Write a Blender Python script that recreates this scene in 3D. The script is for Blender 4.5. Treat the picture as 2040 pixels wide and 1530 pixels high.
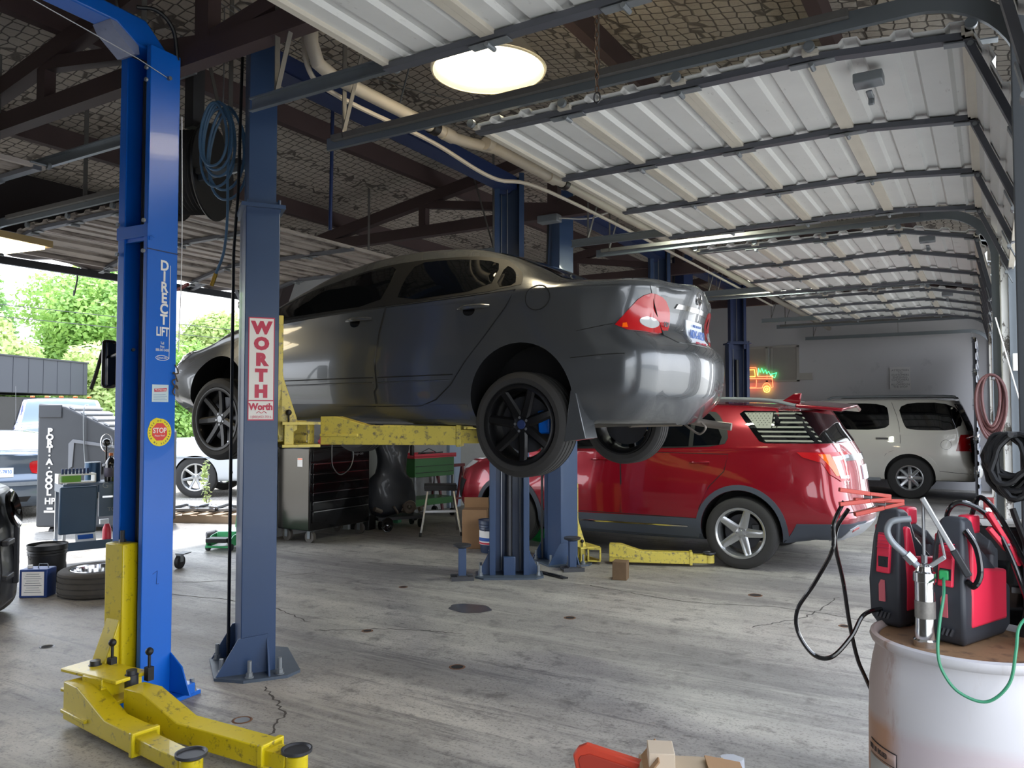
import bpy, bmesh, math, random
import numpy as np
from mathutils import Vector, Matrix
from mathutils.bvhtree import BVHTree
from mathutils.geometry import delaunay_2d_cdt
random.seed(7)
D = bpy.data
for o in list(D.objects): D.objects.remove(o, do_unlink=True)
SC = bpy.context.scene
COL = SC.collection
R = math.radians
# ------------------------------------------------------------------ camera
cam = D.cameras.new('camera'); cam.lens = 27.88; cam.sensor_width = 36; cam.clip_start = .05; cam.clip_end = 400
camo = D.objects.new('camera', cam); COL.objects.link(camo)
camo.location = (0, 0, 1.63); camo.rotation_euler = (R(92.175), 0, R(31.13))
SC.camera = camo
# ------------------------------------------------------------------ light
SC.view_settings.view_transform = 'Standard'; SC.view_settings.look = 'None'
SC.view_settings.gamma = 1; SC.view_settings.use_curve_mapping = False
SC.view_settings.exposure = 2.35
W = D.worlds.new('sky'); SC.world = W; W.use_nodes = True
nt = W.node_tree; bg = nt.nodes['Background']
tc = nt.nodes.new('ShaderNodeTexCoord'); sx = nt.nodes.new('ShaderNodeSeparateXYZ'); cr = nt.nodes.new('ShaderNodeValToRGB')
nt.links.new(tc.outputs['Generated'], sx.inputs[0]); nt.links.new(sx.outputs['Z'], cr.inputs[0]); nt.links.new(cr.outputs[0], bg.inputs[0])
cr.color_ramp.elements[0].color = (.93, .96, 1, 1); cr.color_ramp.elements[1].color = (.72, .82, 1, 1)
cr.color_ramp.elements[1].position = .8
bg.inputs[1].default_value = 1.0
sun = D.lights.new('sun', 'SUN'); sun.energy = 1.35; sun.angle = R(3); sun.color = (1, .96, .88)
suno = D.objects.new('sun', sun); COL.objects.link(suno)
suno.rotation_euler = Vector((.36, -.22, -.90)).to_track_quat('-Z', 'Y').to_euler()
# ------------------------------------------------------------------ helpers
class MB:
    def __init__(s): s.v = []; s.f = []; s.m = []; s.T = Matrix.Identity(4); s.mi = 0
    def add(s, vs, fs):
        b = len(s.v); T = s.T
        s.v += [tuple(T @ Vector(p)) for p in vs]
        s.f += [tuple(b+i for i in f) for f in fs]; s.m += [s.mi]*len(fs); return s
    def box(s, c, d, r=None):
        x, y, z = d[0]/2, d[1]/2, d[2]/2
        vs = [Vector((i*x, j*y, k*z)) for k in (-1, 1) for j in (-1, 1) for i in (-1, 1)]
        if r is not None: vs = [r @ p for p in vs]
        vs = [p+Vector(c) for p in vs]
        return s.add(vs, [(0,2,3,1),(4,5,7,6),(0,1,5,4),(2,6,7,3),(0,4,6,2),(1,3,7,5)])
    def bar(s, p, q, w, h, up=(0,0,1)):
        p, q = Vector(p), Vector(q); d = q-p; L = d.length; d.normalize(); u = Vector(up)
        if abs(d.dot(u)) > .99: u = Vector((1, 0, 0))
        sd = d.cross(u).normalized(); u = sd.cross(d)
        m = Matrix((sd, d, u)).transposed()
        return s.box((p+q)/2, (w, L, h), m)
    def ring_loft(s, rings, cap=True, closed=True):
        n = len(rings[0]); vs = [p for r in rings for p in r]; fs = []
        for i in range(len(rings)-1):
            for j in range(n if closed else n-1):
                k = (j+1) % n; fs.append((i*n+j, i*n+k, (i+1)*n+k, (i+1)*n+j))
        if cap and closed:
            fs.append(tuple(range(n-1, -1, -1))); fs.append(tuple((len(rings)-1)*n+j for j in range(n)))
        return s.add(vs, fs)
    def tube(s, pts, r, n=8, cap=True, closed=False):
        P = [Vector(p) for p in pts]; rr = r if hasattr(r, '__len__') else [r]*len(P)
        T0 = []
        for i in range(len(P)):
            a = P[i-1] if i > 0 or closed else P[i]; b = P[(i+1) % len(P)] if i < len(P)-1 or closed else P[i]
            t = (b-a); T0.append(t.normalized() if t.length > 1e-9 else Vector((0, 0, 1)))
        u = T0[0].orthogonal().normalized(); rings = []
        for i, p in enumerate(P):
            t = T0[i]; u = (u-t*u.dot(t)); u = u.normalized() if u.length > 1e-6 else t.orthogonal().normalized()
            w = t.cross(u)
            rings.append([p+(u*math.cos(2*math.pi*k/n)+w*math.sin(2*math.pi*k/n))*rr[i] for k in range(n)])
        if closed: rings.append(rings[0])
        return s.ring_loft(rings, cap and not closed)
    def cyl(s, p, q, r, r2=None, n=20, cap=True): return s.tube([p, q], [r, r if r2 is None else r2], n, cap)
    def lathe(s, prof, o=(0,0,0), ax=(0,0,1), n=40, cap=False):
        a = Vector(ax).normalized(); u = a.orthogonal().normalized()
        if abs(a.z) < .5 : u = (Vector((0,0,1))-a*a.z).normalized()
        w = a.cross(u); o = Vector(o)
        return s.ring_loft([[o+a*h+(u*math.cos(2*math.pi*k/n)+w*math.sin(2*math.pi*k/n))*r for k in range(n)] for r, h in prof], cap)
    def prism(s, poly, a, b, ax='y'):
        f = {'y': lambda p, t: (p[0], t, p[1]), 'x': lambda p, t: (t, p[0], p[1]), 'z': lambda p, t: (p[0], p[1], t)}[ax]
        return s.ring_loft([[f(p, a) for p in poly], [f(p, b) for p in poly]])
    def sph(s, c, r, n=12, m=8, sc=(1,1,1)):
        rings = []
        for i in range(m+1):
            t = -math.pi/2+math.pi*i/m; rr = max(math.cos(t), 1e-3)
            rings.append([(c[0]+r*sc[0]*rr*math.cos(2*math.pi*k/n), c[1]+r*sc[1]*rr*math.sin(2*math.pi*k/n), c[2]+r*sc[2]*math.sin(t)) for k in range(n)])
        return s.ring_loft(rings)
    def build(s, name, mat=None, parent=None, smooth=35, bevel=0, seg=2, kind=None, recalc=True):
        me = D.meshes.new(name); me.from_pydata(s.v, [], s.f)
        for m in (mat if isinstance(mat, (list, tuple)) else [mat]): me.materials.append(m)
        if any(s.m): me.polygons.foreach_set('material_index', s.m)
        if recalc:
            bm = bmesh.new(); bm.from_mesh(me); bmesh.ops.recalc_face_normals(bm, faces=bm.faces); bm.to_mesh(me); bm.free()
        if smooth:
            me.shade_smooth(); me.set_sharp_from_angle(angle=R(smooth))
        me.update()
        o = D.objects.new(name, me); COL.objects.link(o)
        if parent is not None: o.parent = parent
        if bevel:
            b = o.modifiers.new('b', 'BEVEL'); b.width = bevel; b.segments = seg; b.limit_method = 'ANGLE'; b.angle_limit = R(40)
        if kind: o['kind'] = kind
        return o
def tag(o, label, cat, group=None):
    o['label'] = label; o['category'] = cat
    if group: o['group'] = group
    return o
def thing(name, label, cat, loc=(0,0,0), rz=0, group=None):
    o = D.objects.new(name, None); COL.objects.link(o); o.empty_display_size = .1
    o.location = loc; o.rotation_euler = (0, 0, rz)
    return tag(o, label, cat, group)
def struct(name, loc=(0,0,0)):
    o = D.objects.new(name, None); COL.objects.link(o); o.location = loc; o['kind'] = 'structure'; return o
def copy_tree(o, parent=None):
    c = o.copy(); COL.objects.link(c)
    if parent is not None: c.parent = parent
    for ch in list(o.children): copy_tree(ch, c)
    return c
def part_label(o, t): o['label'] = t; return o
def frame(o, x, y): # matrix from origin, x axis, y axis
    x = Vector(x).normalized(); y = Vector(y).normalized(); z = x.cross(y).normalized(); y = z.cross(x)
    m = Matrix((x, y, z)).transposed().to_4x4(); m.translation = Vector(o); return m
def text(name, s, size, mat, parent, M, ext=.001, align='CENTER', sx=1, bold=0, space=1, line=1, shear=0):
    c = D.curves.new(name, 'FONT'); c.body = s; c.size = size; c.extrude = ext; c.align_x = align; c.align_y = 'CENTER'
    c.offset = bold; c.space_character = space; c.space_line = line; c.shear = shear; c.resolution_u = 3
    t = D.objects.new(name, c); me = D.meshes.new_from_object(t); D.objects.remove(t); D.curves.remove(c)
    me.transform(M @ Matrix.Diagonal((sx, 1, 1, 1))); me.materials.clear(); me.materials.append(mat)
    o = D.objects.new(name, me); COL.objects.link(o)
    if parent is not None: o.parent = parent
    return o
def smoothpts(P, n=8, closed=False):
    P = [Vector(p) for p in P]; out = []; N = len(P)
    for i in range(N if closed else N-1):
        a = P[(i-1) % N] if (i > 0 or closed) else P[0]*2-P[1]; b = P[i]; c = P[(i+1) % N]
        d = P[(i+2) % N] if (i+2 < N or closed) else c*2-b
        for k in range(n):
            t = k/n; out.append(.5*((2*b)+(c-a)*t+(2*a-5*b+4*c-d)*t*t+(3*b-a-3*c+d)*t**3))
    if not closed: out.append(P[-1])
    return out
# ------------------------------------------------------------------ materials
def hexc(h):
    h = h.lstrip('#'); c = [int(h[i:i+2], 16)/255 for i in (0, 2, 4)]
    return tuple(x/12.92 if x <= .04045 else ((x+.055)/1.055)**2.4 for x in c)
class NG:
    def __init__(s, m): s.t = m.node_tree; s.b = s.t.nodes['Principled BSDF']; s.c = None
    def n(s, t, **k):
        x = s.t.nodes.new(t)
        for a, b in k.items(): setattr(x, a, b)
        return x
    def co(s):
        if s.c is None: s.c = s.n('ShaderNodeTexCoord').outputs['Object']
        return s.c
    def l(s, a, b): s.t.links.new(a, b)
    def noise(s, sc, det=4, vec=None, rough=.6):
        x = s.n('ShaderNodeTexNoise'); x.inputs['Scale'].default_value = sc; x.inputs['Detail'].default_value = det; x.inputs['Roughness'].default_value = rough
        s.l(vec or s.co(), x.inputs['Vector']); return x.outputs['Fac']
    def ramp(s, f, a, b, ca=(0,0,0,1), cb=(1,1,1,1)):
        x = s.n('ShaderNodeValToRGB'); e = x.color_ramp.elements; e[0].position = a; e[1].position = b; e[0].color = ca; e[1].color = cb
        s.l(f, x.inputs[0]); return x.outputs[0]
    def mix(s, f, a, b):
        x = s.n('ShaderNodeMix', data_type='RGBA')
        for v, i in ((f, 0), (a, 6), (b, 7)):
            if isinstance(v, (tuple, list)): x.inputs[i].default_value = tuple(v)+(1,)*(4-len(v))
            elif isinstance(v, (int, float)): x.inputs[i].default_value = v
            else: s.l(v, x.inputs[i])
        return x.outputs[2]
    def math(s, op, a, b=0, c=0):
        x = s.n('ShaderNodeMath', operation=op)
        for i, v in enumerate((a, b, c)):
            if isinstance(v, (int, float)): x.inputs[i].default_value = v
            else: s.l(v, x.inputs[i])
        return x.outputs[0]
    def mapv(s, sc=(1,1,1), rot=(0,0,0), loc=(0,0,0)):
        x = s.n('ShaderNodeMapping'); x.inputs['Scale'].default_value = sc; x.inputs['Rotation'].default_value = rot; x.inputs['Location'].default_value = loc
        s.l(s.co(), x.inputs[0]); return x.outputs[0]
    def bump(s, h, st=.3, dist=.01):
        x = s.n('ShaderNodeBump'); x.inputs['Strength'].default_value = st; x.inputs['Distance'].default_value = dist
        s.l(h, x.inputs['Height']); s.l(x.outputs[0], s.b.inputs['Normal']); return x
    def base(s, c): s.l(c, s.b.inputs['Base Color'])
MC = {}
def mat(name, col, rough=.5, metal=0., coat=0., var=0., vs=6., dirt=None, dirtamt=.5, ds=3., bump=0., bs=60., emit=0., spec=.5, croughness=.03):
    if name in MC: return MC[name]
    m = D.materials.new(name); m.use_nodes = True; g = NG(m); b = g.b
    c = hexc(col) if isinstance(col, str) else col
    b.inputs['Base Color'].default_value = (*c, 1); b.inputs['Roughness'].default_value = rough; b.inputs['Metallic'].default_value = metal
    b.inputs['Coat Weight'].default_value = coat; b.inputs['Coat Roughness'].default_value = croughness
    b.inputs['Specular IOR Level'].default_value = spec
    cc = None
    if var:
        f = g.noise(vs, 5); cc = g.mix(f, tuple(x*(1-var) for x in c), tuple(min(1, x*(1+var)) for x in c))
    if dirt:
        f = g.ramp(g.noise(ds, 8, rough=.7), .5-.01+.25*(1-dirtamt), .62+.25*(1-dirtamt)); cc = g.mix(f, cc if cc else c, hexc(dirt))
    if cc: g.base(cc)
    if bump: g.bump(g.noise(bs, 6), .5, bump)
    if emit:
        b.inputs['Emission Color'].default_value = (*c, 1); b.inputs['Emission Strength'].default_value = emit
    MC[name] = m; return m
M_blue = mat('bright_blue_paint', '#0460c4', .36, 0, .12, .08, 2, '#24579a', .2, 5)
M_navy = mat('navy_blue_paint', '#2c4468', .42, 0, .15, .12, 3, '#4a5a74', .35, 4)
M_dkblue = mat('dark_blue_paint', '#1c2f5c', .45, 0, .1, .1, 3)
M_yel = mat('lift_yellow_paint', '#d6bf0e', .38, 0, .2, .10, 4, '#6b5b28', .7, 22)
M_yelw = mat('worn_yellow_paint', '#cdbb52', .45, 0, .1, .12, 5, '#6a6152', .85, 26)
M_steel = mat('bare_steel', '#8d8f92', .38, .8, 0, .2, 9)
M_galv = mat('galvanised_steel', '#84898d', .5, .45, 0, .15, 14)
M_dsteel = mat('dark_steel', '#4a4b4f', .45, .6, 0, .2, 9)
M_grease = mat('greasy_black', '#141416', .5, 0, 0, .3, 8)
M_black = mat('black_plastic', '#1d1f23', .5)
M_gblack = mat('gloss_black', '#0b0b0d', .15, 0, .6)
M_rubber = mat('tyre_rubber', '#2b2a29', .75, 0, 0, .15, 20, '#6b6558', .35, 6)
M_red = mat('red_plastic', '#c8283c', .4)
M_white = mat('white_paint', '#e8e8e6', .5, 0, 0, .04, 3)
M_chrome = mat('chrome', '#d8d8d8', .12, 1)
M_alum = mat('aluminium', '#b9bbbd', .3, .8, 0, .08, 8)
M_dglass = mat('dark_tinted_glass', '#07090c', .05, 0, .25, spec=.5)
M_glass2 = mat('pale_glass', '#b9c9cf', .05, .3, .8)
M_card = mat('cardboard', '#a98561', .85, 0, 0, .1, 8)
M_wood = mat('weathered_wood', '#a8927a', .8, 0, 0, .25, 6)
M_paper = mat('white_paper', '#eceae6', .6)
M_signred = mat('sign_red', '#c02a4a', .45)
M_green = mat('green_paint', '#2f6b33', .4, 0, .2, .15, 5)
# ------------------------------------------------------------------ the setting
XR, XL, YB = .22, -8.15, 19.6      # right wall plane, left wall plane, back wall
YDOORS = [(-.45, 2.98), (3.72, 7.15), (7.78, 11.15), (11.63, 14.95), (16.2, 19.0)]
HOLES = [(-5.70, 3.13, .035, 0), (-4.05, 4.60, .03, 1), (-2.98, 4.25, .04, 1), (-3.45, 2.93, .04, 2), (-4.78, 5.93, .03, 1), (-2.92, 5.73, .035, 1), (-1.85, 7.30, .05, 1), (-1.0, 6.6, .03, 1)]
def mk_floor():
    m = D.materials.new('stained_concrete'); m.use_nodes = True; g = NG(m)
    n1 = g.noise(1.1, 8, g.mapv((.22, 1, 1)), .65); n2 = g.noise(5, 10, rough=.7); n3 = g.noise(60, 4); n4 = g.noise(.45, 4)
    c = g.mix(g.ramp(n1, .38, .64), hexc('#7a7774'), hexc('#c6c1b7'))
    c = g.mix(g.ramp(n4, .4, .7), c, hexc('#8b8682'))
    c = g.mix(g.math('MULTIPLY', g.ramp(n2, .53, .66), .75), c, hexc('#5f5c5a'))
    c = g.mix(g.math('MULTIPLY', g.ramp(n3, .54, .64), .55), c, hexc('#5a5654'))
    c = g.mix(g.math('MULTIPLY', g.ramp(g.noise(17, 12, g.mapv((.5, 1, 1)), .8), .54, .62), .6), c, hexc('#55524f'))
    n5 = g.noise(2.6, 12, g.mapv((.1, 1.6, 1), (0, 0, .05)), .75)
    c = g.mix(g.math('MULTIPLY', g.ramp(n5, .53, .64), .42), c, hexc('#bdb8ae'))
    n6 = g.noise(3.1, 12, g.mapv((.12, 2.2, 1), (0, 0, -.04), (4, 2, 0)), .8)
    c = g.mix(g.math('MULTIPLY', g.ramp(n6, .55, .62), .65), c, hexc('#5c595a'))
    g.base(c); g.b.inputs['Roughness'].default_value = .5
    g.l(g.ramp(n1, .3, .7, (.62,)*3+(1,), (.42,)*3+(1,)), g.b.inputs['Roughness'])
    g.bump(g.noise(45, 8), .25, .004)
    b = MB(); b.box((-5.3, 7.3, -.15), (12.0, 26, .3)); fl = b.build('floor', m, kind='structure', smooth=0)
    mk = mat('crack_dark', '#4d4945', .9)
    rnd = random.Random(3)
    cr = [[(-3.75,3.35),(-3.35,3.12),(-3.15,2.85),(-2.75,2.66),(-2.45,2.35),(-2.2,2.15),(-1.9,1.9)], [(-6.5,4.6),(-5.4,4.75),(-4.6,4.55)], [(-4.4,4.4),(-3.9,4.75),(-3.4,4.9)], [(-6.2,6.6),(-5.1,6.9)],
          [(-3.3,6.9),(-2.3,6.75),(-1.5,6.95),(-.6,6.8),(.1,6.9)], [(-7.4,4.5),(-6.4,5.3),(-6.0,6.0)], [(-1.6,6.2),(-1.3,6.8),(-1.2,7.6)]]
    for q in cr:
        P = smoothpts([(x, y, 0) for x, y in q], 14); b = MB(); vs = []
        for k, p in enumerate(P):
            w = .0035+.004*rnd.random(); t = (P[min(k+1, len(P)-1)]-P[max(k-1, 0)]).normalized(); s_ = Vector((-t.y, t.x, 0)); p = p+s_*rnd.uniform(-.018, .018)
            vs += [(p.x+s_.x*w, p.y+s_.y*w, .0012), (p.x-s_.x*w, p.y-s_.y*w, .0012)]
        b.add(vs, [(2*k, 2*k+1, 2*k+3, 2*k+2) for k in range(len(P)-1)]); b.build('crack', mk, fl, smooth=0)
    mo = mat('oil_stain', '#48464a', .25)
    b = MB(); b.add([(-3.78+.19*(1+.05*math.sin(3*a)+.04*math.sin(7*a))*math.cos(a)*1.0, 5.57+.15*(1+.06*math.cos(5*a))*math.sin(a)+.0*a, .0015) for a in np.linspace(0, 6.28, 41)[:-1]], [tuple(range(40))]); b.build('oil_patch', mo, fl, smooth=0)
    mh = mat('hole_rim_rust', '#6b4a35', .8); mdk = mat('hole_dark', '#14110f', .9)
    for x, y, r_, rust in HOLES:
        b = MB(); b.lathe([(r_, .0008), (r_+.006, .004), (r_+.014, .001)], (x, y, 0), n=24); b.build('anchor_hole_rim', mh if rust else M_steel, fl)
        b = MB(); b.add([(x+r_*math.cos(a), y+r_*math.sin(a), .0016) for a in np.linspace(0, 6.28, 21)[:-1]], [tuple(range(20))]); b.build('anchor_hole', mdk if rust != 2 else M_galv, fl, smooth=0)
mk_floor()
# ground outside: gravel on the left, pale pavement on the right
def mk_ground():
    m = D.materials.new('gravel'); m.use_nodes = True; g = NG(m)
    c = g.mix(g.noise(1.2, 8), hexc('#7d766c'), hexc('#c9c4ba')); c = g.mix(g.ramp(g.noise(40, 6), .45, .6), c, hexc('#6b655c'))
    c = g.mix(g.ramp(g.noise(.5, 6, g.mapv(loc=(9, 0, 0))), .58, .66), c, hexc('#5f7a3c'))
    g.base(c); g.b.inputs['Roughness'].default_value = .95; g.bump(g.noise(30, 6), .8, .03)
    b = MB(); b.box((-76.3, 0, -.23), (130, 160, .3)); o = b.build('floor', m, kind='structure', smooth=0); part_label(o, 'gravel yard outside')
    m2 = mat('outdoor_concrete', '#b9b6ae', .8, 0, 0, .1, 1.5)
    b = MB(); b.box((35.7, 0, -.17), (70, 160, .3)); o = b.build('floor', m2, kind='structure', smooth=0); part_label(o, 'pale concrete apron outside the doors')
    b = MB(); b.box((-5.3, -40, -.17), (12, 68, .3)); b.build('floor', m2, kind='structure', smooth=0)
    b = MB(); b.box((-5.3, 50, -.17), (12, 60, .3)); b.build('floor', m2, kind='structure', smooth=0)
mk_ground()
# walls -------------------------------------------------------------
m = D.materials.new('peeling_paint'); m.use_nodes = True; g = NG(m)
g.base(g.mix(g.ramp(g.noise(9, 10, g.mapv((1, 1, .5)), .75), .53, .56), hexc('#dcdcd6'), hexc('#5d5850'))); g.b.inputs['Roughness'].default_value = .7
M_peel = m
M_block = mat('painted_blockwall', '#c6c6ca', .8, 0, 0, .05, 1.2, '#b0b1b6', .4, 1.5)
M_stucco = mat('stucco', '#a9abac', .9, 0, 0, .08, 5, bump=.03, bs=9)
wr = struct('wall_right')
edges = [-7] + [v for d in YDOORS for v in d] + [YB]
for i in range(0, len(edges), 2):
    a, c = edges[i]-(.0 if i else 0), edges[i+1]
    a2, c2 = a+.06 if i else a, c-.06
    b = MB(); b.box((XR+.08+(.15 if i < 3 else 0), (a2+c2)/2, 2.0), (.16, c2-a2, 4.0)); b.build('pier', M_stucco if i == 0 else mat('pier_grey', '#6d6c6a', .8, 0, 0, .15, 3), wr)
    if i:
        for y in (a2+.02, c2-.02):
            xj = .40 if y < 3.5 else .24 if y < 4 else .13 if y < 9 else .04
            b = MB(); b.box((xj, y, 1.72), (.10, .10, 3.44)); b.build('jamb', M_peel, wr, bevel=.005)
b = MB(); b.box((.165, 3.35, 1.7), (.16, .06, 3.4)); b.build('post', mat('dark_grey_post', '#4a4e52', .6), wr, bevel=.004)
b = MB(); b.box((XR+.08, 6.3, 3.78), (.15, 27, .68)); b.build('header', mat('header_grey', '#55535a', .8), wr)
wl = struct('wall_left')
YL = [(-7, -.4), (3.0, 3.72), (7.05, 7.45)]
for a, c in YL:
    b = MB(); b.box((XL-.08, (a+c)/2, 2.0), (.16, c-a, 4.0)); b.build('pier', mat('brown_steel', '#3a3032', .6), wl)
b = MB(); b.box((XL-.08, (7.45+YB)/2, 2.0), (.18, YB-7.45, 4.0)); b.build('panel', M_stucco, wl)
b = MB(); b.box((XL+.02, 11.45, 2.0), (.10, .34, 4.0)); part_label(b.build('corner_post', mat('pale_blue_board', '#a9bcd6', .7), wl), 'pale blue corner board')
b = MB(); b.box((XL-.08, 6.3, 3.72), (.15, 27, .62)); b.build('header', mat('header_brown', '#2f292b', .8), wl)
b = MB()
for y in (7.25,): b.add([(XL+.02, y-.08, 3.6), (XL+.55, y-.08, 3.6), (XL+.02, y-.08, 2.5), (XL+.02, y+.08, 3.6), (XL+.55, y+.08, 3.6), (XL+.02, y+.08, 2.5)], [(0,1,2),(5,4,3),(0,3,4,1),(1,4,5,2),(2,5,3,0)])
b.build('haunch', mat('brown_steel', '#3a3032'), wl)
wb = struct('wall_back')
b = MB(); b.box((-4, YB+.1, 2.4), (8.7, .2, 4.8)); b.build('panel', M_block, wb)
b = MB(); b.box((-4.75, YB-.03, 3.25), (1.75, .05, .05)); b.box((-4.75, YB-.03, 2.42), (1.75, .05, .05))
for x in (-5.6, -4.62, -4.5, -3.9): b.box((x, YB-.03, 2.83), (.05, .05, .85))
b.build('trim_frame', mat('dull_grey', '#b5b2ad', .8), wb)
b = MB(); b.box((-5.1, YB-.02, 2.83), (.9, .03, .8)); b.box((-4.2, YB-.02, 2.83), (.55, .03, .8)); b.build('boarded_window', mat('dim_board', '#a39f9a', .8, 0, 0, .1, 3), wb)
b = MB(); b.box((-3.75, YB-.04, 2.52), (.35, .08, .16)); b.build('ledge', mat('dull_grey', '#b5b2ad', .8), wb)
b = MB(); b.box((-4, -7.05, 2.3), (8.7, .15, 4.6)); b.build('wall_front', M_block, kind='structure')
# ceiling: gabled, white-grey insulation behind chicken wire, purlins ------
m = D.materials.new('insulation_with_chicken_wire'); m.use_nodes = True; g = NG(m)
v = g.n('ShaderNodeTexVoronoi', feature='DISTANCE_TO_EDGE'); v.inputs['Scale'].default_value = 11; v.inputs['Randomness'].default_value = .35
g.l(g.mapv((1, 1, 1)), v.inputs['Vector'])
wire = g.ramp(v.outputs['Distance'], .03, .07, (1,1,1,1), (0,0,0,1))
c = g.mix(g.noise(.8, 6), hexc('#a8a095'), hexc('#c6beb3')); c = g.mix(g.ramp(g.noise(.35, 6, g.mapv(loc=(2, 5, 0))), .5, .75), c, hexc('#8b8279'))
c = g.mix(g.math('MULTIPLY', wire, .8), c, hexc('#3b3330')); g.base(c); g.b.inputs['Roughness'].default_value = .7
g.bump(g.math('ADD', g.noise(5, 5), g.math('MULTIPLY', wire, -.3)), .9, .05)
M_ins = m
ce = struct('ceiling')
ZE, ZR, XM = 4.0, 4.72, -3.97
def roofz(x): return ZR-(ZR-ZE)*abs(x-XM)/4.2
for x0, x1 in ((XL-.1, XM), (XM, XR+.15)):
    b = MB(); z0, z1 = roofz(x0), roofz(x1)
    b.add([(x0, -7, z0), (x1, -7, z1), (x1, YB+.2, z1), (x0, YB+.2, z0), (x0, -7, z0+.2), (x1, -7, z1+.2), (x1, YB+.2, z1+.2), (x0, YB+.2, z0+.2)],
          [(0,1,2,3),(7,6,5,4),(0,4,5,1),(1,5,6,2),(2,6,7,3),(3,7,4,0)]); b.build('roof_lining', M_ins, ce, smooth=0)
M_brown = mat('brown_steel_beam', '#4a3a3a', .6, 0, 0, .15, 3)
for x in (-.85, -2.4, -5.5, -7.1):
    b = MB(); b.bar((x, -7, roofz(x)-.09), (x, YB, roofz(x)-.09), .08, .18); b.build('purlin', M_brown, ce)
def truss(y, where):
    t = thing('roof_truss', where, 'truss', (0, y, 0))
    zc = 3.79; w = .10; h = .13
    b = MB(); b.bar((XL, 0, zc), (XR, 0, zc), w, h); b.build('bottom_chord', M_brown, t)
    for s in (-1, 1):
        e = XL if s < 0 else XR
        b = MB(); b.bar((e, 0, roofz(e)-.26), (XM, 0, roofz(XM)-.26), w, h); b.build('rafter', M_brown, t)
        b = MB(); b.bar((XM, 0, zc+.05), (XM+s*1.7, 0, roofz(XM+1.7)-.32), w*.8, .09); b.build('diagonal', M_brown, t)
        b = MB(); b.bar((XM+s*1.75, 0, zc), (XM+s*1.75, 0, roofz(XM+1.75)-.28), w*.8, .10); b.build('web_post', M_brown, t)
    b = MB(); b.bar((XM, 0, zc), (XM, 0, roofz(XM)-.28), w*.9, .12); b.build('king_post', M_brown, t)
truss(3.05, 'brown steel roof truss nearest the camera, behind the bright blue lift post')
truss(7.45, 'brown steel roof truss above the raised grey sedan, second from the camera')
truss(11.45, 'brown steel roof truss above the nose of the red car, third from the camera')
truss(15.5, 'brown steel roof truss in front of the back wall, farthest')
# awning outside the left wall --------------------------------------
M_corr = mat('grimy_corrugated_metal', '#5a504c', .6, .2, 0, .2, 4)
aw = thing('awning', 'grimy corrugated metal awning sloping down outside the left door openings', 'awning', (0, 0, 0))
b = MB(); n = 110; x0, x1 = XL-.21, -9.85
ys = [-6+i*25/n for i in range(n+1)]
def sagedge(y): return 3.52+.012*math.sin(y*3)+.01*math.sin(y*7.3)
vs = []
for y in ys:
    k = .018*(1 if int((y+6)/(25/n)*.5) % 2 else -1)
    vs += [(x0, y, 3.95+k), (x1, y, sagedge(y)+k)]
b.add(vs, [(2*i, 2*i+1, 2*i+3, 2*i+2) for i in range(n)])
o = b.build('roof_sheet', M_corr, aw, smooth=0); s_ = o.modifiers.new('s', 'SOLIDIFY'); s_.thickness = .02
b = MB(); b.bar((-9.1, -6, 3.62), (-9.1, 19, 3.62), .08, .1); b.build('purlin', M_brown, aw)
b = MB(); b.bar((-9.8, -6, 3.42), (-9.8, 19, 3.42), .05, .09); b.build('edge_beam', M_dsteel, aw)
for y in (7.3, 3.4, 11.5):
    b = MB(); b.bar((XL-.22, y, 3.75), (-9.8, y, 3.42), .06, .06); b.bar((XL-.22, y, 2.7), (-9.0, y, 3.6), .05, .06); b.build('brace', M_dsteel, aw)
# overhead doors ------------------------------------------------------
m = D.materials.new('ribbed_door_sheet'); m.use_nodes = True; g = NG(m)
c = g.mix(g.noise(3, 6), hexc('#c9c9c6'), hexc('#dededb')); c = g.mix(g.math('MULTIPLY', g.ramp(g.noise(25, 8, g.mapv((1, .3, 1)), .7), .62, .72), .5), c, hexc('#7c7770'))
g.base(c); g.b.inputs['Roughness'].default_value = .55; M_door = m
m = D.materials.new('dirty_door_sheet'); m.use_nodes = True; g = NG(m)
c = g.mix(g.noise(3, 6), hexc('#8f857d'), hexc('#bdb4ab')); c = g.mix(g.ramp(g.noise(9, 8, g.mapv((1, .2, 1)), .7), .5, .65), c, hexc('#4a423e'))
g.base(c); g.b.inputs['Roughness'].default_value = .6; M_doord = m
M_doord5 = mat('dark_ribbed_steel', '#4a4e58', .5, .2, 0, .15, 5)
M_rail = mat('door_rail', '#c9c2b4', .6, 0, 0, .1, 8)
M_stile = mat('door_stile_grey', '#5d5f66', .5, .3, 0, .1, 6)
M_track = mat('track_steel', '#7f868c', .4, .6, 0, .1, 6)
ZT = 3.36
def ribbed(w, L, pitch, depth, flip=1):
    # profile along local x (section height L), extruded along y (door width w)
    pts = [(0, 0)]; n = max(1, int(round(L/pitch))); p = L/n
    for i in range(n):
        a = i*p; pts += [(a+p*.55, 0), (a+p*.63, depth), (a+p*.92, depth), (a+p, 0)]
    return pts
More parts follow.
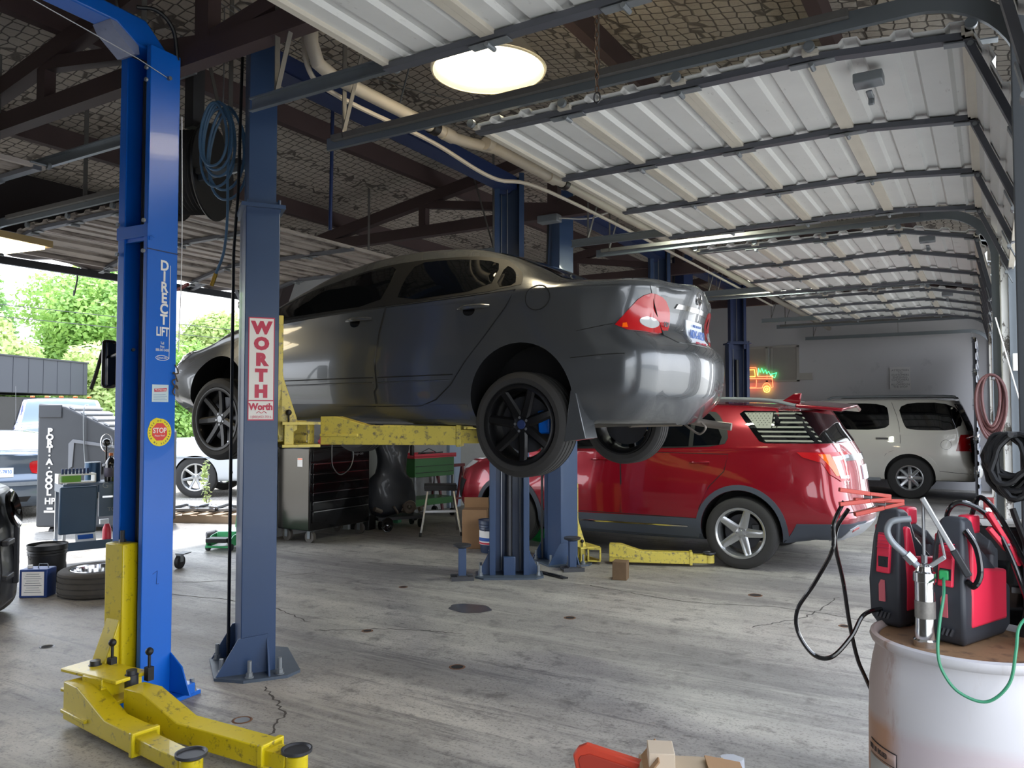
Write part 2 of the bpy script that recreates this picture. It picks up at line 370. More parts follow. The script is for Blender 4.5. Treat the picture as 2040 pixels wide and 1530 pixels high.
def door(num, y0, y1, mir=False, dirty=False, closed=False, nsec=5, dx=0, ex=0):
    """overhead sectional door opened on curved tracks; mir: on the left wall"""
    rt = struct('door_%d' % num)
    sgn = -1 if mir else 1; xw = (XL+.12) if mir else .06+dx
    def X(x): return xw-sgn*(0.06-x) if False else (xw + sgn*(x-.06))
    sh = M_doord if dirty else M_door
    ymid = (y0+y1)/2; W_ = y1-y0-.14; Rr = .42; XV = .06+ex
    ZD = ZT-.052
    # path along the track, s = 0 at the inner edge
    if closed: path = [(.06, 3.2), (.06, .0)]
    else: path = None
    def trk(s):  # s distance from inner end (x=-2.54) outward then down
        x = -2.54+s
        if x < XV-Rr: return (x, ZD)
        a = (x-(XV-Rr))/Rr
        if a < math.pi/2: return (XV-Rr+Rr*math.sin(a), ZD-Rr*(1-math.cos(a)))
        return (XV, ZD-Rr-(a-math.pi/2)*Rr)
    secs = []
    if closed:
        secs = [((-.22, .0+i*.6), (-.22, .6+i*.6)) for i in range(5)]; sh = M_doord5
    else:
        ss = [0, .59, 1.23, 1.86, 2.51, 3.10][:nsec+1]
        P = [trk(s) for s in ss]; secs = list(zip(P[:-1], P[1:]))
    for (a, c) in secs:
        L = math.dist(a, c); ux, uz = (c[0]-a[0])/L, (c[1]-a[1])/L
        nx, nz = -uz, ux   # upward normal
        if closed: nx, nz = 1, 0
        b = MB(); prof = ribbed(W_, L-.01, .21, .022)
        r0 = []; r1 = []
        for (s, d) in prof:
            x, z = a[0]+ux*(s+.005)+nx*d, a[1]+uz*(s+.005)+nz*d
            r0.append((X(x), y0+.045, z)); r1.append((X(x), y1-.045, z))
        b.add(r0+r1, [(i, i+1, len(r0)+i+1, len(r0)+i) for i in range(len(r0)-1)])
        o = b.build('door_section', sh, rt, smooth=0); s_ = o.modifiers.new('s', 'SOLIDIFY'); s_.thickness = .006
        # rails on the long edges
        b = MB()
        for e in (.018, L-.018):
            x, z = a[0]+ux*e-nx*.014, a[1]+uz*e-nz*.014
            b.bar((X(x), y0+.045, z), (X(x), y1-.045, z), .035, .03)
        b.build('section_rail', M_rail if not dirty else M_doord, rt)
        nst = 3; b = MB()
        for i in range(nst+1):
            y = y0+.10+(y1-y0-.2)*i/nst
            b.bar((X(a[0]-nx*.03), y, a[1]-nz*.03), (X(c[0]-nx*.03), y, c[1]-nz*.03), .055, .03, (nx*sgn, 0, nz))
        b.build('stile', M_stile, rt)
        # hinges and rollers
        b = MB()
        for i in range(nst+1):
            y = y0+.10+(y1-y0-.2)*i/nst
            x, z = c[0]-nx*.055, c[1]-nz*.055
            b.bar((X(x-ux*.10), y, z-uz*.10), (X(x+ux*.10), y, z+uz*.10), .05, .006, (nx*sgn, 0, nz))
            b.cyl((X(x), y-.035, z-.012), (X(x), y+.035, z-.012), .012, n=8)
        b.build('hinge', M_galv, rt)
        b = MB()
        for y, s2 in ((y0+.03, 1), (y1-.03, -1)):
            b.cyl((X(a[0]), y, a[1]), (X(a[0]), y+s2*.12, a[1]), .007, n=8); b.cyl((X(a[0]), y-.012, a[1]), (X(a[0]), y+.012, a[1]), .024, n=14)
        b.build('roller', M_galv, rt)
    if not closed:
        b = MB(); yy = y0+.10+(y1-y0-.2)*.25
        for k in (2,):
            s0 = 2.62; p0, p1 = trk(s0), trk(s0+.16)
            b.tube(smoothpts([(X(p0[0]), yy, p0[1]-.05), (X(p0[0]), yy, p0[1]-.10), (X(p1[0]), yy, p1[1]-.10), (X(p1[0]), yy, p1[1]-.05)], 5), .008)
        b.build('handle', M_stile, rt)
    # tracks
    for y, s2 in ((y0, 1), (y1, -1)):
        pts = []
        x = -3.62
        pts.append((x, ZT)); pts.append((XV-Rr, ZT))
        for i in range(1, 13):
            a = math.pi/2*i/12; pts.append((XV-Rr+Rr*math.sin(a), ZT-Rr*(1-math.cos(a))))
        pts.append((XV, .02))
        # C section: a web with two lips that face the door
        b = MB(); sec = [(-.038, 0), (-.038, .028), (-.030, .028), (-.030, .006), (.030, .006), (.030, .028), (.038, .028), (.038, 0)]
        rings = []
        for i, (x, z) in enumerate(pts):
            a0 = pts[max(i-1, 0)]; a1 = pts[min(i+1, len(pts)-1)]; t = Vector((a1[0]-a0[0], 0, a1[1]-a0[1])).normalized()
            nrm = Vector((-t.z, 0, t.x))
            rings.append([(X(x+nrm.x*q[0]), y+s2*(q[1]-.028), z+nrm.z*q[0]) for q in sec])
        b.ring_loft(rings); b.build('track', M_track, rt, smooth=25)
        b = MB(); b.bar((X(-3.55), y-s2*.05, ZT+.02), (X(-.5), y-s2*.05, ZT+.02), .035, .035)   # stiffening angle above
        for x in (-3.45, -1.7):
            b.bar((X(x), y-s2*.05, ZT), (X(x), y-s2*.05, roofz(X(x))-.02), .035, .005)
        b.bar((X(-3.45), y-s2*.05, ZT+.05), (X(-3.1), y-s2*.05, roofz(X(-3.1))-.05), .03, .005)
        b.build('track_hanger', mat('hanger_steel', '#64625f', .6, .2, 0, .2, 20), rt)
    return rt
d1 = door(1, *YDOORS[0], dx=.10); d2 = door(2, *YDOORS[1], ex=.11); d3 = door(3, *YDOORS[2]); d4 = door(4, *YDOORS[3])
d5 = door(5, *YDOORS[4], closed=True)
door(6, -.35, 2.95, mir=True, dirty=True, nsec=4); door(7, 3.72, 7.05, mir=True, dirty=True, nsec=4)
for k in (d2, d3, d4):   # lock box on the top section of each open door
    y = {d2: 3.95, d3: 8.0, d4: 11.85}[k]
    b = MB(); b.box((-.47, y+.12, 3.225), (.13, .10, .05)); b.box((-.47, y+.17, 3.17), (.03, .10, .012)); b.box((-.47, y+.215, 3.16), (.028, .02, .05)); b.build('lock', M_galv, k, bevel=.006)
# ------------------------------------------------------------------ vehicles
def hermite(tbl, x):
    if x <= tbl[0][0]: return tbl[0][1]
    if x >= tbl[-1][0]: return tbl[-1][1]
    n = len(tbl)
    for i in range(n-1):
        if tbl[i+1][0] >= x: break
    h = tbl[i+1][0]-tbl[i][0]; d = (tbl[i+1][1]-tbl[i][1])/h
    def sl(k):
        if k <= 0 or k >= n-1: return None
        a = (tbl[k][1]-tbl[k-1][1])/(tbl[k][0]-tbl[k-1][0]); b = (tbl[k+1][1]-tbl[k][1])/(tbl[k+1][0]-tbl[k][0])
        return 0 if a*b <= 0 else 2*a*b/(a+b)
    m0, m1 = sl(i), sl(i+1); m0 = d if m0 is None else m0; m1 = d if m1 is None else m1
    t = (x-tbl[i][0])/h
    return (tbl[i][1]*(1+2*t)*(1-t)**2+m0*h*t*(1-t)**2+tbl[i+1][1]*t*t*(3-2*t)+m1*h*t*t*(t-1))
def car_mesh(c):
    """Lofted body: sections along x, then fascias swept from both corners to the centre line.
    local axes: +x rear, -y the side that faces the camera, z up, origin on the ground midway between the axles"""
    Rc = c.get('Rc', .28); ff, fr = c['xf'], c['xr']
    X0 = max(v for _, v in [(0, min(v for _, v in ff))])+Rc; X1 = max(v for _, v in fr)-Rc
    def section(x):
        H = lambda k: hermite(c[k], x)
        zb, wb, zl, wl, zm, wm, zs, ws, ze, we, zt = [H(k) if k in c else None for k in ('zb','wb','zl','wl','zm','wm','zs','ws','ze','we','zt')]
        bul = c.get('bul', .012)
        kp = [(0, zb), (wb*.55, zb), (wb, zb+.012), (wl, zl), (wm, zm), (ws+.004, zs-.05), (ws, zs), ((ws+we)/2+bul, (zs+ze)/2+.01), (we, ze), (we-.07, ze+(zt-ze)*.45), (we*.5, zt-(zt-ze)*.16), (0, zt)]
        kn = [2, 2, 4, 6, 7, 3, 6, 7, 4, 5, 5]
        out = []
        for i in range(len(kp)-1):
            a = Vector(kp[i-1]) if i else Vector((-kp[1][0], kp[1][1])); b = Vector(kp[i]); cc = Vector(kp[i+1])
            d = Vector(kp[i+2]) if i+2 < len(kp) else Vector((-kp[i][0], kp[i][1]))
            tb = c.get('ten', .6)
            for k in range(kn[i]):
                t = k/kn[i]
                m0 = (cc-a)*.5*tb; m1 = (d-b)*.5*tb
                # limit tangent overshoot on very uneven spans
                L = (cc-b).length
                for mm in (m0, m1):
                    if mm.length > 1.2*L > 0: mm *= 1.2*L/mm.length
                p = b*(1+2*t)*(1-t)**2+m0*t*(1-t)**2+cc*t*t*(3-2*t)+m1*t*t*(t-1)
                out.append((max(p.x, 0) if i else p.x, p.y))
        out.append(kp[-1]); return out
    NX = c.get('NX', 90); rings = []
    span = X1-X0
    for j in range(NX+1):
        x = X0+span*j/NX; sec = section(x); r = []
        a = min(1, max(0, 1-(x-X0)/(.16*span))); b = min(1, max(0, 1-(X1-x)/(.14*span)))
        a = a*a*(3-2*a); b = b*b*(3-2*b)
        for (y, z) in sec:
            xx = x+a*(hermite(ff, z)+Rc-X0)+b*(hermite(fr, z)-Rc-X1)
            r.append((xx, y, z))
        rings.append(r)
    def fascia(sec, tb, sg, bulge):
        out = []
        for k in range(1, 9):
            th = math.pi/2*k/8; r = []
            for (y, z) in sec:
                w = y; rc = min(c.get('Rcy', .22), w*.5); xe = hermite(tb, z)-sg*Rc
                r.append((xe+sg*Rc*(1-(1-math.sin(th)))*.72, w-rc*(1-math.cos(th)), z))
            out.append(r)
        last = out[-1]
        for k in range(1, 9):
            t = k/8; r = []
            for (x, y, z) in last:
                r.append((x+sg*Rc*.28*math.sin(t*math.pi/2), y*(1-t), z))
            out.append(r)
        return out
    fr_ = fascia(section(X0), ff, -1, 0); rr_ = fascia(section(X1), fr, 1, 0)
    rings = fr_[::-1]+rings+rr_
    K = len(rings[0]); N = len(rings)
    vs = [p for r in rings for p in r]+[(p[0], -p[1], p[2]) for r in rings for p in r]
    fs = []
    for i in range(N-1):
        for j in range(K-1):
            a, b_, c_, d = i*K+j, i*K+j+1, (i+1)*K+j+1, (i+1)*K+j
            fs.append((a, b_, c_, d)); o = N*K; fs.append((a+o, d+o, c_+o, b_+o))
    bm = bmesh.new(); V = [bm.verts.new(p) for p in vs]
    for f in fs: bm.faces.new([V[i] for i in f])
    bmesh.ops.remove_doubles(bm, verts=bm.verts, dist=.0012)
    bmesh.ops.dissolve_degenerate(bm, edges=bm.edges, dist=.0005)
    bmesh.ops.recalc_face_normals(bm, faces=bm.faces)
    if sum(f.normal.y*f.calc_center_median().y for f in bm.faces) < 0:
        bmesh.ops.reverse_faces(bm, faces=bm.faces)
    return bm
class Car:
    def __init__(s, name, label, cat, c, paint, loc, rz=0, tilt=0, group=None):
        s.zm = c.get('zmap') or (lambda z: z)
        c = dict(c)
        for k in ('zs', 'ze', 'zt'): c[k] = [(x, s.zm(z)) for x, z in c[k]]
        for k in ('xf', 'xr'): c[k] = [(s.zm(z), x) for z, x in c[k]]
        s.c = c; s.root = thing(name, label, cat, loc, rz); s.root.rotation_euler = (0, tilt, rz); s.paint = paint
        bm = car_mesh(c); s.bvh = BVHTree.FromBMesh(bm)
        me = D.meshes.new('body'); bm.to_mesh(me); bm.free()
        o = D.objects.new('body', me); COL.objects.link(o); me.materials.append(paint); me.materials.append(M_grease)
        cut = MB(); hubs = []
        for (x, z, r, yi) in c['wells']:
            for sg in (-1, 1):
                cut.add(*cylgeo((x, sg*(yi), z), (x, sg*1.3, z), r, 48)); hubs.append((x, z, r, sg))
        co = cut.build('cutter', M_grease, smooth=0)
        md = o.modifiers.new('w', 'BOOLEAN'); md.object = co; md.operation = 'DIFFERENCE'; md.solver = 'EXACT'
        dg = bpy.context.evaluated_depsgraph_get(); dg.update()
        me2 = D.meshes.new_from_object(o.evaluated_get(dg)); o.modifiers.clear(); o.data = me2; me2.name = 'body'
        cm = co.data; D.objects.remove(co); D.meshes.remove(cm); D.meshes.remove(me)
        me2.materials.clear(); me2.materials.append(paint); me2.materials.append(M_grease); me2.materials.append(M_clad)
        for p in me2.polygons:
            cx_, cz = p.center.x, p.center.z; q = 0
            for (x, z, r, sg) in hubs:
                d = math.hypot(cx_-x, cz-z)
                if d < r*1.02 and abs(d-r) < .012 and abs(p.normal.y) < .3 and abs(p.center.y) < 1.05:
                    q = 1
                if d < r and abs(abs(p.center.y)-c['wells'][0][3]) < .01: q = 1
            if q == 0 and p.center.z < c.get('clad', 0): q = 2
            if p.normal.z < -.9 and p.center.z < c.get('under', .3): q = 1
            p.material_index = q
        me2.shade_smooth(); me2.set_sharp_from_angle(angle=R(32))
        s.body = o; o.parent = s.root; o.name = 'body'
    def cast(s, u, v, ax, sg):
        if ax != 'z': v = s.zm(v)
        if ax == 'c':   # towards the rear corner; u runs from the side round to the tail
            k = .70711; c0 = Vector((1.2, 0, v)); w_ = Vector((k, -sg*k, 0)); d = Vector((-k, -sg*k, 0))
            p = w_*u-d*(d.dot(w_*u)); o = Vector((0, 0, v))+w_*u-d*5
            h = s.bvh.ray_cast(o, d)
            if h[0] is None: h = s.bvh.find_nearest(o+d*3)
            return h[0], h[1]
        if ax == 'y': o, d = Vector((u, sg*3, v)), Vector((0, -sg, 0))
        elif ax == 'x': o, d = Vector((sg*5, u, v)), Vector((-sg, 0, 0))
        else: o, d = Vector((u, v, 5)), Vector((0, 0, -1))
        h = s.bvh.ray_cast(o, d)
        if h[0] is None:
            h = s.bvh.find_nearest(o+d*(2.2 if ax == 'y' else 2.8 if ax == 'x' else 3.6))
        # smooth the normal a little
        return h[0], h[1]
    def patch(s, name, poly, m, ax='y', sg=-1, off=.003, parent=None, h=.05, rnd=0, thick=.004, label=None):
        P = [Vector(p) for p in poly]
        for _ in range(rnd):
            Q = []
            for i in range(len(P)):
                a, b = P[i], P[(i+1) % len(P)]; Q += [a*.78+b*.22, a*.22+b*.78]
            P = Q
        B = []
        for i in range(len(P)):
            a, b = P[i], P[(i+1) % len(P)]; n = max(1, int((b-a).length/h))
            B += [a+(b-a)*k/n for k in range(n)]
        nb = len(B); xs = [p.x for p in B]; ys = [p.y for p in B]; pts = list(B)
        y = min(ys)+h*.6; row = 0
        def inside(px, py):
            r = False
            for i in range(nb):
                a, b = B[i], B[i-1]
                if (a.y > py) != (b.y > py) and px < (b.x-a.x)*(py-a.y)/(b.y-a.y)+a.x: r = not r
            return r
        while y < max(ys):
            x = min(xs)+h*(.3 if row % 2 else .8)
            while x < max(xs):
                if inside(x, y) and min((Vector((x, y))-q).length for q in B) > h*.35: pts.append(Vector((x, y)))
                x += h
            y += h; row += 1
        r = delaunay_2d_cdt(pts, [(i, (i+1) % nb) for i in range(nb)], [list(range(nb))], 1, 1e-5)
        V2, F = r[0], r[2]
        v3 = []; nn = []
        for p in V2:
            c_, n_ = s.cast(p.x, p.y, ax, sg); v3.append(c_+n_*off); nn.append(n_)
        nv = len(v3); ev = {}
        for f in F:
            for i in range(len(f)):
                e = (f[i], f[(i+1) % len(f)]); ev[e] = ev.get(e, 0)+1
        be = [e for e in ev if (e[1], e[0]) not in ev]
        vs = list(v3); mp = {}
        for e in be:
            for i in e:
                if i not in mp: mp[i] = len(vs); vs.append(v3[i]-nn[i]*(off+thick))
        fs = [tuple(f) for f in F]+[(e[1], e[0], mp[e[0]], mp[e[1]]) for e in be]
        b = MB(); b.v = [tuple(p) for p in vs]; b.f = fs; b.m = [0]*len(fs)
        # orient outward
        f0 = F[0]; n0 = (v3[f0[1]]-v3[f0[0]]).cross(v3[f0[2]]-v3[f0[0]])
        if n0.dot(nn[f0[0]]) < 0: b.f = [tuple(reversed(f)) for f in fs]
        o = b.build(name, m, parent or s.root, smooth=40, recalc=False)
        if label: part_label(o, label)
        return o
    def line(s, name, pts, m, ax='y', sg=-1, r=.003, off=0, parent=None, n=6, flat=False):
        P = smoothpts([(p[0], p[1], 0) for p in pts], n) if n else [Vector((p[0], p[1], 0)) for p in pts]
        Q = []
        for p in P:
            c_, n_ = s.cast(p.x, p.y, ax, sg); Q.append(c_+n_*off)
        b = MB(); b.tube(Q, r, 6); return b.build(name, m, parent or s.root)
def cylgeo(p, q, r, n):
    b = MB(); b.cyl(p, q, r, n=n); return b.v, b.f
def wheel(root, x, y, z, sg, Rt, W, Rr, style, M_rim, tyre_m=None, nlug=5, cap=None, steer=0, detail=1, disc=True, spoke_mat2=None):
    """wheel part (tyre) with rim, centre cap, lug nuts, brake disc as sub-parts. axis y, visible face towards sg*y"""
    o = D.objects.new('t', None); tm = tyre_m or M_rubber
    b = MB(); hw = W/2; n = 64
    prof = [(Rr, -hw*.82), (Rr+.012, -hw*.95), (Rr+(Rt-Rr)*.5, -hw*1.0), (Rt-.022, -hw*.93), (Rt-.006, -hw*.82)]
    g = [-.62, -.22, .22, .62]; 
    for q in g: prof += [(Rt, hw*(q-.055)), (Rt-.008, hw*(q-.045)), (Rt-.008, hw*(q+.045)), (Rt, hw*(q+.055))]
    prof += [(Rt-.006, hw*.82), (Rt-.022, hw*.93), (Rr+(Rt-Rr)*.5, hw), (Rr+.012, hw*.95), (Rr, hw*.82), (Rr-.014, hw*.7), (Rr-.03, 0), (Rr-.014, -hw*.7), (Rr, -hw*.82)]
    b.lathe(prof, (0, 0, 0), (0, 1, 0), n)
    w = b.build('wheel', tm, root, smooth=30); w.location = (x, y, z); w.rotation_euler = (0, 0, steer)
    # outer face at sg*hw
    f = sg*hw
    b = MB()
    b.lathe([(Rr+.006, f*.97), (Rr+.006, f*.9), (Rr-.012, f*.86), (Rr-.022, f*.6), (Rr-.03, -f*.2), (Rr-.018, -f*.9), (Rr+.004, -f*.95), (Rr-.002, -f*.97), (Rr-.024, -f*.9), (Rr-.038, -f*.2), (Rr-.034, f*.6), (Rr-.02, f*.9), (Rr-.004, f*.98), (Rr+.006, f*.97)], (0,0,0), (0,1,0), 56)
    ns, dish, wi, wo, spl = style  # spokes, hub depth, inner half width, outer half width, split
    hubr = Rr*.27
    b.lathe([(.001, f*dish), (hubr*.8, f*dish), (hubr, f*(dish-.06)), (hubr, f*(dish-.3)), (.001, f*(dish-.3))], (0,0,0), (0,1,0), 32)
    for i in range(ns):
        a = 2*math.pi*i/ns+math.pi/2
        c_, s_ = math.cos(a), math.sin(a)
        for br in ((-1, 1) if spl else (0,)):
            rings = []
            for t in (0, .25, .55, .8, 1):
                rr = hubr*.75+(Rr-.012-hubr*.75)*t
                offc = br*spl*t*Rr; hwid = wi+(wo-wi)*t; yy = f*(dish+(.90-dish)*t**1.6)-(0 if t < 1 else 0)
                th = f*.26
                q = [(-hwid, yy-f*.10), (-hwid*.55, yy), (hwid*.55, yy), (hwid, yy-f*.10), (hwid*.8, yy-th), (-hwid*.8, yy-th)]
                rings.append([(c_*rr-s_*(u+offc), v, s_*rr+c_*(u+offc)) for u, v in q])
            b.ring_loft(rings)
    rim = b.build('rim', M_rim, w, smooth=35)
    b = MB(); b.lathe([(.001, f*(dish+.05)), (.026, f*(dish+.04)), (.031, f*(dish-.02)), (.031, f*(dish-.1))], (0,0,0), (0,1,0), 24); b.build('centre_cap', cap or M_rim, w)
    for i in range(nlug):
        a = 2*math.pi*(i+.5)/nlug+math.pi/2; q = hubr*.66
        b = MB(); b.cyl((q*math.cos(a), f*(dish-.08), q*math.sin(a)), (q*math.cos(a), f*(dish+.03), q*math.sin(a)), .009, n=6); b.build('lug_nut', M_steel, w)
    if disc:
        b = MB(); b.cyl((0, -f*.1, 0), (0, f*.05, 0), Rr*.72, n=40); b.build('brake_disc', M_dsteel, w)
        b = MB(); b.box((Rr*.5, f*.12, Rr*.25), (.08, abs(f)*.3, .14), Matrix.Rotation(-.4, 3, 'Y')); b.build('caliper', M_blue if detail > 1 else M_dsteel, w, bevel=.01)
    return w
M_cgrey = mat('grey_metallic_paint', '#55585b', .27, .5, .6, .03, 2)
M_redp = mat('deep_red_metallic_paint', '#8e0d20', .25, .4, 1, 0)
M_silverw = mat('pearl_white_paint', '#d9d6cc', .3, .15, 1)
M_clad = mat('grey_body_cladding', '#3e444e', .55)
M_rlens = mat('red_lens', '#b00a12', .2, 0, .3)
M_clens = mat('clear_lens', '#d9dde0', .1, .3, 1)
M_amber = mat('amber_lens', '#ff6a10', .15, 0, 1)
M_seam = mat('panel_gap_black', '#08090a', .8)
M_rimk = mat('black_alloy', '#070709', .4, 0, .1, spec=.3)
M_rims = mat('silver_alloy', '#b4b6b8', .25, .8, .3)
M_platew = mat('licence_plate_white', '#e3e9f2', .4)
M_plblue = mat('plate_blue', '#4a6fb5', .5)
M_tube = mat('exhaust_steel', '#7c746c', .45, .7, 0, .3, 10)
# ---- the grey sedan up on the lift
sed = dict(zmap=lambda z: z if z < .6 else .6+(z-.6)*.955, Rc=.30, Rcy=.26, NX=110, under=.30,
 xf=[(.15,-2.02),(.25,-2.16),(.4,-2.23),(.55,-2.24),(.65,-2.20),(.75,-2.10),(.85,-1.92)],
 xr=[(.15,2.04),(.26,2.15),(.40,2.235),(.56,2.25),(.64,2.245),(.70,2.215),(.76,2.15),(.86,2.145),(1.0,2.175),(1.08,2.185),(1.12,2.15)],
 zb=[(-2.2,.24),(-1.7,.19),(0,.17),(1.6,.17),(2.2,.22)], wb=[(-2.2,.55),(-1.6,.74),(0,.78),(1.6,.76),(2.2,.62)],
 zl=[(-2.2,.36),(0,.31),(1.9,.36),(2.2,.38)], wl=[(-2.2,.74),(-1.6,.85),(0,.855),(1.5,.86),(1.95,.82),(2.2,.76)],
 zm=[(-2.2,.52),(0,.60),(2.2,.58)], wm=[(-2.2,.76),(-1.8,.84),(-1.35,.874),(0,.872),(1.3,.878),(1.8,.86),(2.2,.79)],
 zs=[(-2.2,.66),(-1.9,.74),(-1.35,.85),(-1.0,.91),(0,.97),(1.0,1.01),(1.4,1.03),(1.8,1.03),(2.2,1.02)],
 ws=[(-2.2,.70),(-1.9,.77),(-1.35,.80),(0,.825),(1.2,.825),(1.8,.78),(2.2,.70)],
 ze=[(-2.2,.70),(-1.6,.86),(-1.15,.96),(-.7,1.17),(-.35,1.31),(0,1.38),(.4,1.405),(.8,1.38),(1.1,1.30),(1.35,1.19),(1.6,1.09),(1.9,1.07),(2.2,1.065)],
 we=[(-2.2,.60),(-1.35,.68),(-1.1,.71),(-.6,.63),(-.2,.575),(.5,.565),(1.0,.58),(1.4,.66),(1.7,.70),(2.2,.62)],
 zt=[(-2.2,.73),(-1.8,.86),(-1.5,.93),(-1.15,1.00),(-.7,1.24),(-.35,1.39),(0,1.45),(.35,1.47),(.7,1.45),(1.0,1.38),(1.3,1.26),(1.55,1.14),(1.7,1.12),(2.0,1.115),(2.2,1.10)],
 wells=[(-1.36,.335,.352,.60),(1.36,.335,.352,.60)])
CZ = 1.385
cv = Car('sedan', 'dark grey metallic sedan raised high on the arms of a two post lift', 'car', sed, M_cgrey, (-3.78, 4.95, CZ), 0, R(.5))
def both(f):
    for sg in (-1, 1): f(sg)
# doors as raised skins so that the shut lines read as gaps
fd = [(-.98,.30),(-.98,.55),(-.93,.80),(-.86,.905),(-.40,.945),(.28,.985),(.245,.80),(.235,.55),(.25,.43),(.225,.395),(.24,.30)]
rd = [(.25,.30),(.235,.395),(.26,.43),(.245,.55),(.255,.80),(.29,.985),(.8,1.01),(1.30,1.035),(1.24,.93),(1.10,.74),(.97,.58),(.86,.44),(.74,.345),(.62,.305)]
for sg in (-1, 1):
    for nm, pl in (('front', fd), ('rear', rd)):
        cx_ = sum(p[0] for p in pl)/len(pl); cz_ = sum(p[1] for p in pl)/len(pl)
        d_ = cv.patch('door', [(cx_+(p[0]-cx_)*.993, cz_+(p[1]-cz_)*.993) for p in pl], M_cgrey, 'y', sg, .0025, h=.06)
        if sg < 0:
            cv.line('shut_line', pl+[pl[0]], M_seam, 'y', sg, .005, 0, d_, n=0)
        cv.line('side_moulding', [(-.96,.475),(0,.49),(.22,.492)] if nm == 'front' else [(.26,.492),(.6,.498),(.88,.503)], M_seam, 'y', sg, .004, .0015, d_); cv.line('side_moulding', [(-.96,.44),(0,.455),(.22,.457)] if nm == 'front' else [(.26,.457),(.6,.463),(.86,.467)], M_cgrey, 'y', sg, .006, .002, d_)
        hx, hz = (.07, .905) if nm == 'front' else (1.02, .935)
        cv.patch('handle_recess', [(hx-.05+.045*math.cos(a), hz-.018+.034*math.sin(a)) for a in np.linspace(0, 6.28, 17)[:-1]], M_gblack, 'y', sg, .004, d_, .03)
        b = MB(); pts = []
        for t in np.linspace(0, 1, 7):
            c_, n_ = cv.cast(hx-.13+.24*t, hz-.005+.008*t, 'y', sg); pts.append(c_+n_*(.012+.026*math.sin(t*math.pi)))
        b.tube(pts, [.007, .013, .015, .015, .015, .014, .008], 10); b.build('handle', M_cgrey, d_)
gf = [(-1.0,.945),(-.55,.975),(.20,1.015),(.235,1.180),(.225,1.315),(.02,1.300),(-.22,1.255),(-.5,1.188),(-.78,1.075)]
gr = [(.36,1.020),(1.10,1.062),(1.10,1.240),(.98,1.285),(.70,1.318),(.40,1.322),(.355,1.180)]
gq = [(1.14,1.064),(1.285,1.072),(1.255,1.150),(1.20,1.200),(1.14,1.230)]
M_dlo = mat('window_surround_black', '#0c0d0e', .55)
for sg in (-1, 1):
    cv.patch('window_surround', [(-1.12,.925),(.3,.995),(1.33,1.050),(1.31,1.140),(1.22,1.215),(1.10,1.290),(.85,1.332),(.5,1.345),(.15,1.335),(-.1,1.300),(-.35,1.240),(-.62,1.172),(-.9,1.040)], M_dlo, 'y', sg, .002, h=.05, rnd=1)
    for nm, q in (('front', gf), ('rear', gr), ('quarter', gq)):
        cv.patch('side_window', q, M_dglass, 'y', sg, .004, h=.05, rnd=1)
    b = MB(); b.sph((-.86, sg*.99, 1.03), .1, 14, 10, (.75, 1.0, .62)); b.cyl((-.86, sg*.84, .97), (-.86, sg*.93, .99), .025); b.build('wing_mirror', M_cgrey, cv.root)
    tl_ = cv.patch('tail_lamp', [(.80,.755),(1.21,.745),(1.245,.82),(1.25,.90),(1.19,.975),(1.08,.995),(.985,.96),(.90,.87)], M_rlens, 'c', sg, .006, h=.03, rnd=1)
    l_ = cv.patch('reversing_lamp', [(1.06+.085*math.cos(a), .81+.035*math.sin(a)) for a in np.linspace(0, 6.28, 21)[:-1]], M_clens, 'c', sg, .010, tl_, h=.03)
    cv.patch('indicator', [(.86,.765),(.895,.765),(.89,.795),(.865,.79)], M_amber, 'c', sg, .009, tl_, h=.03)
    cv.line('lamp_seam', [(1.095,.75),(1.10,.87),(1.095,.99)], M_seam, 'c', sg, .002, .005, tl_)
    cv.patch('headlamp', [(-2.25,.62),(-2.05,.60),(-1.78,.74),(-1.72,.79),(-1.95,.74),(-2.2,.68)], M_clens, 'y', sg, .005, h=.04)
    cv.line('bumper_crease', [(1.70,.585),(1.9,.60),(2.02,.605)], M_seam, 'y', sg, .003, -.001)
    cv.patch('fuel_flap' if sg < 0 else 'side_badge', [(1.455+.078*math.cos(a), .975+.078*math.sin(a)) for a in np.linspace(0, 6.28, 25)[:-1]] if sg < 0 else [(1.0,.5),(1.05,.5),(1.05,.52),(1.0,.52)], M_cgrey, 'y', sg, .002, h=.04)
    cv.line('shut_line', [(-1.02,.30),(-1.03,.6),(-1.0,.85)], M_seam, 'y', sg, .003, -.001)
    cv.line('bumper_seam', [(1.72,.75),(1.85,.775),(2.0,.80)], M_seam, 'y', sg, .0025, -.001)
    cv.patch('sill_strip', [(-.97,.315),(.98,.315),(.98,.22),(-.97,.22)], M_cgrey, 'y', sg, .004, h=.06)
cv.line('shut_line', [(1.455+.08*math.cos(a), .975+.08*math.sin(a)) for a in np.linspace(0, 6.28, 25)], M_seam, 'y', -1, .004, 0, n=0)
ws_ = cv.patch('windscreen', [(-1.12,-.68),(-1.18,0),(-1.12,.68),(-.45,.52),(-.40,0),(-.45,-.52)], M_dglass, 'z', 1, .004, h=.06)
cv.patch('rear_window', [(.98,-.47),(1.0,0),(.98,.47),(1.50,.58),(1.55,0),(1.50,-.58)], M_dglass, 'z', 1, .004, h=.06)
bl = cv.patch('boot_lid', [(-.62,1.085),(.62,1.085),(.56,.98),(.46,.84),(.44,.74),(.36,.70),(-.36,.70),(-.44,.74),(-.46,.84),(-.56,.98)], M_cgrey, 'x', 1, .004, h=.05)
cv.line('shut_line', [(-.6,1.085),(-.56,.98),(-.46,.84),(-.44,.74),(-.36,.70),(.36,.70),(.44,.74),(.46,.84),(.56,.98),(.6,1.085)], M_seam, 'x', 1, .004, 0, bl, n=0)
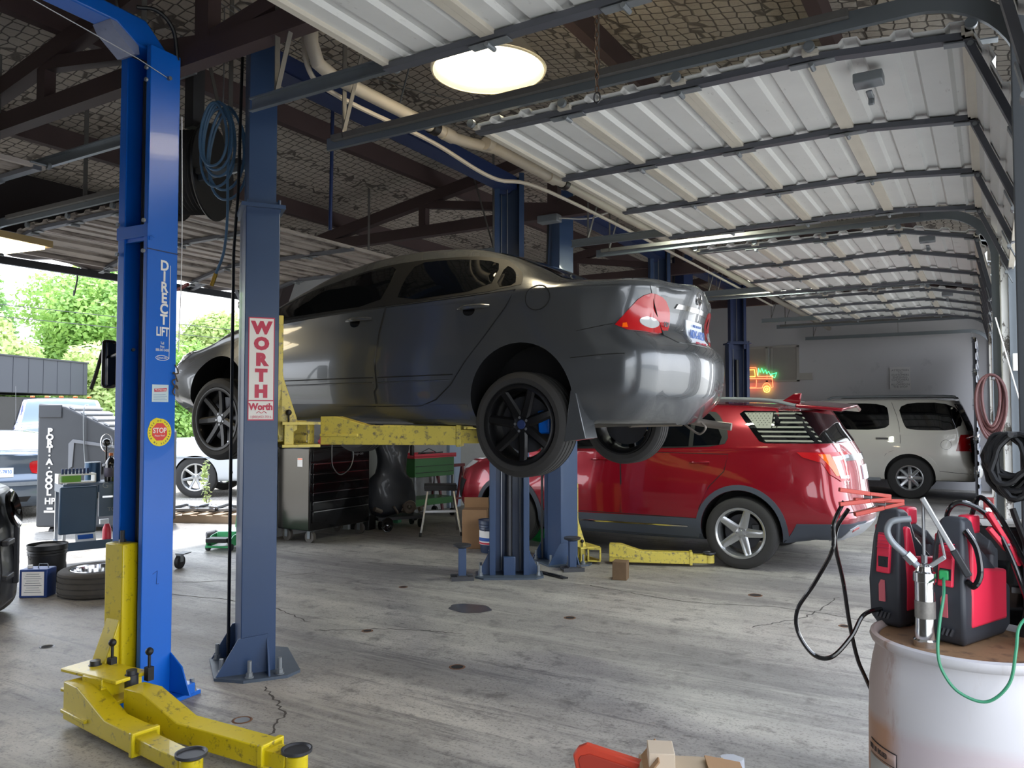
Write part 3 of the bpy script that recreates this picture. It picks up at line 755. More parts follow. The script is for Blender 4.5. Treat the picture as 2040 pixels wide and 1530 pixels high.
pl_ = cv.patch('licence_plate', [(-.155,.715),(.155,.715),(.155,.865),(-.155,.865)], M_platew, 'x', 1, .012, bl, h=.05, thick=.008)
MX = lambda y, z, x: frame((x, y, z), (0, 1, 0), (0, 0, 1))
def rearx(car, y, z, off): return car.cast(y, z, 'x', 1)[0].x+off
text('plate_number', 'MDK-6020', .075, M_plblue, pl_, MX(0, .765, rearx(cv, 0, .795, .022)), .001, bold=.001, sx=.82)
text('plate_caption', 'FIRST IN FLIGHT', .022, M_plblue, pl_, MX(0, .82, rearx(cv, 0, .848, .022)), .001)
text('plate_state', 'NORTH CAROLINA', .024, M_signred, pl_, MX(0, .71, rearx(cv, 0, .732, .024)), .001)
text('model_letters', 'CIVIC', .045, M_steel, bl, MX(-.38, .80, rearx(cv, -.38, .80, .008)), .002)
b = MB(); x_ = rearx(cv, 0, 1.0, .008)
for s_ in (-1, 1): b.bar((x_, s_*.022, .975), (x_, s_*.03, 1.03), .008, .008)
b.bar((x_, -.022, 1.0), (x_, .022, 1.0), .008, .008)
b.tube([(x_, .045*math.cos(a)*(1+.12*math.sin(a)), 1.002+.038*math.sin(a)) for a in np.linspace(0, 6.28, 25)[:-1]], .005, 6, closed=True); b.build('boot_emblem', M_chrome, bl)
cv.patch('chrome_garnish', [(-.30,.925),(.30,.925),(.28,.955),(-.28,.955)], M_chrome, 'x', 1, .012, bl, h=.05)
for (wx, wy, sg) in ((-1.36, -.775, -1), (1.36, -.775, -1), (-1.36, .775, 1), (1.36, .775, 1)):
    w_ = wheel(cv.root, wx, wy, .195, sg, .318, .205, .238, (7, .62, .033, .028, 0), M_rimk, cap=M_dkblue if wx > 0 else M_steel, detail=2 if wx > 0 else 1)
    w_.rotation_euler = (0, .35 if wx > 0 else .12, 0)
# mud flap, underside pieces
b = MB(); b.prism([(1.70,.40),(1.735,.38),(1.80,.12),(1.66,.10)], -.86, -.70); b.build('mud_flap', M_cgrey, cv.root, bevel=.004)
b = MB(); b.tube(smoothpts([(-1.2,0,.19),(.6,.05,.19),(1.2,.2,.24),(1.6,.25,.25)], 6), .03, 10); b.cyl((1.60,.25,.25), (1.88,.52,.26), .085, n=20)
b.tube(smoothpts([(1.85,.50,.24),(2.02,.58,.20),(2.22,.60,.175)], 5), .028, 12); b.build('exhaust', M_tube, cv.root)
b = MB()
for sg in (-1, 1): b.bar((1.36, sg*.62, .30), (1.2, sg*.15, .24), .07, .05); b.cyl((1.45, sg*.52, .25), (1.48, sg*.55, .60), .035, n=12); b.bar((1.40, sg*.66, .2), (1.62, sg*.25, .26), .06, .03)
b.bar((1.2, -.45, .25), (1.2, .45, .25), .12, .08); b.bar((-1.3, -.6, .2), (-1.3, .6, .2), .3, .06); b.build('suspension', mat('rusty_steel', '#6a5a50', .7, .4, 0, .3, 12), cv.root)
b = MB(); b.tube(smoothpts([(1.95,.30,.22),(2.03,.30,.16),(2.09,.30,.13),(2.13,.30,.17),(2.10,.30,.21)], 6), .008, 8); b.build('tow_hook', M_tube, cv.root)
# ---- the red sport utility car
suv = dict(clad=.40, Rc=.34, Rcy=.30, NX=110, under=.34, bul=.02,
 xf=[(.25,-2.2),(.4,-2.36),(.6,-2.43),(.9,-2.40),(1.05,-2.26),(1.15,-2.05)],
 xr=[(.28,2.40),(.42,2.56),(.58,2.64),(.66,2.60),(.8,2.555),(1.0,2.53),(1.15,2.50),(1.3,2.43),(1.5,2.30),(1.68,2.19),(1.8,2.10)],
 zb=[(-2.3,.30),(-1.7,.25),(0,.25),(1.8,.27),(2.4,.34)], wb=[(-2.3,.7),(-1.6,.86),(0,.90),(1.6,.88),(2.4,.76)],
 zl=[(-2.3,.5),(0,.42),(2.4,.5)], wl=[(-2.3,.86),(-1.6,.97),(0,.965),(1.6,.975),(2.4,.90)],
 zm=[(-2.3,.72),(0,.80),(2.4,.80)], wm=[(-2.3,.86),(-1.7,.98),(-1.0,.985),(0,.98),(1.6,.995),(2.1,.96),(2.4,.90)],
 zs=[(-2.3,.98),(-1.9,1.10),(-1.2,1.17),(0,1.22),(1.2,1.27),(2.0,1.29),(2.4,1.29)],
 ws=[(-2.3,.78),(-1.9,.86),(-1.2,.90),(0,.93),(1.2,.935),(2.0,.90),(2.4,.84)],
 ze=[(-2.3,1.0),(-1.6,1.16),(-1.15,1.23),(-.7,1.47),(-.35,1.62),(0,1.69),(.8,1.72),(1.5,1.70),(2.1,1.66),(2.4,1.64)],
 we=[(-2.3,.66),(-1.2,.78),(-.9,.79),(-.35,.71),(.5,.70),(1.4,.70),(2.1,.69),(2.4,.68)],
 zt=[(-2.3,1.04),(-1.9,1.15),(-1.3,1.23),(-1.05,1.28),(-.6,1.54),(-.3,1.68),(0,1.745),(.7,1.78),(1.4,1.765),(2.0,1.72),(2.4,1.69)],
 wells=[(-1.44,.40,.425,.66),(1.43,.40,.425,.66)])
ev = Car('suv', 'deep red sport utility car behind the lift posts, flag decal in its rear side window', 'car', suv, M_redp, (-3.72, 9.42, 0))
def arc(x, z, r, a0, a1, n=16): return [(x+r*math.cos(R(a0+(a1-a0)*k/n)), z+r*math.sin(R(a0+(a1-a0)*k/n))) for k in range(n+1)]
for sg in (-1, 1):
    # dark lower cladding and arch trims
    ev.patch('sill_cladding', [(-1.0,.26),(.98,.26),(.98,.50),(-1.0,.47)], M_clad, 'y', sg, .010, h=.06)
    for hx in (-1.44, 1.43):
        ev.patch('arch_trim', arc(hx, .40, .482, -8, 188, 24)+arc(hx, .40, .427, 188, -8, 24), M_clad, 'y', sg, .012, h=.05)
    ev.patch('rear_bumper_cladding', [(.70,.30),(.74,.51),(1.02,.525),(1.34,.53),(1.55,.52),(1.45,.40),(1.2,.31)], M_clad, 'c', sg, .010, h=.05)
    ev.patch('bumper_trim', [(1.16,.33),(1.22,.47),(1.34,.50),(1.52,.50),(1.45,.40),(1.30,.34)], mat('silver_trim', '#b9bcc0', .35, .5), 'c', sg, .018, h=.05)
    ev.patch('reflector', [(1.28,.44),(1.40,.46),(1.40,.48),(1.28,.465)], M_rlens, 'c', sg, .024, h=.05)
    ev.line('chrome_strip', [(-.75,.385),(.2,.40),(.86,.41)], M_chrome, 'y', sg, .014, .004)
    dd = [[(-.98,.49),(.06,.50),(.07,.85),(.045,1.2),(-.85,1.17),(-.95,.85)], [(.075,.50),(.98,.50),(.99,.62),(1.10,.85),(1.26,1.02),(1.30,1.20),(.055,1.2),(.08,.85)]]
    for i, pl in enumerate(dd):
        d_ = ev.patch('door', pl, M_redp, 'y', sg, .0025, h=.07)
        if sg < 0: ev.line('shut_line', pl+[pl[0]], M_seam, 'y', sg, .005, 0, d_, n=0)
        hx = (-.20, .99)[i]; hz = 1.10
        pts = []
        for t in np.linspace(0, 1, 7):
            c_, n_ = ev.cast(hx-.11+.22*t, hz+.012*t, 'y', sg); pts.append(c_+n_*(.010+.024*math.sin(t*math.pi)))
        b = MB(); b.tube(pts, [.008, .013, .014, .014, .014, .013, .008], 10); b.build('handle', M_redp, d_)
    ev.patch('window_surround', [(-.98,1.21),(.5,1.245),(1.25,1.285),(1.30,1.40),(1.18,1.60),(1.10,1.665),(.3,1.69),(-.1,1.665),(-.5,1.53),(-.8,1.36)], M_dlo, 'y', sg, .003, h=.06, rnd=1)
    ev.patch('side_window', [(-.88,1.235),(-.02,1.255),(-.02,1.635),(-.2,1.61),(-.5,1.49),(-.74,1.35)], M_dglass, 'y', sg, .006, h=.06)
    ev.patch('side_window', [(.06,1.255),(.86,1.275),(.86,1.645),(.06,1.65)], M_dglass, 'y', sg, .006, h=.06)
    ev.patch('side_window', [(.91,1.28),(1.20,1.30),(1.22,1.38),(1.12,1.57),(1.05,1.63),(.91,1.64)], M_dglass, 'y', sg, .006, h=.05)
    qw = ev.patch('side_window', [(1.38,1.63),(1.62,1.345),(1.68,1.325),(2.27,1.325),(2.14,1.50),(2.02,1.655),(1.42,1.665)], M_dglass, 'y', sg, .006, h=.04)
    if sg < 0: QW = qw
    tl_ = ev.patch('tail_lamp', [(.78,1.235),(1.02,1.235),(1.38,1.235),(1.40,1.18),(1.30,1.17),(1.33,.96),(1.15,.945),(1.02,1.02),(.97,1.13),(.82,1.185)], M_rlens, 'c', sg, .012, h=.03, label='wrap-round red and amber tail lamp')
    ev.patch('indicator', [(.95,1.215),(1.06,1.215),(1.12,1.09),(1.13,1.0),(1.09,1.0),(1.03,1.10)], M_amber, 'c', sg, .016, tl_, h=.03)
    ev.patch('lamp_bar', [(1.08,1.19),(1.38,1.205),(1.38,1.17),(1.17,1.155),(1.20,1.0),(1.30,1.0),(1.30,.97),(1.14,.975)], M_clens, 'c', sg, .018, tl_, h=.03)
    ev.patch('headlamp', [(-2.30,.93),(-2.25,1.06),(-2.0,1.13),(-1.88,1.12),(-2.0,1.0),(-2.15,.92)], M_clens, 'y', sg, .008, h=.04, rnd=1)
    ev.patch('fog_lamp', [(-2.38,.58),(-2.2,.56),(-2.12,.78),(-2.2,.80),(-2.36,.80)], M_dlo, 'y', sg, .008, h=.04)
    ev.patch('front_bumper_cladding', [(-2.40,.47),(-1.86,.44),(-1.90,.27),(-2.3,.27)], M_clad, 'y', sg, .010, h=.05)
    b = MB(); b.tube(smoothpts([(-.2,sg*.70,1.72),(0,sg*.70,1.765),(.8,sg*.70,1.80),(1.6,sg*.70,1.785),(1.95,sg*.70,1.72)], 6), .02, 10); b.build('roof_rail', M_galv, ev.root)
    b = MB(); b.sph((-.78, sg*1.10, 1.27), .13, 14, 10, (.7, 1.0, .72)); b.build('wing_mirror', M_redp, ev.root)
for sg in (-1, 1): ev.patch('tailgate_window', [(1.02,1.325),(1.68,1.335),(1.62,1.45),(1.535,1.615),(1.2,1.64),(.93,1.65)], M_dglass, 'c', sg, .007, h=.04)
ev.patch('chrome_garnish', [(-.60,1.14),(.60,1.14),(.60,1.20),(-.60,1.20)], M_chrome, 'x', 1, .012, h=.06)
pl2 = ev.patch('licence_plate', [(-.155,.93),(.155,.93),(.155,1.08),(-.155,1.08)], M_platew, 'x', 1, .012, h=.05)
ev.patch('rear_bumper_insert', [(-.45,.34),(.45,.34),(.45,.50),(-.45,.50)], mat('silver_trim', '#b9bcc0', .35, .5), 'x', 1, .012, h=.06)
ev.patch('tailgate_seam', [(-.84,.63),(.84,.63),(.84,.64),(-.84,.64)], M_seam, 'x', 1, .004, h=.06)
# spoiler
b = MB(); b.ring_loft([[(1.95, -.70, 1.70), (1.95, -.70, 1.735), (2.42, -.66, 1.69), (2.40, -.66, 1.655)], [(1.95, 0, 1.745), (1.95, 0, 1.785), (2.47, 0, 1.735), (2.45, 0, 1.70)], [(1.95, .70, 1.70), (1.95, .70, 1.735), (2.42, .66, 1.69), (2.40, .66, 1.655)]]); b.build('spoiler', M_redp, ev.root, bevel=.01)
b = MB(); b.ring_loft([[(1.62, -.02, 1.76), (1.62, .02, 1.76)], [(1.72, -.028, 1.79), (1.72, .028, 1.79)], [(1.80, -.012, 1.85), (1.80, .012, 1.85)], [(1.84, -.01, 1.75), (1.84, .01, 1.75)]], False, False)
b = MB(); b.prism([(1.60,1.75),(1.70,1.80),(1.80,1.865),(1.88,1.87),(1.86,1.75)], -.028, .028); b.build('roof_aerial', M_redp, ev.root, bevel=.01)
# flag decal on the rear side glass: stars and stripes
M_decal = mat('pale_decal', '#84867a', .5)
qy = -.86
zz = [1.645, 1.335]; nS = 13; hS = (zz[0]-zz[1])/nS
def lx(z): return 1.40+(1.645-z)*(.26/.31)   # slanted front edge of the glass
for i in range(0, nS, 2):
    z1 = zz[0]-i*hS; z0 = z1-hS; xa = lx(z1)+.03 if i > 6 else 1.74
    ev.patch('flag_stripe', [(xa+(0 if i <= 6 else .02), z0+.003), (1.99+(1.645-z0)*.75, z0+.003), (1.99+(1.645-z1)*.75, z1-.003), (xa, z1-.003)], M_decal, 'y', -1, .0085, QW, h=.08, thick=.001)
can_ = ev.patch('flag_canton', [(1.43,1.643),(1.73,1.643),(1.73,1.645-7*hS),(1.585,1.645-7*hS)], M_decal, 'y', -1, .0085, QW, h=.06, thick=.001)
b = MB()
for r_ in range(6):
    for q in range(7):
        x, z = 1.475+q*.038+(r_ % 2)*.019, 1.628-r_*.0235
        if x < 1.44+(1.645-z)*.92+.01 or x > 1.72: continue
        c_, n_ = ev.cast(x, z, 'y', -1); c_ = c_+n_*.0095
        u = Vector((1, 0, 0)); v = n_.cross(u).normalized(); u = v.cross(n_)
        b.add([c_+(u*math.cos(a*math.pi/5)+v*math.sin(a*math.pi/5))*(.0075 if a % 2 else .004) for a in range(10)], [tuple(range(10))])
b.build('flag_stars', M_seam, QW, smooth=0)
text('trim_letters', 'XLT', .05, M_chrome, ev.root, frame((2.43, ev.cast(2.43, .93, 'y', -1)[0].y-.012, .93), (1, .35, 0), (0, 0, 1)), .002)
for (wx, wy, sg) in ((-1.43, -.87, -1), (1.43, -.87, -1), (-1.43, .87, 1), (1.43, .87, 1)):
    w_ = wheel(ev.root, wx, wy, .376, sg, .376, .245, .262, (5, .60, .050, .036, 0), M_rims, cap=M_rims); w_.rotation_euler = (0, .3, 0)
# ---- the pearl white sport utility car at the back
nav = dict(Rc=.26, Rcy=.22, NX=70, under=.4, bul=.02,
 xf=[(.3,-2.3),(.6,-2.42),(1.0,-2.42),(1.15,-2.3)], xr=[(.3,2.62),(.42,2.72),(.60,2.74),(.66,2.66),(.9,2.62),(1.3,2.58),(1.6,2.48),(1.95,2.34)],
 zb=[(-2.4,.32),(2.7,.34)], wb=[(-2.4,.8),(0,.92),(2.6,.85)], zl=[(-2.4,.45),(2.7,.45)], wl=[(-2.4,.9),(0,.97),(2.6,.93)],
 zm=[(-2.4,.85),(2.7,.85)], wm=[(-2.4,.93),(-1.6,1.0),(2.0,1.0),(2.6,.95)], zs=[(-2.4,1.12),(-1,1.22),(2.7,1.26)], ws=[(-2.4,.88),(-1,.95),(2.0,.955),(2.7,.92)],
 ze=[(-2.4,1.15),(-1.5,1.24),(-1.2,1.28),(-.8,1.6),(-.4,1.84),(0,1.88),(2.0,1.89),(2.5,1.87)], we=[(-2.4,.75),(-1.2,.82),(-.4,.76),(2.0,.77),(2.5,.76)],
 zt=[(-2.4,1.18),(-1.3,1.30),(-.8,1.68),(-.4,1.90),(0,1.95),(1.5,1.96),(2.2,1.95),(2.5,1.93)],
 wells=[(-1.51,.42,.445,.70),(1.51,.42,.445,.70)])
nv = Car('suv', 'pearl white sport utility car parked in front of the back wall', 'car', nav, M_silverw, (-2.885, 18.1, 0))
for sg in (-1, 1):
    nv.patch('side_window', [(1.30,1.85),(2.30,1.85),(2.46,1.32),(1.50,1.32),(1.42,1.42)], M_dglass, 'y', sg, .006, h=.07, rnd=2)
    nv.patch('side_window', [(.05,1.32),(1.16,1.32),(1.16,1.6),(1.10,1.84),(.05,1.85)], M_dglass, 'y', sg, .006, h=.07, rnd=2)
    nv.patch('side_window', [(-1.0,1.30),(-.03,1.32),(-.03,1.83),(-.35,1.80),(-.8,1.50)], M_dglass, 'y', sg, .006, h=.07)
    nv.patch('tail_lamp', [(2.30,.93),(2.72,.93),(2.72,1.24),(2.38,1.24)], M_rlens, 'y', sg, .01, h=.05)
    d_ = nv.patch('door', [(.03,.42),(1.02,.42),(1.04,.62),(1.20,.85),(1.36,1.0),(1.34,1.28),(.03,1.29)], M_silverw, 'y', sg, .003, h=.08)
    nv.line('shut_line', [(1.20,1.86),(1.32,1.5),(1.36,1.1),(1.30,.95),(1.10,.85),(1.02,.6),(1.02,.42),(.0,.42),(.0,1.86)], M_seam, 'y', sg, .004, -.001, d_, n=3)
    pts = [nv.cast(1.04-.11+.22*t, 1.15, 'y', sg) for t in np.linspace(0, 1, 5)]
    b = MB(); b.tube([p[0]+p[1]*.02 for p in pts], .022, 8); b.build('handle', M_chrome, d_)
    nv.patch('arch_trim', arc(1.51, .42, .53, -5, 185, 20)+arc(1.51, .42, .447, 185, -5, 20), M_silverw, 'y', sg, .014, h=.06)
    b = MB(); b.tube(smoothpts([(.0,sg*.72,1.93),(.3,sg*.72,1.98),(2.1,sg*.72,1.98),(2.3,sg*.72,1.93)], 5), .022, 8); b.build('roof_rail', M_galv, nv.root)
    b = MB(); b.bar((-1.0, sg*.97, .36), (1.0, sg*.97, .36), .14, .05); b.build('running_board', M_galv, nv.root)
    nv.line('bumper_seam', [(2.0,.55),(2.3,.52),(2.66,.50)], M_seam, 'y', sg, .004, -.001)
nv.line('fuel_flap', [(2.14+.09*math.cos(a), 1.05+.09*math.sin(a)) for a in np.linspace(0, 6.28, 21)], M_seam, 'y', -1, .003, -.001, n=0)
nv.patch('tailgate_window', [(-.78,1.32),(.78,1.32),(.70,1.82),(-.70,1.82)], M_dglass, 'x', 1, .006, h=.09)
for (wx, wy, sg) in ((-1.51, -.87, -1), (1.51, -.87, -1), (-1.51, .87, 1), (1.51, .87, 1)):
    wheel(nv.root, wx, wy, .40, sg, .40, .26, .235, (8, .66, .034, .030, 0), M_rims, cap=M_chrome)
# ------------------------------------------------------------------ lifts
def emp(root, loc, x, y):      # a frame matrix (local x, local y) used to place shapes of a root that sits at the world origin
    return frame((loc[0], loc[1], loc[2] if len(loc) > 2 else 0), (x[0], x[1], 0), (y[0], y[1], 0))
def csec(w, d, lip, t=.01):
    w /= 2; d /= 2
    return [(-w, d), (-w, -d), (w, -d), (w, d), (w-lip, d), (w-lip, d-t), (w-t, d-t), (w-t, -d+t), (-w+t, -d+t), (-w+t, d-t), (-w+lip, d-t), (-w+lip, d)]
def bolt(root, p, T, h=.10, r=.013):
    b = MB(); b.T = T; b.cyl((p[0], p[1], p[2]), (p[0], p[1], p[2]+.006), r*2.1, n=16); b.cyl((p[0], p[1], p[2]+.006), (p[0], p[1], p[2]+.03), r*1.6, n=6); b.cyl((p[0], p[1], p[2]), (p[0], p[1], p[2]+h), r, n=10)
    return b.build('anchor_bolt', M_galv, root)
def arm(root, p0, p1, zb, h, w, m, ext=.22, gus=.35, up=.10, pad=True, nm='arm'):
    """swing arm: outer box tube with a raised root gusset, inner tube, round pad"""
    p0, p1 = Vector((*p0, 0)), Vector((*p1, 0)); L = (p1-p0).length; x = (p1-p0)/L; y = Vector((-x.y, x.x, 0))
    T = frame((p0.x, p0.y, zb), x, y); b = MB(); b.T = T
    b.prism([(0, 0), (L*(1-ext), 0), (L*(1-ext), h), (L*gus, h), (L*gus*.35, h+up), (0, h+up)], -w/2, w/2, 'y')
    b.box((L*(1-ext)-.015, 0, h/2), (.03, w+.02, h+.02))
    b.box((L*.12, 0, h/2), (L*.24, w+.03, .02)); o = b.build(nm, m, root, bevel=.005)
    b = MB(); b.T = T; b.box((L*(1-ext/2)-.02, 0, h*.45), (L*ext, w*.78, h*.72)); b.cyl((L+.01, 0, h*.1), (L+.01, 0, h*.8), w*.42, n=20); b.build('arm_extension', m, o, bevel=.004)
    if pad:
        b = MB(); b.T = T; b.cyl((L+.01, 0, h*.8), (L+.01, 0, h*.92), .03, n=14); b.lathe([(.001, h*.98), (.055, h*.98), (.062, h*1.06), (.069, h*1.06), (.069, h*.92), (.05, h*.88), (.001, h*.88)], (L+.01, 0, 0), n=32); b.build('lifting_pad', M_dsteel, o)
    return o
def wlift(label, near, far, ct, m, zc, full=True, sign=False, tz=.57, top=4.1, low=2.96):
    t = thing('two_post_lift', label, 'car lift', (0, 0, 0))
    for side, c in (('near', near), ('far', far)):
        op = Vector((.57, .82, 0)) if side == 'near' else Vector((.55, -.835, 0)); op.normalize()
        n = Vector((op.y, -op.x, 0)) if side == 'near' else Vector((-op.y, op.x, 0))
        yv = op; xv = n; T = Matrix(((xv.x, yv.x, 0, c[0]), (xv.y, yv.y, 0, c[1]), (0, 0, 1, 0), (0, 0, 0, 1)))
        b = MB(); b.T = T; b.prism(csec(.40, .21, .06), .015, low, 'z'); col_ = b.build('column', m, t, smooth=20, bevel=.006)
        b = MB(); b.T = T; b.prism(csec(.30, .17, .05), low-.1, top, 'z'); b.build('column_extension', m, t, smooth=20)
        b = MB(); b.T = T; b.box((0, 0, low), (.46, .27, .025)); b.box((0, .0, low+.03), (.34, .2, .03))
        for sx in (-1, 1): b.cyl((sx*.19, .1, low-.03), (sx*.19, .1, low+.05), .01, n=8)
        b.build('splice_plate', m, t)
        b = MB(); b.T = T; b.prism([(-.34, -.10), (-.22, -.26), (.22, -.26), (.34, -.10), (.34, .16), (.26, .25), (-.26, .25), (-.34, .16)], 0, .018, 'z'); bp = b.build('base_plate', mat('scuffed_base_plate', '#4f5a68', .5, .3, 0, .2, 10, '#7a7266', .6, 12), t)
        for sx in (-1, 1):
            b = MB(); b.T = T; b.prism([(-.25, .018), (-.12, .235), (.055, .25), (.06, .018)], sx*.202, sx*.212, 'x'); b.prism([(.20, .018), (.32, .018), (.20, .25)] if sx > 0 else [(-.20, .018), (-.32, .018), (-.20, .25)], .05, .06, 'y'); b.build('gusset', m, t)
            for (bx, by) in ((.29, -.06), (.18, -.215), (.29, .12)): bolt(t, (sx*bx, by, .018), T)
        # hydraulic cylinder, chain and cables inside
        b = MB(); b.T = T; b.cyl((0, -.02, .05), (0, -.02, low-.3), .035, n=20); b.build('hydraulic_ram', M_dsteel, t)
        b = MB(); b.T = T; b.cyl((-.08, .0, .05), (-.08, 0, top-.05), .006, n=6); b.cyl((.11, .02, .05), (.11, .02, top-.05), .005, n=6); b.cyl((-.02, .04, low), (-.02, .04, top-.05), .006, n=6); b.build('cable', M_steel, t)
        b = MB(); b.T = T; b.box((0, .075, .10), (.12, .06, .20)); b.build('foot_box', m, t, bevel=.006)
        b = MB(); b.T = T; b.cyl((-.06, -.03, top-.1), (-.06, .03, top-.1), .11, n=28); b.build('pulley', M_dkblue, t)
        # carriage
        b = MB(); b.T = T
        b.box((-.11, .095, zc+.38), (.08, .09, .78)); b.box((.11, .095, zc+.38), (.08, .09, .78)); b.box((0, .11, zc+.05), (.28, .08, .20))
        for sx in (-1, 1): b.prism([(.139, zc+.40), (.145, zc+.36), (.235, zc+.09), (.235, zc+.03), (.12, zc-.05), (.10, zc+.1)], sx*.142-.008, sx*.142+.008, 'x')
        cg = b.build('carriage', M_yelw, t, bevel=.004)
        for sx in (-1, 1):
            b = MB(); b.T = T; b.box((sx*.17, .175, zc+.00), (.05, .06, .15)); lk = b.build('arm_lock', M_yelw, cg, bevel=.004)
            b = MB(); b.T = T; b.cyl((sx*.17, .175, zc+.07), (sx*.17, .175, zc+.13), .006, n=8); b.sph((sx*.17, .175, zc+.14), .020); b.build('lock_knob', M_grease, lk)
            b = MB(); b.T = T; b.box((0, .25, zc+.07 if sx > 0 else zc-.075), (.44, .24, .018)); b.build('arm_yoke', M_yelw, cg)
        if side == 'near':     # conduit down the outside
            b = MB(); b.T = T; b.tube([(-.15, -.15, .03), (-.15, -.15, 2.7), (-.10, -.13, 3.1), (-.02, -.12, 4.0)], .010, 8); b.tube([(-.20, -.14, .1), (-.20, -.14, 2.9), (-.10, -.12, 3.3), (-.05, -.12, top)], .006, 8); b.build('hydraulic_line', M_grease, t)
    # overhead beam: a pair of channels
    a = Vector((*near, 0)); f = Vector((*far, 0)); d = (f-a).normalized(); s_ = Vector((-d.y, d.x, 0))
    b = MB()
    for k in (-1, 1):
        b.bar(a+s_*k*.07+Vector((0, 0, top-.10)), f+s_*k*.07+Vector((0, 0, top-.10)), .05, .13)
    b.bar(a+Vector((0, 0, top-.16)), f+Vector((0, 0, top-.16)), .19, .012)
    b.build('overhead_beam', M_dkblue, t)
    return t
L2 = wlift('navy blue two post lift holding up the grey sedan, with red lettered sign', (-4.126, 3.597), (-4.22, 6.93), None, M_navy, 1.50)
Zl = 1.43
arm(L2, (-3.80, 3.87), (-2.84, 4.32), Zl, .125, .125, M_yelw, .12, .30, .06)
arm(L2, (-4.12, 3.95), (-4.95, 4.35), Zl, .125, .125, M_yelw, .3, .33, .03)
arm(L2, (-4.05, 6.65), (-2.90, 5.62), Zl, .125, .125, M_yelw, .14, .33, .03)
arm(L2, (-4.2, 6.6), (-4.95, 5.6), Zl, .125, .125, M_yelw, .3, .33, .03)
b = MB()     # the open square socket in front of the arm root
T_ = frame((-3.93, 3.83, 1.50), (.88, .42, 0), (-.42, .88, 0)); b.T = T_
for (cx_, cz, w_, h_) in ((0, .065, .14, .014), (0, -.065, .14, .014), (-.065, 0, .014, .13), (.065, 0, .014, .13)): b.box((cx_, -.07, cz), (w_, .10, h_))
b.build('arm_socket', M_yelw, L2, bevel=.004)
# sign
op = Vector((.57, .82, 0)).normalized(); nn_ = Vector((op.y, -op.x, 0)); cN = Vector((-4.126, 3.597, 0))
def sidept(yl, z, off=.2): return cN+nn_*off+op*yl+Vector((0, 0, z))
def plate(name, pts, mt, parent, off):
    b = MB(); q = [sidept(y, z, off) for y, z in pts]; q2 = [sidept(y, z, off-.002) for y, z in pts]
    b.ring_loft([q2, q]); return b.build(name, mt, parent, smooth=0)
sg_ = plate('sign', [(-.082, 1.59), (.078, 1.59), (.078, 2.245), (-.082, 2.245)], M_signred, L2, .2035); part_label(sg_, 'red and white vertical sign with large red letters')
plate('sign_panel', [(-.076, 1.719), (.072, 1.719), (.072, 2.238), (-.076, 2.238)], M_paper, sg_, .2042)
plate('sign_panel', [(-.076, 1.597), (.072, 1.597), (.072, 1.712), (-.076, 1.712)], M_paper, sg_, .2042)
for i, ch in enumerate('WORTH'):
    text('letter', ch, .102, M_signred, sg_, frame(sidept(-.002, 2.175-.101*i, .2045), op, (0, 0, 1)), .0008, sx=1.05, bold=.0075)
text('letter', 'Worth', .058, M_signred, sg_, frame(sidept(-.002, 1.675, .2045), op, (0, 0, 1)), .0008, bold=.003, sx=.88)
text('letter', '1(800)453-7016', .021, M_signred, sg_, frame(sidept(-.002, 1.612, .2045), op, (0, 0, 1)), .0008, sx=.95)
b = MB(); b.tube(smoothpts([sidept(-.03+.016*k, 1.640+(.006 if k % 2 else -.004), .2047) for k in range(5)], 5), .002, 5); b.build('letter', M_signred, sg_)
L3 = wlift('navy blue two post lift beside the red car, pale yellow arm on the floor', (-4.10, 7.83), (-4.2, 11.2), None, M_navy, .10)
arm(L3, (-3.60, 8.02), (-2.62, 8.40), .03, .12, .125, M_yelw, .16, .33, .07)
b = MB(); T_ = frame((-3.76, 7.99, .10), (.94, .34, 0), (-.34, .94, 0)); b.T = T_
for (cx_, cz, w_, h_) in ((0, .065, .14, .014), (0, -.065, .14, .014), (-.065, 0, .014, .13), (.065, 0, .014, .13)): b.box((cx_, -.07, cz), (w_, .10, h_))
b.build('arm_socket', M_yelw, L3, bevel=.004)
L4 = wlift('dark blue two post lift in the farthest bay, behind the red car', (-4.1, 11.95), (-4.1, 15.05), None, M_dkblue, .10)
# ---- the bright blue lift post in front -------------------------------
YP = Vector((-.056, .998, 0)); XP = Vector((.998, .056, 0))
F0 = Vector((-4.097, 2.766, 0))
TD = Matrix(((XP.x, YP.x, 0, F0.x), (XP.y, YP.y, 0, F0.y), (0, 0, 1, 0), (0, 0, 0, 1)))   # origin on the front right corner; +x out of the lettered face, +y back
L1 = thing('two_post_lift', 'bright blue two post lift nearest the camera, yellow arms lowered to the floor', 'car lift', (0, 0, 0))
def dl(name, mt, parent=None, **k):
    b = MB(); b.T = TD; return b
b = dl(0, 0); b.prism([(-.26, 0), (-.26, .205), (0, .205), (0, 0), (-.035, 0), (-.035, .01), (-.01, .01), (-.01, .195), (-.25, .195), (-.25, .01), (-.20, .01), (-.20, 0)], .015, 3.76, 'z'); b.build('column', M_blue, L1, smooth=20, bevel=.004)
b = dl(0, 0); b.box((-.13, .02, 2.68), (.27, .05, .07)); b.box((-.13, .02, 2.64), (.27, .02, .03)); b.build('column_strap', M_blue, L1)
b = dl(0, 0); b.box((0.001, .1025, 2.575), (.004, .208, .006)); b.build('column_joint', M_dkblue, L1)
b = dl(0, 0)
for x, y, z in ((-.245, -.008, 2.735), (-.018, -.008, 2.735), (-.245, -.008, 2.56), (-.018, -.008, 2.56), (-.018, -.008, 3.62), (-.018, -.008, 3.55)): b.cyl((x, y, z), (x, y-.012, z), .012, n=8)
b.build('bolt_head', M_galv, L1)
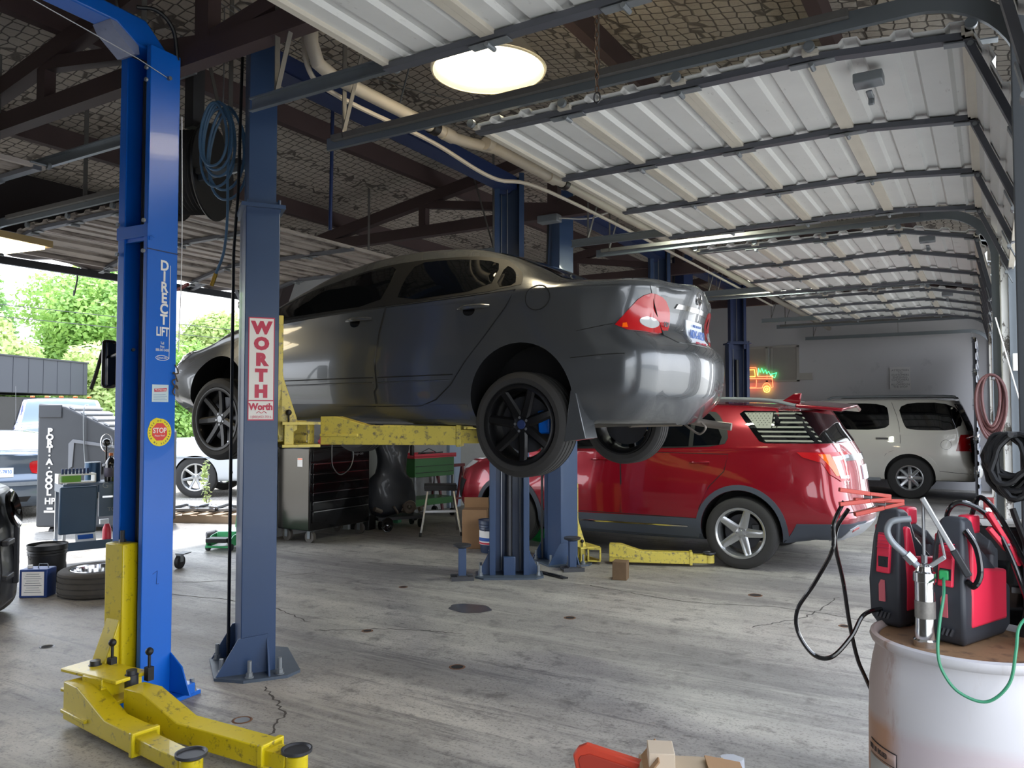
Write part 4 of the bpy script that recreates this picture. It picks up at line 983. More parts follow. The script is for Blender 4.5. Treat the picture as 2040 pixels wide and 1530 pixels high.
b = dl(0, 0); b.cyl((-.07, .06, .9), (-.07, .06, 3.7), .008, n=8); b.cyl((-.15, .09, .3), (-.15, .09, 3.6), .02, n=10); b.build('cable', M_dsteel, L1)
b = dl(0, 0); b.box((-.12, .10, .012), (.50, .42, .024)); b.build('base_plate', M_blue, L1, bevel=.003)
b = dl(0, 0); b.prism([(.0, .024), (.17, .024), (.10, .18), (0, .25)], .195, .205, 'y'); b.prism([(.205, .024), (.33, .024), (.25, .18), (.205, .26)], -.03, -.02, 'x'); b.box((.06, .23, .05), (.16, .06, .06)); b.build('gusset', M_blue, L1, bevel=.004)
for x, y in ((.10, .27), (.10, .02), (-.33, .27)): bolt(L1, (x, y, .024), TD, .07)
# top: bracket and beam that runs back over the camera
b = dl(0, 0); b.prism([(-3.2, 3.84), (-.16, 3.84), (-.03, 3.762), (.19, 3.762), (.19, 3.79), (.03, 3.93), (-3.2, 3.95)], -.235, -.085, 'x'); b.build('overhead_beam', M_blue, L1, bevel=.01)
b = dl(0, 0); b.prism([(-.20, 3.838), (-.16, 3.838), (-.02, 3.758), (-.012, 3.71), (-.04, 3.70), (-.17, 3.79)], -.238, -.082, 'x'); b.build('beam_bracket', mat('worn_grey_blue', '#7c86a5', .5, 0, 0, .2, 12, '#4b5568', .5, 20), L1)
b = dl(0, 0); b.tube(smoothpts([(-.05, -.06, 3.96), (-.0, .04, 3.97), (.01, .14, 3.90), (-.01, .19, 3.74)], 6), .012, 8); b.build('hydraulic_line', M_grease, L1)
b = dl(0, 0); b.tube([(.004, .12, 3.60), (.02, -.1, 3.63), (0.06, -3.0, 3.90)], .003, 5); b.cyl((0, .12, 3.60), (.02, .12, 3.60), .012, n=8); b.build('safety_wire', M_steel, L1)
b = dl(0, 0); b.tube(smoothpts([(.012, .21, 3.4), (.012, .225, 2.6), (.0, .222, 2.0)], 4), .003, 5); b.build('string', M_paper, L1)
# lettering
def dpt(y, z, off=.0015): return TD @ Vector((off, y, z))
def dplate(name, pts, mt, parent, off):
    b = MB(); b.ring_loft([[dpt(y, z, 0) for y, z in pts], [dpt(y, z, off) for y, z in pts]]); return b.build(name, mt, parent, smooth=0)
for i, ch in enumerate('DIRECT'): text('letter', ch, .082, M_white, L1, frame(dpt(.115, 2.49-.063*i), YP, (0, 0, 1)), .0008, sx=.95, bold=.0025)
text('letter', 'LIFT', .072, M_white, L1, frame(dpt(.108, 2.105), YP, (0, 0, 1)), .0008, sx=.66, bold=.002)
text('letter', 'Toll\nFree\n888-547-5438', .022, M_white, L1, frame(dpt(.108, 2.02), YP, (0, 0, 1)), .0008, sx=.7, line=.9)
b = MB(); b.tube([dpt(.108+.042*math.cos(a), 1.955+.014*math.sin(a)) for a in np.linspace(0, 6.28, 33)[:-1]], .0018, 5, closed=True); b.build('letter_oval', M_white, L1)
text('letter', 'Direct-Lift', .018, M_white, L1, frame(dpt(.108, 1.955), YP, (0, 0, 1)), .0008, sx=.85)
b = MB(); b.bar(dpt(.155, 2.50), dpt(.155, 1.95), .003, .001, XP); b.build('letter_rule', M_white, L1)
st = dplate('sticker', [(.045, 1.70), (.155, 1.70), (.155, 1.80), (.045, 1.80)], mat('sticker_pale_blue', '#c4d6dc', .5), L1, .002)
dplate('sticker_print', [(.06, 1.758), (.14, 1.762), (.143, 1.782), (.058, 1.776)], M_signred, st, .003)
text('letter', 'MONSTER', .017, M_paper, st, frame(dpt(.10, 1.769, .0032), YP, (0, 0, 1)), .0004)
for k in range(4): dplate('sticker_print', [(.055, 1.712+.010*k), (.145-.01*(k % 2), 1.712+.010*k), (.145-.01*(k % 2), 1.714+.010*k), (.055, 1.714+.010*k)], mat('sticker_ink_blue', '#3b6fa8', .5), st, .0026)
ss = dplate('stop_sticker', [(.1+(.080 if k not in (7, 8, 9) else .087)*math.cos(R(15*k)), 1.525+(.080 if k not in (7, 8, 9) else .087)*math.sin(R(15*k))) for k in range(24)], mat('sticker_yellow', '#e6d424', .45), L1, .002)
dplate('stop_octagon', [(.1+.054*math.cos(R(22.5+45*k)), 1.528+.054*math.sin(R(22.5+45*k))) for k in range(8)], mat('stop_red', '#d8453f', .45), ss, .0028)
text('letter', 'STOP', .042, M_paper, ss, frame(dpt(.10, 1.535, .003), YP, (0, 0, 1)), .0005, bold=.001, sx=.9)
text('letter', 'Please Read', .014, M_paper, ss, frame(dpt(.10, 1.506, .003), YP, (0, 0, 1)), .0005)
for k in range(26):
    a = R(100-k*13.8); p = dpt(.10+.066*math.cos(a), 1.526+.066*math.sin(a), .0025); tx = YP*math.sin(a)-Vector((0, 0, 1))*math.cos(a); ty = YP*math.cos(a)+Vector((0, 0, 1))*math.sin(a)
    text('letter', 'DO NOT OPERATE IN REVERSE '[k], .013, M_dkblue, ss, frame(p, tx, ty), .0004, bold=.0003)
# doodle left by a marker, cable clip and chain bundle
b = MB(); b.tube([dpt(.07, .72), dpt(.10, .735), dpt(.095, .66), dpt(.11, .66)], .0012, 4); b.build('scratch_mark', M_dkblue, L1, smooth=0)
b = MB(); b.tube(smoothpts([dpt(.19+.02*math.sin(k*1.9), 1.90-.015*k+.02*math.cos(k*2.3), .012+.008*(k % 2)) for k in range(11)], 4), .004, 5); b.build('knotted_string', mat('string_brown', '#54483a', .9), L1)
# carriage and arms, world coordinates on the floor
b = dl(0, 0); b.box((-.16, -.01, .50), (.155, .10, .80)); b.build('carriage', M_yel, L1, bevel=.008)
b = dl(0, 0); b.prism([(.04, .58), (-.02, .58), (-.17, .20), (-.17, .14), (.0, .14)], -.215, -.10, 'x'); b.build('carriage_gusset', M_yel, L1, bevel=.006)
b = dl(0, 0); b.cyl((-.17, 0, .90), (-.17, 0, .965), .012, n=10); b.cyl((-.17, 0, .90), (-.17, 0, .915), .02, n=6); b.build('carriage_stud', M_dsteel, L1)
b = dl(0, 0); b.box((-.02, -.20, .145), (.46, .20, .02)); b.box((-.02, -.20, .250), (.46, .20, .02)); b.box((-.05, -.12, .195), (.40, .04, .12)); b.box((.03, -.22, .195), (.16, .18, .12)); b.build('arm_yoke', M_yel, L1, bevel=.005)
aL = arm(L1, (-4.20, 2.46), (-3.08, 2.33), .03, .095, .12, M_yel, .34, .40, .10)
aR = arm(L1, (-3.84, 2.56), (-2.71, 2.60), .03, .095, .12, M_yel, .12, .36, .10)
for a_, (px, py) in ((aL, (-4.22, 2.58)), (aR, (-3.90, 2.585))):
    b = MB(); b.cyl((px, py, .10), (px, py, .262), .034, n=20); b.cyl((px, py, .255), (px, py, .285), .027, n=20); b.build('pivot_pin', M_dsteel, a_)
    b = MB(); b.cyl((px+.06, py+.06, .24), (px+.06, py+.06, .36), .008, n=8); b.sph((px+.06, py+.06, .375), .021); b.box((px+.06, py+.06, .26), (.035, .035, .07)); b.build('lock_knob', M_grease, a_)
# ------------------------------------------------------------------ lamps and overhead things
M_lamp = mat('lamp_glow_warm', (1, .86, .58), .5, emit=3.5)
hb = thing('high_bay_lamp', 'large round warm glowing ceiling lamp hanging beside the near door track', 'lamp', (-2.66, 4.12, 3.78))
b = MB(); b.lathe([(.35, 0), (.365, .012), (.33, .05), (.24, .16), (.13, .26), (.05, .30), (.001, .30)], n=48); b.lathe([(.36, 0), (.352, .004), (.32, .045), (.23, .15), (.12, .25)], n=48)
b.build('lamp_shade', mat('lamp_shade_inside', '#d8d2c2', .4, .3), hb, recalc=False)
b = MB(); b.lathe([(.001, .012), (.20, .012), (.30, .028), (.31, .04), (.001, .045)], n=48); b.build('lamp_glass', M_lamp, hb)
b = MB(); b.cyl((0, 0, .28), (0, 0, .62), .012, n=8); b.build('lamp_stem', M_dsteel, hb)
pl = D.lights.new('lamp_light', 'AREA'); pl.shape = 'DISK'; pl.size = .6; pl.energy = 1.8; pl.color = (1, .82, .55)
po = D.objects.new('lamp_light', pl); COL.objects.link(po); po.parent = hb; po.location = (0, 0, -.01)
M_tubeL = mat('fluorescent_glow', (.93, 1, .80), .5, emit=4)
def strip(x0, x1, y, z, label, en, col=(.93, 1, .82)):
    t = thing('fluorescent_light', label, 'lamp', ((x0+x1)/2, y, z)); L = x1-x0
    b = MB(); b.prism([(-.07, .0), (-.03, .05), (.03, .05), (.07, .0)], -L/2, L/2, 'x'); b.build('lamp_housing', mat('lamp_housing_white', '#c9c9bd', .5), t)
    for s_ in (-.03, .03):
        b = MB(); b.cyl((-L/2+.02, s_, -.018), (L/2-.02, s_, -.018), .014, n=10); b.build('lamp_tube', M_tubeL, t)
    b = MB(); b.cyl((-L/2+.1, 0, .05), (-L/2+.1, 0, roofz((x0+x1)/2)-z-.05), .003, n=5); b.cyl((L/2-.1, 0, .05), (L/2-.1, 0, roofz((x0+x1)/2)-z-.05), .003, n=5); b.build('hanging_wire', M_dsteel, t)
    l = D.lights.new('lamp_light', 'AREA'); l.shape = 'RECTANGLE'; l.size = L; l.size_y = .12; l.energy = en; l.color = col
    o = D.objects.new('lamp_light', l); COL.objects.link(o); o.parent = t; o.location = (0, 0, -.05); return t
strip(-2.78, -2.08, 7.45, 3.56, 'fluorescent strip light over the gap between the two nearest open doors', 9)
strip(-2.95, -2.15, 11.4, 3.56, 'smaller looking fluorescent strip light farther back between the white doors', 9)
# hanging light panel at the left edge
t = thing('hanging_light_panel', 'bright slatted light fixture at the left edge under the awning line', 'lamp', (-6.22, 3.24, 2.90), R(8))
b = MB(); b.box((-.15, -.28, .03), (.5, .75, .05)); b.build('lamp_housing', mat('lamp_frame_tan', '#b79c6a', .5), t)
b = MB()
for k in range(5): b.box((-.15, -.56+.14*k, -.004), (.44, .10, .02))
b.build('lamp_glass', M_lamp, t)
b = MB(); b.cyl((-.15, -.28, .05), (-.15, -.28, 1.2), .006, n=6); b.build('hanging_wire', M_dsteel, t)
# chain
ch = thing('hanging_chain', 'rusty chain with a clip hanging beside the large round lamp', 'chain', (-1.58, 3.40, 3.12))
b = MB(); m_ch = mat('rusty_chain', '#6b5444', .6, .5)
for k in range(34):
    z = .06+.033*k; v = [(.009*math.cos(a), 0, .021*math.sin(a)) for a in np.linspace(0, 6.28, 11)[:-1]]
    b.T = Matrix.Translation((0, 0, z)) @ Matrix.Rotation(R(90*(k % 2)), 4, 'Z'); b.tube(v, .003, 5, closed=True)
b.T = Matrix.Identity(4); b.build('chain', m_ch, ch)
b = MB(); b.tube([(.016*math.cos(a), 0, .018+.026*math.sin(a)) for a in np.linspace(0, 6.28, 15)[:-1]], .004, 6, closed=True); b.build('clip', M_dsteel, ch)
# plastic waste pipe along the roof
m_pvc = mat('cream_plastic_pipe', '#b5ada0', .5, 0, 0, .08, 5)
pp = thing('drain_pipe', 'cream plastic drain pipe running along under the roof past the round lamp', 'pipe', (0, 0, 0))
b = MB(); b.tube([(-3.43, 3.36, 4.3), (-3.43, 3.36, 3.85), (-3.43, 3.42, 3.74), (-3.43, 3.55, 3.71), (-3.41, 4.80, 3.70), (-3.36, 4.98, 3.70), (-3.24, 5.12, 3.68), (-3.20, 5.95, 3.66), (-3.18, 6.1, 3.66), (-3.16, 19.4, 3.60)], .043, 14); b.build('pipe', m_pvc, pp)
for y, x in ((4.72, -3.41), (5.08, -3.27), (5.95, -3.20), (9.0, -3.17)): b = MB(); b.cyl((x, y-.06, 3.70 if y < 5.5 else 3.66), (x, y+.06, 3.70 if y < 5.5 else 3.66), .051, n=16); b.build('coupling', m_pvc, pp)
for y, x in ((4.55, -3.41), (6.15, -3.18)): b = MB(); b.cyl((x, y-.035, 3.70 if y < 5.5 else 3.66), (x, y+.035, 3.70 if y < 5.5 else 3.66), .053, n=16); b.build('rubber_clamp', M_grease, pp)
b = MB(); b.tube(smoothpts([(-3.52, 3.40, 4.2), (-3.52, 3.42, 3.75), (-3.50, 3.7, 3.64), (-3.48, 4.6, 3.63), (-3.38, 5.3, 3.52), (-3.25, 6.0, 3.56), (-3.22, 9, 3.55), (-3.2, 14, 3.5)], 8), .016, 8); part_label(b.build('conduit', m_pvc, pp), 'thin cream conduit slung under the pipe')
b = MB(); b.bar((-3.46, 4.20, 3.70), (-3.25, 4.25, 4.45), .012, .004, (0, 1, 0)); b.build('perforated_hanger', M_galv, pp)
# blue air hose coil and the hose reel
m_bh = mat('blue_grey_hose', '#4c6f8e', .5, 0, 0, .1, 8); m_rh = mat('faded_red_hose', '#7e2f33', .5)
hc = thing('hose_coil', 'coiled blue air hose hanging from the roof beside the bright blue post', 'hose', (-4.53, 3.60, 3.50))
b = MB()
rnd = random.Random(5)
for k in range(6):
    w_, h_, ox, oz, yy = .10+.012*k, .22+.018*k, rnd.uniform(-.035, .03), rnd.uniform(-.03, .02), (k-3)*.022
    b.tube([(ox+w_*math.cos(a)*(1-.25*math.sin(a)), yy+.03*math.cos(a), oz+.02+h_*math.sin(a)-(h_-.24)) for a in np.linspace(0, 6.283, 33)[:-1]], .0095, 7, closed=True)
b.tube(smoothpts([(.03, 0, .24), (.10, 0, .1), (.09, -.01, -.2), (.08, 0, -.5), (.05, 0, -.75), (-.03, 0, -.90)], 7), .0095, 8)
b.build('hose', m_bh, hc)
b = MB(); b.cyl((-.03, 0, -.90), (-.075, 0, -.98), .014, n=8); part_label(b.build('hose_fitting', mat('brass', '#b8953f', .35, .8), hc), 'brass hose fitting')
b = MB(); b.tube(smoothpts([(0, 0, .24), (-.01, 0, .29), (.02, 0, .32), (.02, 0, .95)], 5), .005, 6); b.build('hook', M_steel, hc)
hr = thing('hose_reel', 'black hose reel mounted behind the bright blue post', 'hose reel', (-5.15, 3.85, 3.46))
b = MB(); ax = Vector((.86, .45, 0)).normalized()
for k in range(7): b.lathe([(.30, -.10+.033*k-.0165), (.315, -.10+.033*k), (.30, -.10+.033*k+.0165)], (0, 0, 0), ax, 36)
b.lathe([(.30, -.12), (.30, .14)], (0,0,0), ax, 36); b.build('hose', M_rubber, hr)
b = MB(); b.lathe([(.05, .14), (.36, .14), (.365, .15), (.36, .16), (.05, .16)], (0,0,0), ax, 40, True); b.lathe([(.05, -.14), (.36, -.14), (.36, -.15), (.05, -.15)], (0,0,0), ax, 40, True); b.build('reel_flange', M_grease, hr)
b = MB(); b.box((0, 0, .65), (.1, .1, .62)); b.build('bracket', M_dsteel, hr)
b = MB(); b.tube(smoothpts([(.1, -.25, -.2), (.16, -.33, -.45), (.18, -.33, -.8), (.26, -.33, -.95), (.40, -.33, -.93)], 7), .013, 8); part_label(b.build('red_hose', m_rh, hr), 'faded red hose hanging down')
# junction boxes on the truss, thin cables
t = thing('junction_box', 'small grey junction box fixed to the roof truss above the hanging blue hose', 'electrical box', (-4.72, 3.38, 4.0)); b = MB(); b.box((0, 0, 0), (.24, .16, .10)); b.build('box', M_galv, t, bevel=.008); b = MB(); b.cyl((.05, 0, .05), (.05, 0, .2), .012, n=8); b.build('conduit', M_galv, t)
t = thing('junction_box', 'small grey junction box on the truss between the two middle lift posts', 'electrical box', (-3.98, 7.36, 3.70)); b = MB(); b.box((0, 0, 0), (.24, .12, .08)); b.build('box', M_galv, t, bevel=.008); b = MB(); b.tube(smoothpts([(.1,0,0),(.5,0,-.05),(.9,0,.05),(1.2,0,.12)], 5), .007, 6); b.build('wire', M_paper, t)
for i, (a, c_, sg_) in enumerate((((-4.3, 3.3, 4.35), (-2.6, 6.5, 4.0), .35), ((-4.2, 3.4, 4.3), (-3.0, 5.5, 4.1), .2))):
    b = MB(); P = [Vector(a).lerp(Vector(c_), k/12)-Vector((0, 0, sg_*4*(k/12)*(1-k/12))) for k in range(13)]; b.tube(P, .004, 5)
    tag(b.build('slack_wire', M_steel), ['slack thin wire drooping below the roof, lower of the pair beside the drain pipe', 'slack thin wire drooping below the roof, upper of the pair beside the drain pipe'][i], 'wire')
t = thing('blue_pole', 'thin dark blue pole hanging down from the roof beside the navy post', 'pole', (-4.95, 5.1, 3.25)); b = MB(); b.cyl((0,0,0),(.02,0,1.25),.016,n=8); b.build('pole', M_dkblue, t)
# ------------------------------------------------------------------ back wall things
M_neonr = mat('neon_red', (1, .12, .05), .4, emit=1.1); M_neony = mat('neon_yellow', (1, .62, .08), .4, emit=1.1); M_neong = mat('neon_green', (.05, 1, .25), .4, emit=1.0)
ns = thing('neon_sign', 'glowing neon sign of a red pickup truck carrying a green tree on the back wall', 'neon sign', (-5.33, 19.52, 2.14))
def neon(P, m_, nm, cl=False): b = MB(); b.tube([(p[0], 0, p[1]) for p in P], .008, 6, closed=cl); b.build(nm, m_, ns)
S_ = 1.0
neon([(0,.12),(.03,.33),(.14,.38),(.25,.62),(.46,.62),(.50,.40),(.86,.40),(.84,.33),(.86,.14),(.80,.12)], M_neonr, 'red_tube')
neon([(.22,.12),(.60,.12)], M_neonr, 'red_tube'); neon([(.04,.36),(.84,.34)], M_neonr, 'red_tube'); neon([(.25,.30),(.26,.14),(.46,.14),(.47,.32)], M_neonr, 'red_tube')
for cx_ in (.11, .71):
    neon([(cx_+.10*math.cos(a), .12+.12*math.sin(a)) for a in np.linspace(0, math.pi, 12)], M_neonr, 'red_tube')
    neon([(cx_+.075*math.cos(a), .09+.075*math.sin(a)) for a in np.linspace(0, 6.28, 17)[:-1]], M_neony, 'yellow_tube', True); neon([(cx_+.03*math.cos(a), .09+.03*math.sin(a)) for a in np.linspace(0, 6.28, 9)[:-1]], M_neony, 'yellow_tube', True)
neon([(.20,.40),(.28,.57),(.42,.57),(.44,.40)], M_neony, 'yellow_tube', True)
neon([(.50,.42),(.52,.60),(.56,.50),(.60,.60),(.64,.48),(.68,.56),(.72,.46),(.76,.52),(.80,.44),(.95,.48),(.90,.36),(.80,.42)], M_neong, 'green_tube')
nb = thing('notice', 'small grey printed notice on the back wall above the white car', 'sign', (-1.72, 19.57, 2.42))
b = MB(); b.box((0, 0, 0), (.42, .012, .52)); b.build('board', mat('dim_paper', '#d0cfcf', .7), nb)
text('lettering', 'ATTENTION\nTO\nCUSTOMERS\nENTERING\nCUSTOMERS\nNOT\nALLOWED IN\nTHE SHOP', .062, mat('ink', '#77777b', .7), nb, frame((0, -.008, .0), (1, 0, 0), (0, 0, 1)), .001, line=.85)
# ------------------------------------------------------------------ floor things inside
# black roll cab
cb = thing('tool_chest', 'large black rolling tool chest with seven drawers under the raised sedan', 'tool chest', (-7.82, 7.78, 0))
Wc, Dc, H0, H1 = 1.12, .56, .16, 1.20
cb.rotation_euler = (0, 0, R(90))   # local -y faces +x
cb.location = (-7.62, 7.80, 0)
b = MB(); b.box((0, 0, (H0+H1)/2), (Wc, Dc, H1-H0)); b.build('body', M_gblack, cb, bevel=.012)
z = H1-.19
hs = [.13, .12, .115, .115, .12, .16]
for i, h in enumerate(hs):
    z0 = z-h
    b = MB(); b.box((0, -Dc/2-.008, (z+z0)/2), (Wc-.09, .018, h-.012)); d_ = b.build('drawer', M_gblack, cb, bevel=.004)
    b = MB(); b.box((0, -Dc/2-.022, z-.012), (Wc-.10, .014, .012)); b.build('drawer_pull', M_chrome, d_); z = z0
b = MB(); b.box((0, -Dc/2-.008, H1-.10), (Wc-.09, .018, .15)); d_ = b.build('drawer', M_gblack, cb, bevel=.004)
text('lettering', 'Snap-on', .06, M_steel, cb, frame((.30, -Dc/2-.019, H1-.10), (1, 0, 0), (0, 0, 1)), .001, sx=1.1, shear=.2)
b = MB(); b.box((-Wc/2-.004, 0, (H0+H1)/2), (.008, Dc-.02, H1-H0-.04)); part_label(b.build('side_panel', mat('polished_dark_side', '#55534f', .18, .8), cb), 'shiny grey side panel')
b = MB(); b.box((-Wc/2-.010, -.12, 1.02), (.003, .09, .11)); b.build('sticker', M_paper, cb); b = MB(); b.box((-Wc/2-.0115, -.12, 1.062), (.003, .08, .016)); b.build('sticker_band', M_amber, cb)
b = MB(); b.box((0, 0, H1+.012), (Wc+.02, Dc+.02, .03)); b.build('worktop', M_grease, cb, bevel=.006)
for sx in (-.46, .46):
    for sy in (-.2, .2):
        b = MB(); b.cyl((sx-.022, sy, .075), (sx+.022, sy, .075), .075, n=24); c_ = b.build('caster', mat('caster_grey', '#57524d', .6), cb)
        b = MB(); b.box((sx-.032, sy, .11), (.006, .05, .11)); b.box((sx+.032, sy, .11), (.006, .05, .11)); b.box((sx, sy, .155), (.08, .08, .012)); b.build('caster_fork', M_galv, c_)
tag((lambda b: (b.tube(smoothpts([(-7.33, 7.62, 1.23), (-7.315, 7.60, 1.1), (-7.31, 7.62, .95), (-7.31, 7.75, .84), (-7.31, 7.92, .90), (-7.31, 8.0, 1.05), (-7.33, 7.99, 1.23)], 8), .007, 7), b.build('cable_loop', M_steel))[1])(MB()), 'grey cable loop hanging down over the drawers of the black tool chest', 'cable')
its = [('power_tool', 'red and black power tool lying on the black tool chest', 'tool', (-7.42, 7.58), (.16, .07, .07), M_red), ('parts_tray', 'red parts tray on the black tool chest under the yellow lift arm', 'tray', (-7.45, 7.78), (.18, .13, .05), mat('dark_red', '#6e1f24', .5)), ('rag_pile', 'crumpled dark rag on the black tool chest at its right end', 'rag', (-7.5, 8.1), (.2, .2, .05), M_grease)]
for nm, lb, ct, (x, y), (a_, c_, h_), m_ in its:
    t = thing(nm, lb, ct, (x, y, 1.229))
    b = MB(); b.box((0, 0, h_/2), (a_, c_, h_)); 
    if nm == 'power_tool': b.cyl((-.1, 0, h_*.6), (.12, 0, h_*.6), h_*.45, n=14); b.box((-.05, 0, h_), (.04, .05, .08))
    b.build('body', m_, t, bevel=.012, seg=3)
t = thing('socket_rack', 'chrome rack of sockets standing on the left end of the black tool chest', 'sockets', (-7.55, 7.34, 1.229), R(10)); b = MB(); b.box((0, 0, .01), (.26, .10, .02)); b.build('rack', M_galv, t)
for k in range(9):
    b = MB(); b.cyl((-.11+.027*k, 0, .02), (-.11+.027*k, 0, .065), .011, n=10); b.build('socket', M_chrome, t)
# step ladder
ld = thing('step_ladder', 'short aluminium step ladder with a black top standing in front of the red car', 'ladder', (-6.50, 8.86, 0), R(38))
for sx in (-1, 1):
    b = MB(); b.bar((sx*.27, -.28, 0), (sx*.17, -.06, .62), .025, .075, (0, 1, 0)); l_ = b.build('rail', M_alum, ld, bevel=.003)
    b = MB(); b.bar((sx*.275, -.285, 0), (sx*.27, -.27, .04), .035, .085, (0, 1, 0)); b.build('foot', M_grease, l_)
    b = MB(); b.bar((sx*.25, .30, 0), (sx*.16, .07, .62), .022, .03, (0, 1, 0)); l_ = b.build('rear_leg', M_alum, ld)
    b = MB(); b.bar((sx*.252, .305, 0), (sx*.248, .295, .04), .03, .04, (0, 1, 0)); b.build('foot', M_grease, l_)
b = MB(); b.box((0, -.17, .32), (.42, .09, .03)); b.build('step', M_alum, ld)
b = MB(); b.box((0, 0, .655), (.44, .28, .03)); b.box((0, -.135, .63), (.44, .012, .08)); b.box((0, .135, .63), (.44, .012, .08)); b.build('top_cap', M_grease, ld, bevel=.006)
# green cart
gc = thing('service_cart', 'green metal service cart with red edges by the grey stucco wall', 'tool cart', (-7.75, 10.15, 0), R(80))
b = MB(); b.box((0, 0, .80), (.85, .45, .30)); b.build('drawer_box', M_green, gc, bevel=.006)
b = MB(); b.box((0, 0, .96), (.90, .50, .03)); b.box((0, -.24, .985), (.90, .02, .05)); b.box((0, .24, .985), (.90, .02, .05)); part_label(b.build('top_tray', M_red, gc), 'red rimmed top tray')
b = MB(); b.box((0, 0, .26), (.85, .45, .10)); b.build('lower_shelf', M_green, gc)
for z_ in (.72, .82): b = MB(); b.box((0, -.232, z_), (.8, .01, .006)); b.build('drawer_gap', M_grease, gc)
for sx in (-.41, .41):
    for sy in (-.21, .21):
        b = MB(); b.bar((sx, sy, .12), (sx, sy, .66), .03, .03); b.build('leg', M_steel, gc)
        b = MB(); b.cyl((sx-.02, sy, .06), (sx+.02, sy, .06), .06, n=18); b.build('caster', M_grease, gc)
tag((lambda b: (b.tube([(-7.7, 9.9, 1.0), (-7.6, 10.05, 1.09), (-7.6, 10.3, 1.0)], .008, 6), b.tube([(-7.75, 10.0, .99), (-7.55, 10.35, 1.02)], .012, 6), b.box((-7.7, 10.1, 1.01), (.14, .2, .03)), b.build('pry_tools', M_dsteel))[-1])(MB()), 'loose dark steel tools lying on the green cart', 'tools')
t = thing('spray_bottle', 'small black and red spray bottle on the green cart', 'bottle', (-7.88, 9.98, .977)); b = MB(); b.lathe([(.001,0),(.035,0),(.036,.14),(.02,.17),(.014,.19),(.001,.19)], n=16); b.build('bottle', M_grease, t); b = MB(); b.box((0,-.02,.21),(.03,.07,.03)); b.build('trigger', M_red, t)
# red sawhorse behind the cart
t = thing('trestle', 'dark red metal trestle stand behind the green cart', 'stand', (-7.95, 11.1, 0), R(80)); b = MB()
for sx in (-.3, .3): b.bar((sx-.05, -.2, 0), (sx, 0, .75), .035, .035); b.bar((sx+.05, .2, 0), (sx, 0, .75), .035, .035)
b.bar((-.35, 0, .75), (.35, 0, .75), .05, .05); b.bar((-.3, -.15, .2), (.3, -.15, .2), .03, .03); b.build('frame', mat('dark_red', '#6e1f24'), t)
# black fender liner leaning on a parts trolley
fl_ = thing('fender_liner', 'large dirty black plastic fender liner standing on end right of the tool chest', 'car part', (-7.45, 8.95, .2), R(60))
b = MB(); rings = []
for i in range(15):
    u = i/14; z = 1.1*u; wv = .26+.04*math.sin(u*7)+(.06 if u < .5 else 0)
    rings.append([(wv*math.sin(a)*(1+.06*math.sin(5*a+u*9)), -.13*math.cos(a)*(1+.15*math.sin(u*12+a*3)), z+.03*math.sin(a*3)) for a in np.linspace(-1.5, 1.5, 17)])
b.ring_loft(rings, False, False); o = b.build('liner', mat('dusty_black_plastic', '#23262c', .45, 0, .2, .3, 6, '#6e6a62', .35, 3), fl_); s_ = o.modifiers.new('s', 'SOLIDIFY'); s_.thickness = .006
pt = thing('parts_trolley', 'low wheeled trolley piled with scrap parts under the black fender liner', 'trolley', (-7.40, 9.02, 0), R(60))
b = MB(); b.box((0, 0, .15), (.70, .42, .04)); b.build('deck', M_dsteel, pt)
for sx in (-.3, .3):
    for sy in (-.17, .17):
        b = MB(); b.cyl((sx-.02, sy, .06), (sx+.02, sy, .06), .06, n=18); b.build('caster', M_grease, pt)
rnd = random.Random(9); b = MB()
for k in range(16):
    p = Vector((rnd.uniform(-.3, .3), rnd.uniform(-.2, .15), rnd.uniform(.2, .30))); q = p+Vector((rnd.uniform(-.12, .12), rnd.uniform(-.06, .06), rnd.uniform(-.02, .12))); b.tube([p, q], rnd.uniform(.012, .035), 8)
b.lathe([(.09, -.02), (.10, 0), (.09, .02), (.03, .02), (.03, -.02)], (.12, -.2, .30), (0, 1, .2), 20); o = b.build('scrap_parts', mat('rusty_parts', '#7a7067', .5, .5, 0, .35, 15), pt); o['kind'] = 'stuff'
t = thing('work_light', 'round black work light lying by the wheels of the tool chest', 'lamp', (-7.22, 8.56, .10), R(20)); b = MB(); b.lathe([(.001,-.06),(.05,-.06),(.09,.02),(.10,.05),(.085,.05),(.001,.0)], (0,0,0), (.8,-.5,0), 24); b.build('lamp_body', M_gblack, t)
t = thing('battery', 'black car battery box on the floor behind the tool chest', 'battery', (-7.66, 8.60, 0), R(10)); b = MB(); b.box((0,0,.10),(.30,.2,.20)); b.build('case', M_grease, t, bevel=.012); b = MB(); b.cyl((-.1,0,.2),(-.1,0,.22),.012,n=10); b.cyl((.1,0,.2),(.1,0,.22),.012,n=10); b.build('terminal', M_steel, t)
t = thing('drain_jug', 'green jug standing behind the black fender liner', 'jug', (-7.75, 9.35, 0), R(15)); b = MB(); b.prism([(-.12,0),(.12,0),(.12,.28),(.04,.36),(-.04,.36),(-.12,.28)], -.07, .07); b.build('jug_body', mat('pale_green_plastic', '#3f7f5f', .5), t, bevel=.01); b = MB(); b.cyl((0,0,.36),(0,0,.40),.025,n=12); b.build('cap', M_paper, t)
# whitish board and steel cabinet on the left wall, seen over the chest
t = thing('metal_locker', 'pale grey steel locker on the left wall behind the fender liner', 'cabinet', (-7.95, 8.75, 0), R(90)); b = MB(); b.box((0,0,.8),(.62,.30,1.6)); b.build('body', mat('pale_locker', '#9fa3a0', .5), t, bevel=.005)
for sx in (-.155, .155):
    b = MB(); b.box((sx,-.155,.82),(.29,.015,1.45)); d_ = b.build('door', mat('pale_locker', '#9fa3a0'), t, bevel=.003); b = MB(); b.box((sx*.3,-.17,.9),(.02,.02,.1)); b.build('handle', M_chrome, d_)
